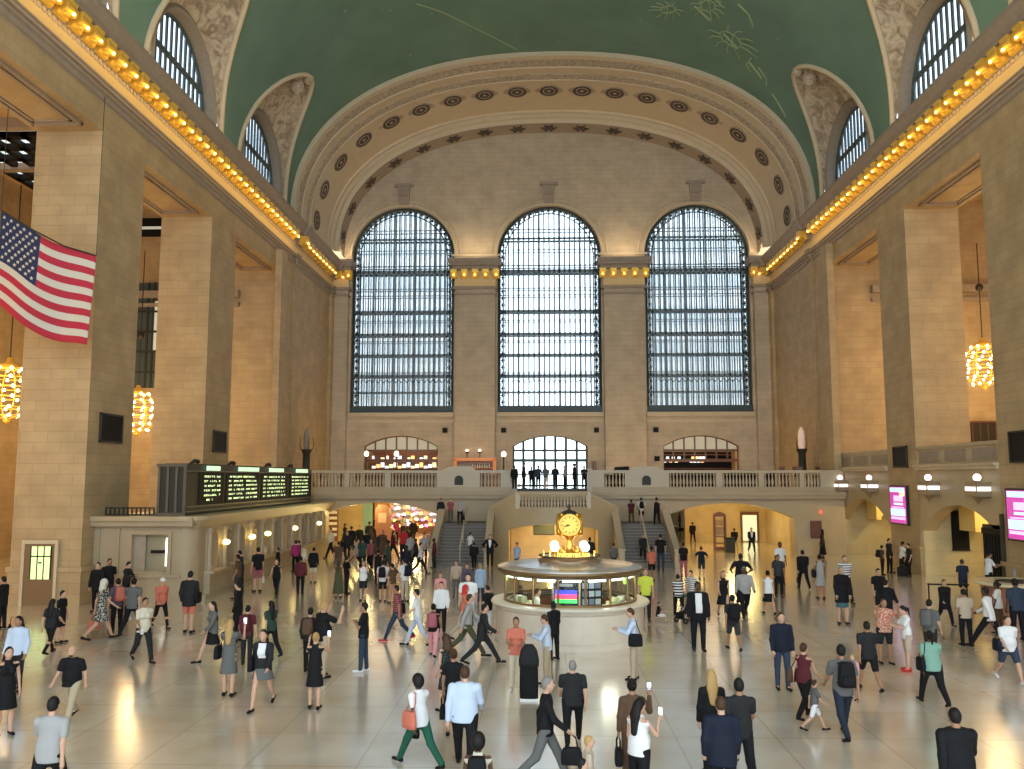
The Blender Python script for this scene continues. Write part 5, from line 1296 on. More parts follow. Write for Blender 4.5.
    if bot in('pants','shorts','jeans','leggings'):
        pr=[cap(T(0,-.04),T(0,.03),(.148 if fem else .14)*fat,(.135)*fat,.68)]; ex_=.016 if bot=='pants' else .010 if bot=='jeans' else .003
        if bot=='shorts': ex_=.022
        for i in (0,1):
            a,b,c,t,hl=J['L'+str(i)]; q=.7+.3*fat
            pr.append(cap(a,b if bot!='shorts' else a+(b-a)*.82,.088*fat+ex_*.4,.056*q+ex_))
            if bot!='shorts': pr.append(cap(b,c+(c-b)*.02,.056*q+ex_,.042+ex_*.9))
        mk({'pants':'trousers','jeans':'jeans','shorts':'shorts','leggings':'leggings'}[bot],*grow(pr,vox,.025),cmat(bc),rt)
    if bot in('skirt','longskirt','miniskirt') and top not in('dress','teedress'):
        zb={'skirt':.50,'longskirt':.18,'miniskirt':.62}[bot]
        mk('skirt',*grow([cone(pel[2]+.10,zb,.128*fat,.19+spread*.4 if bot!='longskirt' else .26)],vox,.01),cmat(bc),rt)
    for i in (0,1):
        a,b,c,t,hl=J['L'+str(i)]
        mk('shoe',*grow([cap(hl+np.array([0,0,.012]),t+np.array([0,.03,.008]),.038,.032),cap(hl,c+np.array([0,0,-.02]),.036,.036)],max(.014,vox*.8),.02,lambda P,F:np.maximum(F,(min(hl[2],t[2])-.03)-P[...,2])),pm(shoe),rt)
    rec=dict(rt=rt,J=J,pel=pel,neck=neck,s=s,loc=loc,head=head,T=T,sw=sw,hp_=hp_)
    PEOPLE.append(rec); return rec
def W_(rec,p):
    """local body point to the world"""
    p=np.array(p,float)*rec['s']; return Vector((rotz(rec['head'])@p))+Vector(rec['loc'])
def carried(rec,name,label,cat,at,parts,rz=0):
    p=W_(rec,at); t=thing(name,label,cat,tuple(p),rec['head']+rz); t.scale=(rec['s'],)*3
    for nm,mb,m,sm in parts: mb.build(nm,m,t,smooth=sm)
    return t
def soft(w,d,h,tp=.8,n=10):
    b=MB(); vs=[];lv=[(0,.75),(.03,.96),(.3,1),(.75,1-.4*(1-tp)),(.95,tp),(1,tp*.8)]
    N=16
    for z,s_ in lv:
        for k in range(N):
            a=2*PI*k/N; c,s2=math.cos(a),math.sin(a); vs.append((w*s_*math.copysign(abs(c)**.55,c)/2,d*s_*math.copysign(abs(s2)**.55,s2)/2,z*h))
    b.add(vs,[(i*N+k,i*N+(k+1)%N,(i+1)*N+(k+1)%N,(i+1)*N+k) for i in range(len(lv)-1) for k in range(N)]+[tuple(range(N))[::-1],tuple((len(lv)-1)*N+k for k in range(N))]); return b
def backpack(rec,col,label):
    T=rec['T']; c=T(-.235,.12); st=MB()
    for sd in (-1,1): st.tube([(sd*.08,.06,.38),(sd*.09,.13,.40),(sd*.10,.24,.34),(sd*.10,.29,.20),(sd*.12,.22,.08),(sd*.13,.08,.03)],.016,5)
    pk=soft(.26,.15,.25,.8); pk2=MB(); pk2.v=[(x,y-.09,z*.6+.03) for x,y,z in soft(.22,.10,.3,.85).v]; pk2.f=soft(.22,.1,.3).f; pk2.mi=[0]*len(pk2.f)
    return carried(rec,'backpack',label,'backpack',c-np.array([0,0,.05]),[('pack',soft(.31,.2,.44,.78),cmat(col),True),('front_pocket',pk2,cmat(col),True),('strap',st,cmat(col),True)])
def handbag(rec,col,label,arm=1,w=.34,h=.26,drop=.2,m2=None):
    S0,e,w_,hd,dr=rec['J']['A%d'%arm]; p=hd+dr*.03; 
    st=MB()
    for y in (-.03,.03): st.tube([(-w*.28,y,h*.95),(-w*.2,y,h+drop*.7),(0,y*.3,h+drop),(w*.2,y,h+drop*.7),(w*.28,y,h*.95)],.010,5)
    return carried(rec,'handbag',label,'bag',p-np.array([0,0,h+drop])+np.array([0,0,0]),[('bag_body',soft(w,.13,h,.8),cmat(col),True),('handle',st,cmat(m2 or col),True)],PI/2)
def shoulderbag(rec,col,label,arm=1,w=.36,h=.30,low=0):
    sd=(-1,1)[arm]; T=rec['T']; c=T(-.02,-.12-low)+np.array([sd*.26,0,0]); S0=rec['J']['A%d'%arm][0]
    top=S0+np.array([-sd*.03,0,.07])-c; st=MB()
    for y in (-1,1): st.tube([(0,y*w*.36,h*.9),(top[0]*.9+sd*.02,y*.06,top[2]*.75),(top[0],y*.02,top[2])],.011,5)
    return carried(rec,'shoulder_bag',label,'bag',c,[('bag_body',[b.v.__setitem__(slice(None),[(y,x,z) for x,y,z in b.v]) or b for b in [soft(w,.13,h,.85)]][0],cmat(col),True),('strap',st,cmat(col),True)])
def phone(rec,label,arm=1,lit=False):
    S0,e,w,hd,dr=rec['J']['A%d'%arm]; b=MB(); b.box(-.037,.037,-.005,.005,-.07,.07); sc=MB(); sc.box(-.033,.033,-.0065,-.005,-.062,.062)
    return carried(rec,'phone',label,'phone',hd+dr*.06+np.array([0,.015,.03]),[('case',b,pm('black') if not lit else pm('white'),False),('screen',sc,mat('phone_screen',(.6,.75,1),.2,emit=3,ecol=(.65,.8,1)),False)])
ROWS=[
(-10.17, 17.67, 0, 3.142, 1.59, 'walk', 'tee', 'black', 'pants', 'khaki', 'beard', 'brownhair', 'light', 0, 1.2, 0.016, 'bald bearded man in black T-shirt and khaki trousers walking toward the camera', None, 'black', 1, None, ()),
(-7.83, 12.83, 0, 0.0, 1.78, 'walk2', 'tee', 'lightgrey', 'pants', 'black', 'short', 'blackhair', 'light', 0, 1.1, 0.016, 'man in pale grey T-shirt seen from behind at the bottom left', None, 'black', 1, None, ()),
(-10.95, 16.76, 0, 3.927, 1.66, 'stand', 'dress', 'black', 'dress', '', 'long', 'blackhair', 'light', 1, 1, 0.016, 'woman in short black dress cut by the left picture edge', None, 'black', 1, None, ()),
(-12.77, 20.03, 0, 3.142, 1.73, 'relax', 'long', 'paleblue', 'pants', 'charcoal', 'long', 'blackhair', 'mid', 0, 1, 0.02, 'person in pale blue shirt with long dark scarf near the left edge', None, 'black', 1, None, ()),
(-18.3, 28.15, 0, 1.571, 1.7, 'stand', 'jacket', 'black', 'pants', 'black', 'short', 'blackhair', 'light', 0, 1, 0.02, 'dark clothed person half outside the left picture edge', None, 'black', 1, None, ()),
(-14.44, 24.28, 0, 0.0, 1.59, 'walk', 'tee', 'charcoal', 'leggings', 'black', 'long', 'blackhair', 'light', 1, 1, 0.02, 'woman in black leggings with a closed umbrella left of centre pier door', None, 'black', 1, None, ()),
(-15.04, 25.87, 0, 4.712, 1.55, 'stand', 'tee', 'black', 'shorts', 'black', 'short', 'blackhair', 'light', 0, 1, 0.02, 'man in black shorts and top walking close behind the umbrella woman', None, 'black', 1, None, ()),
(-14.09, 26.38, 0, 5.498, 1.91, 'walk', 'teedress', 'floral', 'dress', '', 'scarf', 'whitehair', 'light', 1, 1, 0.02, 'white-haired woman in a black and white patterned dress with coral handbag', None, 'black', 1, None, ('hb:coral:0',)),
(-17.05, 31.78, 0, 3.142, 1.81, 'stand', 'jacket', 'black', 'pants', 'black', 'short', 'blackhair', 'light', 0, 1, 0.02, 'dark person against the ticket office end behind the patterned dress', None, 'black', 1, None, ()),
(-17.0, 32.49, 0, 3.927, 1.89, 'relax', 'tee', 'black', 'pants', 'charcoal', 'short', 'blackhair', 'mid', 0, 1, 0.02, 'tall dark figure standing by the ticket office corner pilaster', None, 'black', 1, None, ()),
(-16.46, 32.8, 0, 4.712, 1.75, 'read', 'long', 'charcoal', 'pants', 'black', 'short', 'blackhair', 'light', 0, 1, 0.026, 'dark figure under the closed ticket window by the wall', None, 'black', 1, None, ()),
(-14.19, 27.57, 0, 0.785, 1.72, 'stand', 'tee', 'purple', 'pants', 'black', 'short', 'blackhair', 'light', 0, 1, 0.02, 'person in grey-purple top with a coral backpack beside the grey-shirt man', None, 'black', 1, None, ('bp:coral',)),
(-13.54, 27.24, 0, 0.0, 1.85, 'walk2', 'tee', 'grey', 'pants', 'black', 'short', 'blackhair', 'light', 0, 1.1, 0.02, 'man in grey shirt and black trousers next to the coral backpack', None, 'black', 1, None, ('hb:white:0',)),
(-11.35, 23.33, 0, 3.927, 1.78, 'walk', 'tee', 'cream', 'pants', 'charcoal', 'bun', 'blackhair', 'mid', 1, 1, 0.02, 'woman in cream top and grey apron walking below the lit phone', None, 'black', 1, None, ('ph:lit:1',)),
(-13.19, 28.52, 0, 3.927, 1.71, 'walk', 'long', 'coral', 'leggings', 'black', 'helmet', 'white', 'light', 1, 1, 0.02, 'woman in coral jacket and white cap with black leggings', None, 'black', 1, None, ()),
(-11.9, 27.65, 0, 0.0, 1.95, 'relax', 'jacket', 'charcoal', 'shorts', 'coral', 'short', 'blackhair', 'light', 0, 1, 0.02, 'man in dark jacket and coral red shorts near the ticket counter', None, 'black', 1, None, ('sb:black:1',)),
(-9.48, 23.4, 0, 2.356, 1.68, 'walk2', 'long', 'grey', 'skirt', 'black', 'long', 'blackhair', 'light', 1, 1, 0.02, 'woman in grey blouse and black knee skirt walking with long dark hair', None, 'black', 1, None, ()),
(-7.74, 19.85, 0, 0.0, 1.7, 'photo', 'teedress', 'grey', 'dress', 'short', 'long', 'blond', 'light', 1, 1, 0.02, 'blond woman in short grey dress photographing with lifted arms', None, 'black', 1, None, ('ph:lit:1', 'sb:black:0')),
(-8.44, 23.07, 0, 0.0, 1.55, 'stand', 'tee', 'maroon', 'pants', 'charcoal', 'short', 'blackhair', 'light', 0, 1, 0.02, 'man in maroon shirt right behind the blond photographing woman', None, 'black', 1, None, ('bp:maroon',)),
(-9.81, 26.22, 0, 1.571, 1.8, 'relax', 'long', 'black', 'pants', 'black', 'short', 'blackhair', 'light', 0, 1, 0.02, 'person all in black between the counter and the maroon shirt', None, 'black', 1, None, ()),
(-13.7, 37.45, 0, 1.571, 1.79, 'read', 'tee', 'darkblue', 'pants', 'charcoal', 'short', 'blackhair', 'light', 0, 1, 0.026, 'man in dark blue shirt leaning at the second ticket window', None, 'black', 1, None, ()),
(-13.07, 35.34, 0, 1.571, 1.8, 'relax', 'tee', 'brown', 'pants', 'darkgrey', 'short', 'blackhair', 'mid', 0, 1, 0.026, 'person in grey-brown clothes at the ticket counter beside dark blue shirt', None, 'black', 1, None, ()),
(-12.97, 37.51, 0, 0.785, 1.92, 'stand', 'tee', 'black', 'shorts', 'rose', 'short', 'blackhair', 'light', 0, 1, 0.026, 'person in rose shorts with a cream bag at the ticket counter', None, 'black', 1, None, ('hb:cream:1',)),
(-11.76, 36.28, 0, 3.142, 1.6, 'walk', 'tank', 'black', 'pants', 'black', 'bun', 'brownhair', 'light', 1, 1, 0.026, 'woman in black tank top and trousers walking along the counter', None, 'black', 1, None, ()),
(-13.7, 42.71, 0, 1.571, 1.5, 'stand', 'long', 'black', 'pants', 'black', 'short', 'blackhair', 'light', 0, 1, 0.026, 'person in black at the third ticket window', None, 'black', 1, None, ()),
(-13.7, 46.4, 0, 1.571, 1.58, 'relax', 'jacket', 'charcoal', 'pants', 'black', 'short', 'blackhair', 'light', 0, 1, 0.032, 'person in charcoal jacket at the fourth ticket window', None, 'black', 1, None, ()),
(-13.61, 45.45, 0, 0.785, 1.65, 'stand', 'long', 'magenta', 'pants', 'black', 'short', 'blackhair', 'light', 0, 1, 0.026, 'person in magenta sweater by the far ticket windows', None, 'black', 1, None, ()),
(-12.93, 44.53, 0, 5.498, 1.52, 'stand', 'long', 'cream', 'pants', 'khaki', 'short', 'greyhair', 'light', 0, 1.1, 0.032, 'person in cream jacket beside the magenta sweater', None, 'black', 1, None, ()),
(-10.85, 36.63, 0, 0.0, 1.61, 'stand', 'long', 'maroon', 'pants', 'black', 'short', 'blackhair', 'mid', 0, 1.1, 0.026, 'man in dark maroon top standing back to camera near the counter', None, 'black', 1, None, ()),
(-11.41, 40.77, 0, 0.0, 1.66, 'relax', 'jacket', 'black', 'shorts', 'cream', 'bun', 'blackhair', 'light', 1, 1, 0.026, 'woman in black jacket and cream shorts in front of the counter end', None, 'black', 1, None, ()),
(-13.7, 53.38, 0, 2.356, 1.94, 'walk', 'tee', 'cream', 'pants', 'black', 'short', 'brownhair', 'light', 0, 1, 0.026, 'man in cream shirt and black trousers below the red signal light', None, 'black', 1, None, ('hb:black:0',)),
(-8.13, 24.1, 0, 0.785, 1.59, 'walk', 'tee', 'darkgreen', 'pants', 'black', 'long', 'blackhair', 'light', 1, 1, 0.02, 'woman with very long dark hair in grey-green top walking left', None, 'black', 1, None, ()),
(-6.64, 18.87, 0, 3.142, 1.73, 'walk2', 'jacket', 'charcoal', 'miniskirt', 'grey', 'long', 'blackhair', 'light', 1, 1, 0.016, 'woman in dark open jacket and grey mini skirt with big shoulder bag', None, 'black', 1, 'wide', ('sb:black:1',)),
(-5.5, 18.83, 0, 0.0, 1.6, 'photo', 'dress', 'black', 'dress', '', 'bun', 'blond', 'light', 1, 1, 0.02, 'blond woman in sleeveless black dress taking a photo', None, 'black', 1, None, ('ph:lit:1',)),
(-6.06, 21.67, 0, 5.498, 1.86, 'photo', 'tee', 'black', 'pants', 'khaki', 'short', 'blond', 'light', 0, 1.25, 0.02, 'big man in black T-shirt and khaki trousers raising a camera', None, 'black', 1, None, ()),
(-6.56, 22.31, 0, 0.0, 1.61, 'relax', 'long', 'charcoal', 'pants', 'black', 'short', 'blackhair', 'light', 0, 1, 0.02, 'dark clothed person with a round backpack left of the camera man', None, 'black', 1, None, ('bp:brown',)),
(-5.19, 22.36, 0, 1.571, 1.74, 'cross', 'tee', 'black', 'jeans', 'denim', 'short', 'blackhair', 'mid', 0, 1, 0.02, 'man in black polo and blue jeans standing with folded arms', None, 'white', 1, None, ()),
(-9.03, 35.78, 0, 0.0, 1.57, 'stand', 'dress', 'olive', 'dress', 'long', 'long', 'brownhair', 'light', 1, 1, 0.026, 'woman in a long olive dress with long brown hair', None, 'black', 1, None, ('hb:khaki:0',)),
(-8.98, 37.01, 0, 5.498, 1.59, 'relax', 'tee', 'black', 'pants', 'charcoal', 'short', 'blackhair', 'light', 0, 1, 0.026, 'man in black shirt beside the olive dress', None, 'black', 1, None, ()),
(-7.83, 34.96, 0, 3.142, 1.61, 'photo', 'tank', 'white', 'shorts', 'charcoal', 'long', 'brownhair', 'light', 1, 1, 0.026, 'woman in white tank top and dark shorts holding a camera to her face', None, 'black', 1, None, ('sb:olive:0',)),
(-7.0, 34.75, 0, 0.0, 1.64, 'stand', 'tee', 'white', 'shorts', 'black', 'short', 'blackhair', 'light', 0, 1, 0.026, 'man in white T-shirt and black shorts with small black backpack', None, 'black', 1, None, ('bp:black',)),
(-6.54, 34.34, 0, 0.785, 1.55, 'relax', 'tee', 'brown', 'pants', 'tan', 'bun', 'blackhair', 'light', 1, 1, 0.026, 'person in brown top between two backpack wearers', None, 'black', 1, None, ()),
(-6.14, 34.81, 0, 0.785, 1.72, 'stand', 'tee', 'white', 'pants', 'beige', 'short', 'blackhair', 'light', 0, 1, 0.026, 'man in white T-shirt with a dark blue backpack', None, 'black', 1, None, ('bp:navy',)),
(-5.03, 26.55, 0, 1.571, 1.75, 'walk', 'tee', 'maroonstripe', 'jeans', 'denim', 'short', 'blackhair', 'mid', 0, 1, 0.02, 'man in striped maroon shirt and jeans with red shoes', None, 'red', 1, None, ('sb:black:1',)),
(-4.31, 25.79, 0, 1.571, 1.73, 'walk2', 'tee', 'white', 'jeans', 'paleblue', 'short', 'blackhair', 'light', 0, 1, 0.02, 'blurred young man in white T-shirt and pale jeans walking left', None, 'black', 1, None, ()),
(-3.84, 27.76, 0, 3.142, 1.64, 'relax', 'long', 'white', 'pants', 'black', 'short', 'blackhair', 'light', 0, 1, 0.02, 'waiter-like man in white shirt and long black apron trousers', None, 'black', 1, None, ()),
(-3.65, 24.26, 0, 0.0, 1.51, 'walk', 'tank', 'black', 'pants', 'pink', 'bun', 'blackhair', 'mid', 1, 1, 0.02, 'woman in black top and wide pink trousers with a red pack', None, 'black', 1, None, ('bp:rose',)),
(-4.4, 32.23, 0, 3.142, 1.44, 'stand', 'tee', 'pink', 'shorts', 'beige', 'short', 'brownhair', 'light', 0, 1, 0.026, 'child in faded pink top behind the white shirt waiter', None, 'black', 1, None, ()),
(-2.66, 18.69, 0, 0.785, 1.6, 'relax', 'dress', 'darkfloral', 'dress', '', 'curly', 'brownhair', 'light', 1, 1, 0.02, 'curly-haired woman in dark green floral dress', None, 'black', 1, None, ()),
(-2.34, 17.01, 0, 0.0, 1.63, 'stand', 'teedress', 'black', 'dress', '', 'bun', 'brownhair', 'mid', 1, 1, 0.016, 'woman in plain black knee dress carrying a black handbag', None, 'black', 1, None, ('hb:black:0',)),
(-2.73, 15.22, 0, 0.785, 1.64, 'stride', 'tee', 'white', 'pants', 'green', 'afro', 'blackhair', 'dark', 1, 1, 0.016, 'woman in white tee and green trousers striding at the bottom', None, 'black', 1, None, ('sb:coral:0', 'hb:black:1')),
(-1.95, 15.13, 0, 0.0, 1.78, 'walk', 'long', 'paleblue', 'pants', 'black', 'short', 'brownhair', 'light', 0, 1.25, 0.016, 'large man in pale blue dress shirt at the bottom centre', None, 'black', 1, None, ()),
(-1.47, 11.77, 0, 0.0, 1.55, 'stand', 'vest', 'cream', 'pants', 'black', 'afro', 'blackhair', 'dark', 1, 1, 0.016, 'person with big curly black hair at the bottom edge', None, 'black', 1, None, ('bp:black',)),
(-2.23, 23.41, 0, 4.712, 1.69, 'stride', 'jacket', 'charcoal', 'pants', 'charcoal', 'short', 'blackhair', 'light', 0, 1, 0.02, 'man in charcoal suit striding to the right past the booth', None, 'black', 1, None, ()),
(-2.72, 24.42, 0, 4.712, 1.82, 'stride2', 'long', 'lightgrey', 'pants', 'olive', 'short', 'brownhair', 'light', 0, 1, 0.02, 'man in pale shirt and olive trousers walking beside the charcoal suit', None, 'black', 1, None, ('sb:black:0',)),
(-3.02, 26.78, 0, 4.712, 1.73, 'walk', 'tee', 'coral', 'pants', 'beige', 'scarf', 'red', 'mid', 1, 1, 0.02, 'woman in coral top and red headscarf', None, 'black', 1, None, ()),
(-3.02, 28.15, 0, 3.142, 1.85, 'stand', 'tee', 'white', 'pants', 'paleblue', 'short', 'blackhair', 'light', 0, 1.2, 0.02, 'person in bright white T-shirt left of the booth', None, 'black', 1, None, ()),
(-2.36, 27.82, 0, 0.785, 1.52, 'relax', 'tee', 'black', 'pants', 'white', 'short', 'blackhair', 'light', 0, 1, 0.026, 'person in black top and white trousers at the booth counter left side', None, 'black', 1, None, ()),
(-4.22, 36.25, 0, 3.142, 1.51, 'stand', 'tee', 'beige', 'pants', 'grey', 'short', 'brownhair', 'light', 0, 1, 0.026, 'person in beige top and grey trousers behind the crowd at centre left', None, 'black', 1, None, ()),
(-3.67, 35.12, 0, 3.142, 1.5, 'relax', 'long', 'purple', 'pants', 'grey', 'short', 'blackhair', 'light', 0, 1, 0.026, 'person in muted purple top at centre left', None, 'black', 1, None, ()),
(-3.11, 34.84, 0, 0.0, 1.52, 'stand', 'coat', 'lightblue', 'pants', 'denim', 'short', 'blond', 'light', 1, 1, 0.026, 'person in long light blue shirt near the left stair foot', None, 'black', 1, None, ()),
(-4.35, 47.27, 0, 0.0, 1.5, 'walk', 'jacket', 'black', 'pants', 'black', 'short', 'blackhair', 'light', 0, 1, 0.032, 'person in black at the foot of the left stair', None, 'black', 1, None, ()),
(-6.58, 47.71, 0, 1.571, 1.62, 'relax', 'long', 'maroon', 'pants', 'charcoal', 'short', 'blackhair', 'dark', 0, 1, 0.032, 'man in dark red top at the left corner of the left stair', None, 'black', 1, None, ()),
(-3.52, 47.82, 0, 3.142, 1.84, 'hips', 'jacket', 'black', 'pants', 'black', 'short', 'blackhair', 'light', 0, 1, 0.026, 'man in black suit standing at the right of the left stair foot', None, 'black', 1, 'v', ()),
(-4.84, 50.48, 0.35, 5.498, 1.5, 'walk', 'tee', 'white', 'jeans', 'denim', 'short', 'blackhair', 'light', 0, 1, 0.032, 'person in white shirt climbing the lowest steps of the left stair', None, 'black', 0, None, ()),
(-1.95, 44.92, 0, 2.356, 1.62, 'relax', 'tee', 'lightblue', 'pants', 'charcoal', 'short', 'blackhair', 'light', 0, 1, 0.026, 'person in light blue shirt standing behind the booth at the left', None, 'black', 1, None, ()),
(-1.24, 20.54, 0, 3.142, 1.69, 'coat', 'tee', 'coral', 'pants', 'cream', 'bun', 'brownhair', 'mid', 1, 1, 0.02, 'woman in coral T-shirt and cream trousers talking beside a black suitcase', None, 'white', 1, None, ()),
(-0.52, 21.25, 0, 1.571, 1.64, 'read', 'long', 'paleblue', 'pants', 'khaki', 'short', 'brownhair', 'light', 0, 1, 0.02, 'man in pale blue shirt and khaki trousers talking to the coral T-shirt', None, 'black', 1, None, ()),
(-0.32, 23.98, 0, 0.785, 1.56, 'relax', 'jacket', 'black', 'pants', 'black', 'short', 'blackhair', 'dark', 0, 1, 0.02, 'person in black between the booth and the pale blue shirt', None, 'black', 1, None, ()),
(-0.58, 14.41, 0, 4.712, 1.78, 'walk', 'long', 'black', 'pants', 'grey', 'short', 'greyhair', 'light', 0, 1, 0.016, 'older man in black sweater and grey trousers facing right at the bottom', None, 'black', 1, None, ('hb:black:1',)),
(-0.06, 16.59, 0, 0.0, 1.58, 'walk2', 'tee', 'charcoal', 'pants', 'black', 'short', 'greyhair', 'light', 0, 1.25, 0.016, 'heavy grey-haired person in dark green-grey shirt and black trousers', None, 'black', 1, None, ()),
(1.6, 21.73, 0, 1.571, 1.74, 'read', 'long', 'paleblue', 'pants', 'khaki', 'short', 'brownhair', 'light', 0, 1, 0.02, 'man in pale shirt with dark apron right of the booth', None, 'black', 1, None, ('sb:black:0',)),
(2.93, 30.49, 0, 3.142, 1.79, 'stand', 'tee', 'yellow', 'pants', 'charcoal', 'short', 'brownhair', 'light', 0, 1, 0.02, 'person in bright yellow vest at the right side of the booth', None, 'black', 1, None, ()),
(3.29, 30.09, 0, 4.712, 0.98, 'sit', 'tee', 'black', 'shorts', 'white', 'short', 'brownhair', 'light', 0, 1, 0.032, 'small child in black top and white shorts beside the stroller', None, 'black', 1, None, ()),
(4.23, 31.62, 0, 0.0, 1.51, 'push', 'tee', 'bwstripe', 'pants', 'black', 'short', 'blackhair', 'light', 1, 1.15, 0.026, 'woman in black and white striped top pushing the green stroller', None, 'black', 1, None, ()),
(4.82, 32.33, 0, 2.356, 1.54, 'relax', 'tee', 'whitestripe', 'pants', 'black', 'short', 'blackhair', 'light', 0, 1, 0.026, 'person in grey and white striped top behind the suited man', None, 'black', 1, None, ()),
(3.82, 25.35, 0, 3.142, 1.95, 'stand', 'jacket', 'black', 'pants', 'black', 'short', 'blackhair', 'dark', 0, 1.1, 0.02, 'man in black suit with wide open white shirt right of the stroller', None, 'black', 1, 'wide', ()),
(5.75, 31.23, 0, 3.142, 1.73, 'walk', 'dress', 'black', 'miniskirt', 'white', 'long', 'redhair', 'light', 1, 1, 0.026, 'red-haired woman in black dress with white hem', None, 'black', 1, None, ()),
(6.54, 31.48, 0, 3.142, 1.85, 'walk2', 'long', 'lightgrey', 'pants', 'black', 'short', 'greyhair', 'dark', 0, 1.2, 0.02, 'broad man in light grey shirt and black trousers walking forward', None, 'black', 1, None, ()),
(7.22, 34.94, 0, 0.0, 1.94, 'hips', 'tee', 'black', 'pants', 'black', 'short', 'blackhair', 'dark', 0, 1.2, 0.026, 'broad man in black T-shirt behind the light grey shirt', None, 'black', 1, None, ()),
(4.82, 25.39, 0, 0.0, 1.65, 'walk', 'tee', 'charcoal', 'shorts', 'darkgrey', 'short', 'blackhair', 'mid', 0, 1, 0.02, 'boy in dark top and grey shorts with black backpack walking away', None, 'black', 1, None, ('bp:black',)),
(7.51, 31.96, 0, 0.0, 1.66, 'walk', 'tank', 'white', 'skirt', 'black', 'bun', 'blackhair', 'light', 1, 1, 0.026, 'woman in white sleeveless top and black skirt walking away', None, 'black', 1, None, ()),
(9.15, 36.73, 0, 3.142, 1.75, 'relax', 'tee', 'darkgrey', 'pants', 'black', 'short', 'blackhair', 'mid', 0, 1, 0.026, 'man in dark grey T-shirt with shoulder strap behind the white top', None, 'black', 1, None, ('bp:black',)),
(10.44, 41.17, 0, 3.142, 1.95, 'stand', 'tee', 'white', 'pants', 'charcoal', 'bun', 'blackhair', 'dark', 1, 1, 0.026, 'person in white top behind the dark grey T-shirt man', None, 'black', 1, None, ()),
(10.96, 39.38, 0, 0.0, 1.79, 'walk', 'jacket', 'black', 'pants', 'black', 'short', 'blackhair', 'light', 0, 1, 0.026, 'man in black suit walking away with a dark briefcase', None, 'black', 1, None, ('hb:black:0',)),
(10.7, 36.19, 0, 0.0, 1.8, 'stand', 'dress', 'lightgrey', 'dress', '', 'bun', 'blackhair', 'mid', 1, 1, 0.026, 'woman in pale sleeveless dress with dark shoulder bag', None, 'black', 1, None, ('sb:black:0',)),
(16.62, 54.47, 0, 1.571, 1.76, 'stand', 'dress', 'black', 'dress', 'long', 'scarf', 'black', 'dark', 1, 1, 0.032, 'figure in long black robe by the right wall corner', None, 'black', 1, None, ()),
(11.32, 35.09, 0, 3.142, 1.95, 'walk', 'tee', 'whitestripe', 'pants', 'black', 'short', 'blackhair', 'light', 0, 1, 0.026, 'man in pale striped shirt and black trousers behind the black scarf', None, 'black', 1, None, ()),
(9.5, 30.11, 0, 3.142, 1.95, 'relax', 'coat', 'black', 'skirt', 'teal', 'short', 'greyhair', 'light', 1, 1, 0.02, 'woman in long black cardigan and teal skirt', None, 'black', 1, None, ()),
(17.37, 46.08, 0, 3.927, 1.79, 'relax', 'jacket', 'charcoal', 'pants', 'black', 'short', 'blackhair', 'light', 0, 1, 0.026, 'dark dressed person against the pier beside the luggage', None, 'black', 1, None, ()),
(16.64, 45.13, 0, 4.712, 1.5, 'stand', 'tee', 'brown', 'pants', 'black', 'short', 'blackhair', 'light', 0, 1, 0.032, 'person with black backpack facing the pier under the magenta screen', None, 'black', 1, None, ('bp:black',)),
(17.66, 45.16, 0, 4.712, 1.7, 'read', 'tee', 'white', 'pants', 'black', 'short', 'blackhair', 'mid', 0, 1, 0.026, 'person in white shirt leaning on luggage at the pier', None, 'black', 1, None, ()),
(17.64, 44.27, 0, 1.571, 1.67, 'relax', 'tee', 'charcoal', 'pants', 'black', 'short', 'blackhair', 'light', 0, 1, 0.026, 'dark clothed person at the right end of the luggage group', None, 'black', 1, None, ()),
(11.24, 31.43, 0, 3.142, 1.73, 'relax', 'tee', 'black', 'shorts', 'khaki', 'short', 'blackhair', 'light', 0, 1, 0.026, 'person in black T-shirt and khaki shorts behind the black blazer', None, 'black', 1, None, ()),
(10.53, 29.0, 0, 5.498, 1.69, 'walk', 'coat', 'black', 'pants', 'black', 'short', 'blackhair', 'light', 0, 1.2, 0.02, 'person in big black coat behind the orange shirt', None, 'black', 1, None, ()),
(8.46, 23.79, 0, 3.142, 1.71, 'photo', 'tee', 'coralprint', 'shorts', 'charcoal', 'short', 'brownhair', 'mid', 0, 1.15, 0.02, 'person in orange printed shirt and dark shorts holding a camera', None, 'black', 1, None, ()),
(8.7, 22.97, 0, 1.571, 1.65, 'read', 'tee', 'white', 'shorts', 'beige', 'pony', 'blackhair', 'light', 1, 1, 0.02, 'woman in white T-shirt and beige shorts with red shoes', None, 'red', 1, None, ()),
(6.94, 20.83, 0, 0.0, 1.65, 'walk', 'tee', 'charcoal', 'shorts', 'black', 'short', 'blackhair', 'mid', 0, 1.1, 0.02, 'man in charcoal T-shirt and black shorts walking away', None, 'black', 1, None, ()),
(5.08, 17.08, 0, 0.0, 1.82, 'walk2', 'tee', 'grey', 'jeans', 'darkblue', 'short', 'blackhair', 'mid', 0, 1, 0.016, 'man in grey T-shirt and dark jeans with a large black backpack', None, 'black', 1, None, ('bp:black',)),
(5.3, 17.14, 0.7, 2.356, 0.85, 'stand', 'tee', 'pink', 'shorts', 'white', 'short', 'blond', 'light', 0, 1, 0.026, 'small child in pink top held close to the large black backpack man', None, 'black', 1, None, ()),
(4.74, 18.43, 0, 5.498, 1.59, 'walk', 'vest', 'maroon', 'pants', 'black', 'bun', 'brownhair', 'light', 1, 1, 0.02, 'woman in maroon vest with a brown shoulder bag', None, 'black', 1, None, ('sb:brown:0',)),
(4.68, 17.58, 0, 4.712, 1.02, 'walk', 'tee', 'grey', 'shorts', 'white', 'short', 'brownhair', 'light', 0, 1, 0.02, 'child in grey top and white shorts walking beside the maroon vest', None, 'black', 1, None, ()),
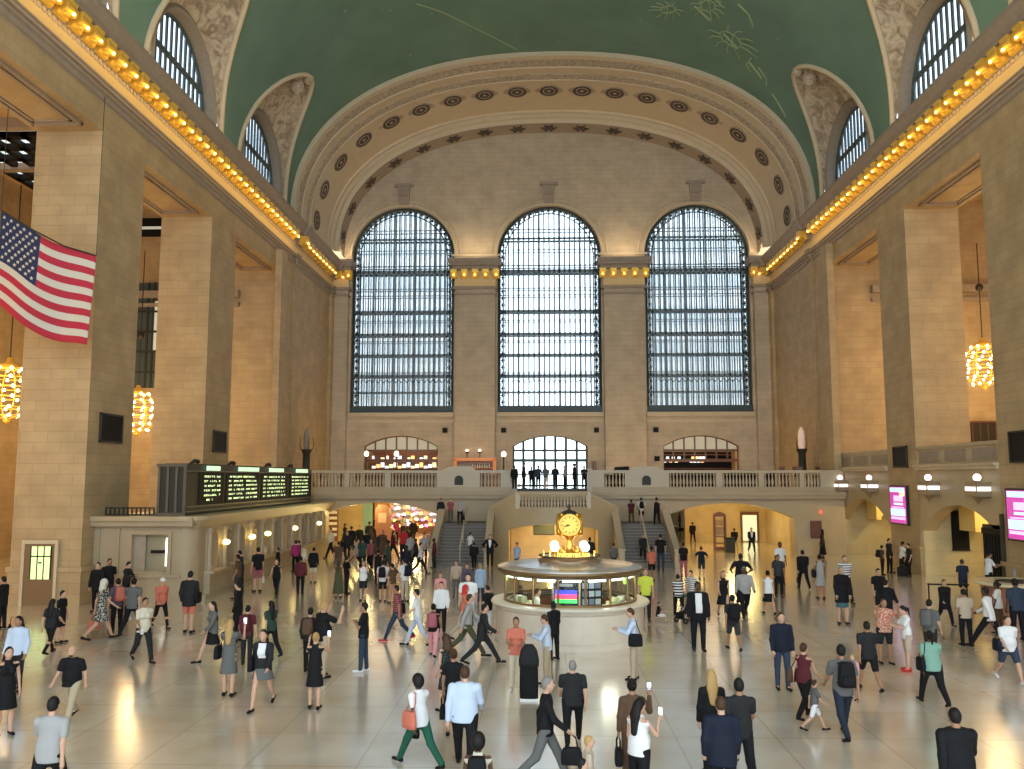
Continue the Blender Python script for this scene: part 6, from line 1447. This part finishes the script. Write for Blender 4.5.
(4.96, 20.86, 0, 3.142, 1.79, 'relax', 'long', 'navy', 'jeans', 'denim', 'short', 'brownhair', 'light', 0, 1, 0.02, 'man in navy sweater and dark jeans facing the camera', None, 'black', 1, None, ()),
(7.86, 19.63, 0, 0.0, 1.65, 'walk', 'tee', 'mint', 'pants', 'black', 'pony', 'blackhair', 'dark', 1, 1.25, 0.02, 'woman in mint green T-shirt and black trousers with dark bag', None, 'black', 1, None, ('sb:black:0',)),
(9.68, 23.84, 0, 5.498, 1.69, 'relax', 'tee', 'grey', 'pants', 'charcoal', 'short', 'blackhair', 'light', 0, 1, 0.02, 'person in grey top with a grey backpack behind the mint T-shirt', None, 'black', 1, None, ('bp:grey',)),
(12.88, 30.04, 0, 3.142, 1.58, 'walk', 'coat', 'black', 'pants', 'black', 'short', 'brownhair', 'light', 1, 1, 0.026, 'woman in open black coat walking forward at the right', None, 'black', 1, None, ()),
(16.38, 36.11, 0, 0.0, 1.63, 'stand', 'tee', 'darkblue', 'shorts', 'darkblue', 'short', 'brownhair', 'light', 0, 1, 0.026, 'man in dark blue T-shirt and shorts by the track gate', None, 'black', 1, None, ()),
(17.88, 37.04, 0, 4.712, 1.87, 'read', 'tee', 'white', 'pants', 'black', 'short', 'blackhair', 'mid', 0, 1, 0.026, 'person in white shirt left of the round desk', None, 'black', 1, None, ()),
(11.79, 26.33, 0, 0.0, 1.66, 'relax', 'tee', 'beige', 'pants', 'black', 'short', 'blackhair', 'mid', 0, 1, 0.02, 'man in beige shirt and black trousers standing by the white shirt walker', None, 'black', 1, None, ()),
(12.31, 25.98, 0, 0.785, 1.9, 'stride', 'long', 'white', 'pants', 'black', 'short', 'blackhair', 'dark', 0, 1, 0.02, 'man in white long-sleeved shirt and black trousers striding', None, 'black', 1, None, ()),
(13.81, 28.4, 0, 0.785, 1.64, 'stand', 'tee', 'white', 'skirt', 'brown', 'bun', 'blackhair', 'dark', 1, 1, 0.02, 'woman in white blouse and brown skirt in front of the desk', None, 'black', 1, None, ()),
(13.76, 27.22, 0, 0.0, 1.87, 'stand', 'tee', 'denim', 'pants', 'black', 'short', 'blackhair', 'dark', 0, 1.1, 0.02, 'man in grey-blue uniform shirt at the right picture edge', None, 'black', 1, None, ()),
(10.66, 21.85, 0, 3.142, 1.65, 'walk', 'tee', 'white', 'shorts', 'denim', 'short', 'brownhair', 'light', 1, 1.2, 0.02, 'woman in white T-shirt and denim shorts near the right edge', None, 'white', 1, None, ('sb:navy:1',)),
(18.68, 36.19, 0, 3.142, 1.55, 'stand', 'long', 'lightgrey', 'pants', 'black', 'short', 'brownhair', 'light', 0, 1, 0.026, 'clerk behind the round desk at the right edge', None, 'black', 1, None, ()),
(5.16, 12.67, 0, 0.0, 1.78, 'walk', 'jacket', 'black', 'pants', 'black', 'short', 'blackhair', 'mid', 0, 1.15, 0.016, 'man in black suit seen from behind at the bottom right', None, 'black', 1, None, ()),
(2.2, 14.94, 0, 0.0, 1.72, 'stand', 'long', 'black', 'pants', 'black', 'long', 'blond', 'light', 1, 1, 0.016, 'woman with long blond hair in black at the bottom right of centre', None, 'black', 1, None, ()),
(2.54, 14.38, 0, 0.0, 1.78, 'walk', 'tee', 'charcoal', 'pants', 'black', 'short', 'blackhair', 'mid', 0, 1, 0.016, 'man in dark T-shirt with pale back print at the bottom', None, 'black', 1, None, ()),
(2.01, 13.22, 0, 0.0, 1.7, 'relax', 'jacket', 'navy', 'pants', 'black', 'short', 'brownhair', 'light', 0, 1.15, 0.016, 'man in dark navy jacket in front of the blond woman', None, 'black', 1, None, ()),
(0.81, 13.37, 0, 5.498, 1.64, 'phone', 'tank', 'white', 'pants', 'black', 'long', 'blackhair', 'light', 1, 1.1, 0.016, 'woman in white sleeveless top with long black hair holding a phone', None, 'black', 1, None, ('ph:lit:1',)),
(0.84, 14.56, 0, 0.0, 1.68, 'ear', 'long', 'brown', 'pants', 'brown', 'bun', 'blackhair', 'mid', 1, 1, 0.016, 'woman in brown dress holding a phone to her ear', None, 'black', 1, None, ('hb:black:0', 'ph::1')),
(0.03, 12.78, 0, 4.712, 1.25, 'stand', 'tee', 'beige', 'pants', 'khaki', 'short', 'blond', 'light', 0, 1, 0.016, 'blond child at the bottom edge right of centre', None, 'black', 1, None, ()),
(-0.1, 11.93, 0, 4.712, 1.2, 'stand', 'tee', 'charcoal', 'pants', 'black', 'short', 'blackhair', 'light', 0, 1, 0.016, 'dark-haired child whose head just shows at the bottom edge', None, 'black', 1, None, ()),
(7.13, 43.05, 0, 0.0, 1.58, 'hips', 'tee', 'navy', 'shorts', 'darkgrey', 'short', 'brownhair', 'light', 0, 1, 0.026, 'man in navy T-shirt and shorts with hands on hips', None, 'black', 1, None, ()),
(6.32, 43.44, 0, 0.0, 1.75, 'relax', 'tee', 'black', 'pants', 'rose', 'short', 'blackhair', 'mid', 1, 1, 0.026, 'woman in black T-shirt and rose trousers by the right stair', None, 'black', 1, None, ()),
(4.59, 42.13, 0, 0.0, 1.65, 'stand', 'tee', 'coral', 'shorts', 'black', 'pony', 'blackhair', 'mid', 1, 1, 0.026, 'woman in coral top and black shorts at the right stair foot', None, 'black', 1, None, ()),
(5.63, 46.62, 0, 0.0, 1.95, 'relax', 'tee', 'black', 'jeans', 'denim', 'short', 'blackhair', 'light', 0, 1, 0.026, 'man in black T-shirt and jeans at the foot of the right stair', None, 'black', 1, None, ()),
(4.96, 49.0, 0.35, 3.142, 1.5, 'walk', 'jacket', 'charcoal', 'pants', 'black', 'short', 'blackhair', 'light', 0, 1, 0.032, 'dark figure coming down the right stair', None, 'black', 1, None, ()),
(12.33, 59.43, 0, 0.0, 1.6, 'walk', 'jacket', 'black', 'pants', 'khaki', 'short', 'blackhair', 'light', 0, 1, 0.032, 'man in black jacket and khaki trousers in the right passage', None, 'black', 0, None, ()),
(13.1, 57.9, 0, 3.142, 1.75, 'walk', 'jacket', 'navy', 'pants', 'black', 'short', 'greyhair', 'light', 0, 1, 0.032, 'man in dark suit walking out of the right passage', None, 'black', 0, 'v', ()),
(10.74, 66.56, 0, 0.0, 1.65, 'walk', 'jacket', 'black', 'pants', 'black', 'short', 'blackhair', 'light', 0, 1, 0.032, 'dark figure deep in the right passage near the stair wall', None, 'black', 0, None, ()),
(12.11, 81.46, 0, 1.571, 1.74, 'stand', 'long', 'maroon', 'pants', 'black', 'short', 'blackhair', 'light', 0, 1, 0.032, 'tiny figure in dark red at the deep left end of the right passage', None, 'black', 0, None, ()),
(13.62, 78.59, 0, 3.142, 1.5, 'stand', 'long', 'black', 'pants', 'black', 'short', 'blackhair', 'light', 0, 1, 0.032, 'tiny dark figure behind the wooden kiosk in the right passage', None, 'black', 0, None, ()),
(-6.9, 53.26, 2.15, 3.142, 1.52, 'relax', 'long', 'charcoal', 'pants', 'black', 'short', 'blackhair', 'light', 0, 1, 0.032, 'person in dark top on the left stair landing near the wall', None, 'black', 0, None, ()),
(-6.29, 53.29, 2.15, 3.142, 1.52, 'stand', 'tee', 'rose', 'pants', 'grey', 'short', 'brownhair', 'light', 0, 1, 0.032, 'person in red shirt on the left stair landing', None, 'black', 0, None, ()),
(-5.49, 51.05, 2.15, 3.142, 1.63, 'stand', 'tee', 'lightgrey', 'pants', 'black', 'short', 'greyhair', 'light', 0, 1, 0.032, 'man in light grey shirt and black trousers on the left stair landing', None, 'black', 1, None, ('hb:black:0',)),
(4.82, 53.68, 2.15, 0.0, 1.5, 'walk', 'tee', 'maroon', 'pants', 'brown', 'short', 'blackhair', 'mid', 0, 1, 0.032, 'person in maroon on the right stair landing', None, 'black', 0, None, ()),
(5.44, 53.7, 2.15, 0.0, 1.64, 'walk2', 'tee', 'white', 'shorts', 'black', 'short', 'blackhair', 'light', 0, 1, 0.032, 'person in white shirt with black backpack on the right stair landing', None, 'black', 1, None, ('bp:black',)),
(6.09, 51.47, 2.15, 0.0, 1.69, 'walk', 'vest', 'black', 'pants', 'black', 'short', 'blackhair', 'light', 0, 1, 0.032, 'person in black vest over white sleeves on the right stair landing', None, 'black', 1, None, ()),
(-2.43, 55.36, 4.2, 0.0, 1.5, 'stand', 'jacket', 'black', 'pants', 'black', 'short', 'blackhair', 'light', 0, 1, 0.032, 'silhouetted person in black against the bright balcony doors', None, 'black', 0, None, ()),
(-1.83, 55.21, 4.2, 4.712, 1.72, 'relax', 'jacket', 'charcoal', 'pants', 'charcoal', 'short', 'blackhair', 'light', 0, 1, 0.032, 'silhouetted person in charcoal against the bright balcony doors', None, 'black', 1, None, ()),
(-1.34, 55.59, 4.2, 3.142, 1.5, 'walk', 'tee', 'black', 'pants', 'black', 'short', 'blackhair', 'light', 0, 1, 0.032, 'silhouetted person in plain black against the bright balcony doors', None, 'black', 0, None, ()),
(-0.9, 55.15, 4.2, 0.0, 1.52, 'phone', 'long', 'denim', 'pants', 'black', 'short', 'blackhair', 'light', 0, 1, 0.032, 'silhouetted person in denim blue against the bright balcony doors', None, 'black', 0, None, ()),
(-0.42, 55.55, 4.2, 3.142, 1.5, 'stand', 'tee', 'grey', 'shorts', 'cream', 'short', 'blackhair', 'light', 0, 1, 0.032, 'silhouetted person in grey against the bright balcony doors', None, 'black', 0, None, ()),
(0.18, 55.38, 4.2, 0.0, 1.52, 'cross', 'long', 'charcoal', 'pants', 'black', 'short', 'blackhair', 'light', 0, 1, 0.032, 'backlit person in dark grey on the balcony above the clock', None, 'black', 0, None, ()),
(0.79, 55.46, 4.2, 4.712, 1.5, 'relax', 'tee', 'lightgrey', 'pants', 'black', 'short', 'blackhair', 'light', 0, 1, 0.032, 'backlit person in pale grey on the balcony above the clock', None, 'black', 0, None, ()),
(1.41, 55.46, 4.2, 1.571, 1.65, 'stand', 'coat', 'black', 'pants', 'black', 'short', 'blackhair', 'light', 0, 1, 0.032, 'backlit person in long black coat on the balcony above the clock', None, 'black', 0, None, ()),
(2.03, 55.49, 4.2, 3.142, 1.5, 'read', 'tee', 'charcoal', 'pants', 'black', 'short', 'blackhair', 'light', 0, 1, 0.032, 'backlit person in smoke grey on the balcony above the clock', None, 'black', 0, None, ()),
(-2.53, 69.7, 3.3, 3.142, 1.6, 'sit', 'tee', 'pink', 'jeans', 'denim', 'short', 'brownhair', 'light', 0, 1, 0.032, 'person in pink sitting on the top stair steps under the doors', None, 'black', 0, None, ()),
(-1.41, 69.74, 3.3, 3.142, 1.6, 'sit', 'tee', 'white', 'jeans', 'denim', 'short', 'brownhair', 'light', 0, 1, 0.032, 'person in white sitting on the top stair steps under the doors', None, 'black', 0, None, ()),
(-0.45, 69.77, 3.3, 3.142, 1.6, 'sit', 'tee', 'teal', 'jeans', 'denim', 'short', 'brownhair', 'light', 0, 1, 0.032, 'person in teal sitting on the top stair steps under the doors', None, 'black', 0, None, ()),
(2.61, 69.88, 3.3, 3.142, 1.6, 'sit', 'long', 'black', 'jeans', 'denim', 'short', 'brownhair', 'light', 0, 1, 0.032, 'person in black sitting on the top stair steps under the doors', None, 'black', 0, None, ()),
(-13.06, 56.21, 0, 0.0, 1.79, 'stand', 'jacket', 'black', 'pants', 'black', 'short', 'blackhair', 'light', 0, 1, 0.032, 'person in black jacket and black trousers, midway at the left of the arch', 'crowd in the left passage', 'black', 1, None, ()),
(-12.86, 57.74, 0, 3.142, 1.84, 'walk', 'jacket', 'black', 'pants', 'charcoal', 'bun', 'blackhair', 'light', 1, 1, 0.032, 'person in black jacket and charcoal trousers, midway left of the brown kiosk', 'crowd in the left passage', 'black', 1, None, ()),
(-12.69, 60.18, 0, 0.0, 1.92, 'relax', 'long', 'charcoal', 'pants', 'black', 'short', 'blackhair', 'mid', 0, 1, 0.032, 'person in charcoal sweater and black trousers, far back left of the brown kiosk', 'crowd in the left passage', 'black', 1, None, ()),
(-11.15, 54.15, 0, 1.571, 1.85, 'walk2', 'long', 'brown', 'pants', 'black', 'long', 'blackhair', 'dark', 1, 1, 0.032, 'person in brown sweater and black trousers, midway in front of the brown kiosk', 'crowd in the left passage', 'black', 1, None, ()),
(-12.39, 52.13, 0, 3.142, 1.72, 'stand', 'jacket', 'charcoal', 'pants', 'black', 'short', 'brownhair', 'light', 0, 1, 0.032, 'person in charcoal jacket and black trousers, midway at the left of the arch', 'crowd in the left passage', 'black', 1, None, ()),
(-10.42, 45.56, 0, 4.712, 1.81, 'walk', 'long', 'lightgrey', 'pants', 'black', 'short', 'blackhair', 'light', 0, 1, 0.026, 'person in lightgrey sweater and black trousers, up front left of the brown kiosk', 'crowd in the left passage', 'black', 1, None, ()),
(-10.0, 45.1, 0, 0.0, 1.84, 'relax', 'tee', 'darkgreen', 'pants', 'charcoal', 'bun', 'blackhair', 'mid', 1, 1, 0.026, 'person in darkgreen T-shirt and charcoal trousers, up front left of the brown kiosk', 'crowd in the left passage', 'black', 1, None, ()),
(-9.98, 42.85, 0, 2.356, 1.7, 'walk2', 'tee', 'tan', 'pants', 'khaki', 'short', 'blackhair', 'dark', 0, 1, 0.026, 'person in tan T-shirt and khaki trousers, up front at the left of the arch', 'crowd in the left passage', 'black', 1, None, ()),
(-9.36, 46.09, 0, 0.0, 1.83, 'stand', 'long', 'brown', 'pants', 'maroon', 'long', 'blackhair', 'light', 1, 1, 0.026, 'person in brown sweater and maroon trousers, up front in front of the brown kiosk', 'crowd in the left passage', 'black', 1, None, ()),
(-9.83, 46.57, 0, 3.142, 1.74, 'walk', 'tee', 'rose', 'pants', 'charcoal', 'short', 'brownhair', 'light', 0, 1, 0.026, 'person in rose T-shirt and charcoal trousers, up front left of the brown kiosk', 'crowd in the left passage', 'black', 1, None, ()),
(-11.0, 50.94, 0, 0.0, 1.85, 'relax', 'jacket', 'black', 'pants', 'black', 'short', 'blackhair', 'mid', 0, 1, 0.026, 'person in black jacket and black trousers, midway left of the brown kiosk', 'crowd in the left passage', 'black', 1, None, ()),
(-8.49, 44.23, 0, 1.571, 1.85, 'walk2', 'tee', 'darkgreen', 'pants', 'darkgrey', 'bun', 'blackhair', 'dark', 1, 1, 0.026, 'person in darkgreen T-shirt and darkgrey trousers, up front in front of the brown kiosk', 'crowd in the left passage', 'black', 1, None, ()),
(-10.27, 52.2, 0, 3.142, 1.78, 'stand', 'long', 'brown', 'pants', 'brown', 'short', 'blackhair', 'light', 0, 1, 0.032, 'person in brown sweater and brown trousers, midway in front of the brown kiosk', 'crowd in the left passage', 'black', 1, None, ()),
(-9.65, 52.23, 0, 4.712, 1.84, 'walk', 'long', 'maroon', 'pants', 'black', 'long', 'blackhair', 'light', 1, 1, 0.026, 'person in maroon sweater and black trousers, midway before the glowing stall', 'crowd in the left passage', 'black', 1, None, ()),
(-9.03, 52.25, 0, 0.0, 1.95, 'relax', 'tee', 'red', 'pants', 'charcoal', 'short', 'brownhair', 'mid', 0, 1, 0.026, 'person in red T-shirt and charcoal trousers, midway before the glowing stall', 'crowd in the left passage', 'black', 1, None, ()),
(-9.55, 57.09, 0, 2.356, 1.81, 'walk2', 'tee', 'black', 'pants', 'black', 'short', 'blackhair', 'dark', 0, 1, 0.032, 'person in black T-shirt and black trousers, midway before the glowing stall', 'crowd in the left passage', 'black', 1, None, ()),
(-8.06, 48.74, 0, 0.0, 1.82, 'stand', 'long', 'lightgrey', 'pants', 'grey', 'bun', 'blackhair', 'light', 1, 1, 0.026, 'person in lightgrey sweater and grey trousers, up front before the glowing stall', 'crowd in the left passage', 'black', 1, None, ()),
(-10.32, 64.81, 0, 3.142, 1.92, 'walk', 'jacket', 'black', 'pants', 'black', 'short', 'blackhair', 'light', 0, 1, 0.032, 'person in black jacket and black trousers, far back next to the stair parapet', 'crowd in the left passage', 'black', 0, None, ()),
(-7.11, 41.32, 0, 0.0, 1.73, 'relax', 'long', 'navy', 'pants', 'navy', 'long', 'blackhair', 'mid', 1, 1, 0.026, 'person in navy sweater and navy trousers, up front before the glowing stall', 'crowd in the left passage', 'black', 1, None, ()),
(-7.65, 48.21, 0, 1.571, 1.64, 'walk2', 'tee', 'charcoal', 'pants', 'black', 'short', 'brownhair', 'dark', 0, 1, 0.032, 'person in charcoal T-shirt and black trousers, up front next to the stair parapet', 'crowd in the left passage', 'black', 1, None, ()),
(-7.36, 49.32, 0, 3.142, 1.79, 'stand', 'tee', 'lightgrey', 'pants', 'charcoal', 'short', 'blackhair', 'light', 0, 1, 0.026, 'person in lightgrey T-shirt and charcoal trousers, midway next to the stair parapet', 'crowd in the left passage', 'black', 1, None, ()),
(-6.93, 44.74, 0, 4.712, 1.67, 'walk', 'tee', 'white', 'pants', 'black', 'bun', 'blackhair', 'light', 1, 1, 0.026, 'person in white T-shirt and black trousers, up front next to the stair parapet', 'crowd in the left passage', 'black', 1, None, ()),
(-8.29, 40.5, 0, 0.0, 1.6, 'relax', 'tank', 'black', 'pants', 'black', 'short', 'blackhair', 'mid', 0, 1, 0.026, 'person in black tank top and black trousers, up front in front of the brown kiosk', 'crowd in the left passage', 'black', 1, None, ()),
(-11.81, 48.6, 0, 2.356, 1.66, 'walk2', 'tee', 'black', 'pants', 'charcoal', 'long', 'blackhair', 'dark', 1, 1, 0.032, 'person in black T-shirt and charcoal trousers, up front at the left of the arch', 'crowd in the left passage', 'black', 1, None, ()),
(-11.03, 44.14, 0, 0.0, 1.7, 'stand', 'tee', 'brown', 'shorts', 'grey', 'short', 'brownhair', 'light', 0, 1, 0.026, 'person in brown T-shirt and grey shorts, up front at the left of the arch', 'crowd in the left passage', 'black', 1, None, ()),
(-7.75, 54.96, 0, 3.142, 1.68, 'walk', 'long', 'beige', 'pants', 'black', 'short', 'blackhair', 'light', 0, 1, 0.032, 'person in beige sweater and black trousers, midway next to the stair parapet', 'crowd in the left passage', 'black', 1, None, ()),
(-11.76, 65.75, 0, 0.0, 1.72, 'relax', 'long', 'magenta', 'pants', 'black', 'bun', 'blackhair', 'mid', 1, 1, 0.032, 'person in magenta sweater and black trousers, far back before the glowing stall', 'crowd in the left passage', 'black', 0, None, ()),
(-12.97, 67.79, 0, 1.571, 1.7, 'walk2', 'jacket', 'black', 'pants', 'black', 'short', 'blackhair', 'dark', 0, 1, 0.032, 'person in black jacket and black trousers, far back in front of the brown kiosk', 'crowd in the left passage', 'black', 0, None, ()),
(-14.33, 71.13, 0, 3.142, 1.78, 'stand', 'jacket', 'charcoal', 'pants', 'black', 'long', 'blackhair', 'light', 1, 1, 0.032, 'person in charcoal jacket and black trousers, far back in front of the brown kiosk', 'crowd in the left passage', 'black', 0, None, ()),
(-14.77, 67.73, 0, 4.712, 1.78, 'walk', 'long', 'black', 'pants', 'black', 'short', 'brownhair', 'light', 0, 1, 0.032, 'person in black sweater and black trousers, far back left of the brown kiosk', 'crowd in the left passage', 'black', 0, None, ()),
(-12.51, 73.64, 0, 0.0, 1.76, 'relax', 'tee', 'paleblue', 'pants', 'black', 'short', 'blackhair', 'mid', 0, 1, 0.032, 'person in paleblue T-shirt and black trousers, far back before the glowing stall', 'crowd in the left passage', 'black', 0, None, ()),
(-14.55, 60.97, 0, 2.356, 1.81, 'walk2', 'long', 'charcoal', 'pants', 'black', 'bun', 'blackhair', 'dark', 1, 1, 0.032, 'person in charcoal sweater and black trousers, far back at the left of the arch', 'crowd in the left passage', 'black', 0, None, ()),
(-1.3, 27.1, 0, 3.142, 1.62, 'read', 'tee', 'black', 'pants', 'black', 'short', 'blackhair', 'dark', 0, 1, 0.026, 'clerk in black inside the left part of the booth', None, 'black', 1, None, ()),
(-0.8, 26.35, 0, 4.712, 1.62, 'relax', 'long', 'white', 'pants', 'black', 'short', 'brownhair', 'light', 0, 1, 0.026, 'clerk in white shirt bending inside the booth', None, 'black', 1, None, ()),
(1.9, 46.99, 0, 0.0, 1.75, 'stand', 'jacket', 'charcoal', 'pants', 'black', 'short', 'blackhair', 'dark', 0, 1, 0.026, 'dark-haired person whose head shows just behind the booth roof', None, 'black', 1, None, ()),
(3.1, 46.05, 0, 0.0, 1.5, 'stand', 'long', 'grey', 'pants', 'black', 'short', 'brownhair', 'light', 0, 1, 0.032, 'person standing behind the booth at its right side', None, 'black', 1, None, ()),
]

for r in ROWS:
    (x,y,z,hd,H,pose,t,tc,b,bc,h,hc,sk,fem,fat,vox,lab,grp,shoe,det,front,items)=r
    rec=person((x,y,z),hd,H,pose,t,tc or 'black',b if b!='dress' else (bc or 'short'),bc or 'black',h,hc,sk,fem,fat,vox,lab,grp,shoe,det,front)
    short=' '.join(lab.split()[:8])
    for it in items:
        k,c,a=(it.split(':')+['',''])[:3]; a=int(a or 1)
        if k=='bp': backpack(rec,c,c+' backpack on the back of the '+short)
        if k=='hb': handbag(rec,c,c+' handbag in the hand of the '+short,a)
        if k=='sb': shoulderbag(rec,c,c+' shoulder bag hanging from the '+short,a)
        if k=='ph': phone(rec,'phone held by the '+short,a,c=='lit')
# ------------------------------------------------------------------ things people have with them
t=thing('suitcase','upright black suitcase with a coat over it beside the coral T-shirt woman','suitcase',(-.93,19.75,0))
soft(.42,.28,.92,.92).build('case',pm('black'),t,smooth=True)
q=MB(); q.box(-.2,.2,-.14,.14,.0,.05); q.build('base_trim',pm('white'),t)
q=MB(); q.tube([(-.12,0,.93),(-.12,0,1.15),(.12,0,1.15),(.12,0,.93)],.015,6); q.build('handle',pm('grey'),t)
b=soft(.46,.34,.48,.5); b.v=[(x,y,z+.72) for x,y,z in b.v]; b.build('coat',pm('charcoal'),t,smooth=True)
t=thing('umbrella','closed dark umbrella hanging beside the woman in black leggings','umbrella',(-14.95,23.0,.25),0)
q=MB(); q.tube([(0,0,0),(.04,0,.12),(.12,0,.7),(.13,0,.78)],[.008,.03,.05,.02],8); q.build('canopy',pm('black'),t); q=MB(); q.tube([(.13,0,.76),(.15,0,.95),(.19,0,.97)],.012,6); q.build('handle',pm('brown'),t)
t=thing('stroller','baby stroller with a black seat and green hood next to the striped top woman','stroller',(4.3,30.2,0),2.2)
q=MB(); q.tube([(-.2,.3,.12),(-.2,-.25,.65),(-.2,-.5,1.0)],.018,6); q.tube([(.2,.3,.12),(.2,-.25,.65),(.2,-.5,1.0)],.018,6); q.tube([(-.2,-.3,.1),(-.2,.1,.55)],.018,6); q.tube([(.2,-.3,.1),(.2,.1,.55)],.018,6); q.tube([(-.2,-.5,1.0),(.2,-.5,1.0)],.022,6); q.build('frame',pm('lightgrey'),t)
q=MB(); q.add([(-.19,.35,.35),(.19,.35,.35),(.19,-.02,.38),(-.19,-.02,.38),(.19,-.28,.85),(-.19,-.28,.85),(-.19,.36,.15),(.19,.36,.15)],[(0,1,2,3),(3,2,4,5),(0,1,7,6)]); o=q.build('seat',pm('black'),t); md=o.modifiers.new('t','SOLIDIFY'); md.thickness=.03
q=MB(); vs=[]
for j in range(6):
    a=PI*.15+j*PI*.13
    for k in range(7):
        u=-.2+.4*k/6; rr=.30*math.sqrt(1-(u/.27)**2); vs.append((u,-.22+rr*math.cos(a),.72+rr*math.sin(a)))
q.add(vs,[(j*7+k,j*7+k+1,(j+1)*7+k+1,(j+1)*7+k) for j in range(5) for k in range(6)]); o=q.build('hood',pm('green'),t,smooth=True); md=o.modifiers.new('t','SOLIDIFY'); md.thickness=.015
for x in (-.22,.22):
    for y in (-.3,.3): q=MB(); q.lathe([(.04,-.02),(.1,-.02),(.1,.02),(.04,.02)],(0,0,0),14); o=q.build('wheel',pm('charcoal'),t); o.rotation_euler=(0,PI/2,0); o.location=(x,y,.1)
for x,y,c,lab in ((18.0,46.35,'black','black suitcase standing against the pier in the luggage group'),(17.45,45.3,'charcoal','dark duffel bag on the floor against the pier')):
    t=thing('suitcase',lab,'suitcase',(x,y-.6,0)); soft(.5,.3,.8 if c=='black' else .45,.9).build('case',pm(c),t,smooth=True); q=MB(); q.tube([(-.1,0,.4),(-.1,0,.95 if c=='black' else .55),(.1,0,.95 if c=='black' else .55),(.1,0,.4)],.015,6); q.build('handle',pm('grey'),t)
WORLD=4.0; EXPO=0.12; CH=1000; COVE=500; EUP=90; FR=110
# ------------------------------------------------------------------ light
wd=bpy.data.worlds.new('World'); SC.world=wd; wd.use_nodes=True
bgn=wd.node_tree.nodes['Background']; bgn.inputs[0].default_value=(.74,.87,1,1); bgn.inputs[1].default_value=WORLD
def plight(name,loc,e,col,r=.5):
    l=bpy.data.lights.new(name,'POINT'); l.energy=e; l.color=col; l.shadow_soft_size=r; o=bpy.data.objects.new(name,l); COL.objects.link(o); o.location=loc; return o
def alight(name,loc,rot,e,col,sx,sy):
    l=bpy.data.lights.new(name,'AREA'); l.energy=e; l.color=col; l.shape='RECTANGLE'; l.size=sx; l.size_y=sy; o=bpy.data.objects.new(name,l); COL.objects.link(o); o.location=loc; o.rotation_euler=rot; return o
WARM=(1,.67,.31)
for sg in (-1,1):
    for y in (17,29,42,55):
        z=9.2 if sg<0 else 12
        if y<55: plight('chandelier_light',(sg*27,y-2.4,z),CH,WARM,1.9)
        else: plight('chandelier_light',(sg*26.2,y-2.3,z),CH,WARM,1.9)
    # cove lamps: cornice lights washing the vault
    alight('cornice_light',(sg*17.2,18,23.6),(0,0,0),COVE,(1,.78,.5),.5,60).rotation_euler=(PI,0,0)
for sg in (-1,1):
    alight('cornice_bulbs_light',(sg*17.75,36,21.55),(0,-sg*PI/2,0),FR,(1,.66,.22),.25,48)
for x in (-17.9,-6.3,6.3,17.9): alight('arch_fill_light',(x,71.0,23.5),(PI,0,0),EUP,(1,.78,.5),2.6 if abs(x)<10 else 1,.4)  # added fill lights above the pilaster caps, brighten end arch and east wall
for x in (-13,-9.5,9.5,13): plight('passage_light',(x,57.6,2.9),110 if x<0 else 45,(1,.78,.28),.5)
plight('niche_light',(0,53.4,1.9),130,(1,.72,.25),.2)
for x,y in ((8.5,61),(12.5,61),(8.5,60),(-9.5,61),(-13,61),(-9,69),(-12,74),(14,64)): plight('passage_light',(x,y,3.0),300 if x<0 else 110,(1,.76,.3),.5)
for y in (41,53): plight('gate_light',(21.4,y,3.8),210,(1,.76,.3),.2)
plight('gate_light',(21.4,29,3.8),150,(1,.8,.4),.2)
for y in (37,40.3,44,48,52.5): plight('ticket_light',(-15.9,y,2.6),60,(1,.74,.3),.15)
for c in (-12.6,12.6): plight('shop_light',(c,75,8.8),260,(1,.7,.42),.3)
for c in (-12.6,-6,6,12.6): plight('balcony_light',(c,66,7.2),220,(1,.7,.40),1.5)
plight('booth_light',(BX,BYC-1.3,1.85),45,(1,.95,.8),.2); plight('booth_light',(BX-1.2,BYC,1.85),30,(1,.95,.8),.2); plight('booth_light',(BX+1.2,BYC,1.85),30,(1,.95,.8),.2)
for sg,lab in ((-1,'pale office block across the street behind the left great window'),(1,'pale office block across the street behind the right great window')):
    t=thing('office_building',lab,'building',(sg*24,93,0))
    bx('facade',mat('office_facade',(.88,.89,.90),.8),t,-18.3,18.3,0,8,-1,70)
    q=MB()
    for k in range(17): q.box(-18,18,-.06,0,1.5+4*k,3.6+4*k)
    q.build('window_band',mat('office_glass',(.70,.76,.80),.3),t)
bx('ground',mat('asphalt',(.2,.2,.2),.8),None,-60,60,82,130,-.5,0); o=bpy.data.objects['ground']; o['kind']='structure'
# ------------------------------------------------------------------ camera
cam=bpy.data.cameras.new('camera'); co=bpy.data.objects.new('camera',cam); COL.objects.link(co); SC.camera=co
cam.sensor_width=36; cam.lens=860/1024*36; cam.clip_end=400; cam.clip_start=.05
th=math.atan(.1087); ps=math.atan(.03605*math.cos(th))
co.location=(-.6,0,4.9); co.rotation_euler=(PI/2+th,0,ps)
SC.view_settings.view_transform='Standard'; SC.view_settings.look='None'; SC.view_settings.gamma=1; SC.view_settings.exposure=EXPO
SC.view_settings.use_curve_mapping=False
SC.cycles.max_bounces=8; SC.cycles.diffuse_bounces=5; SC.cycles.use_denoising=True
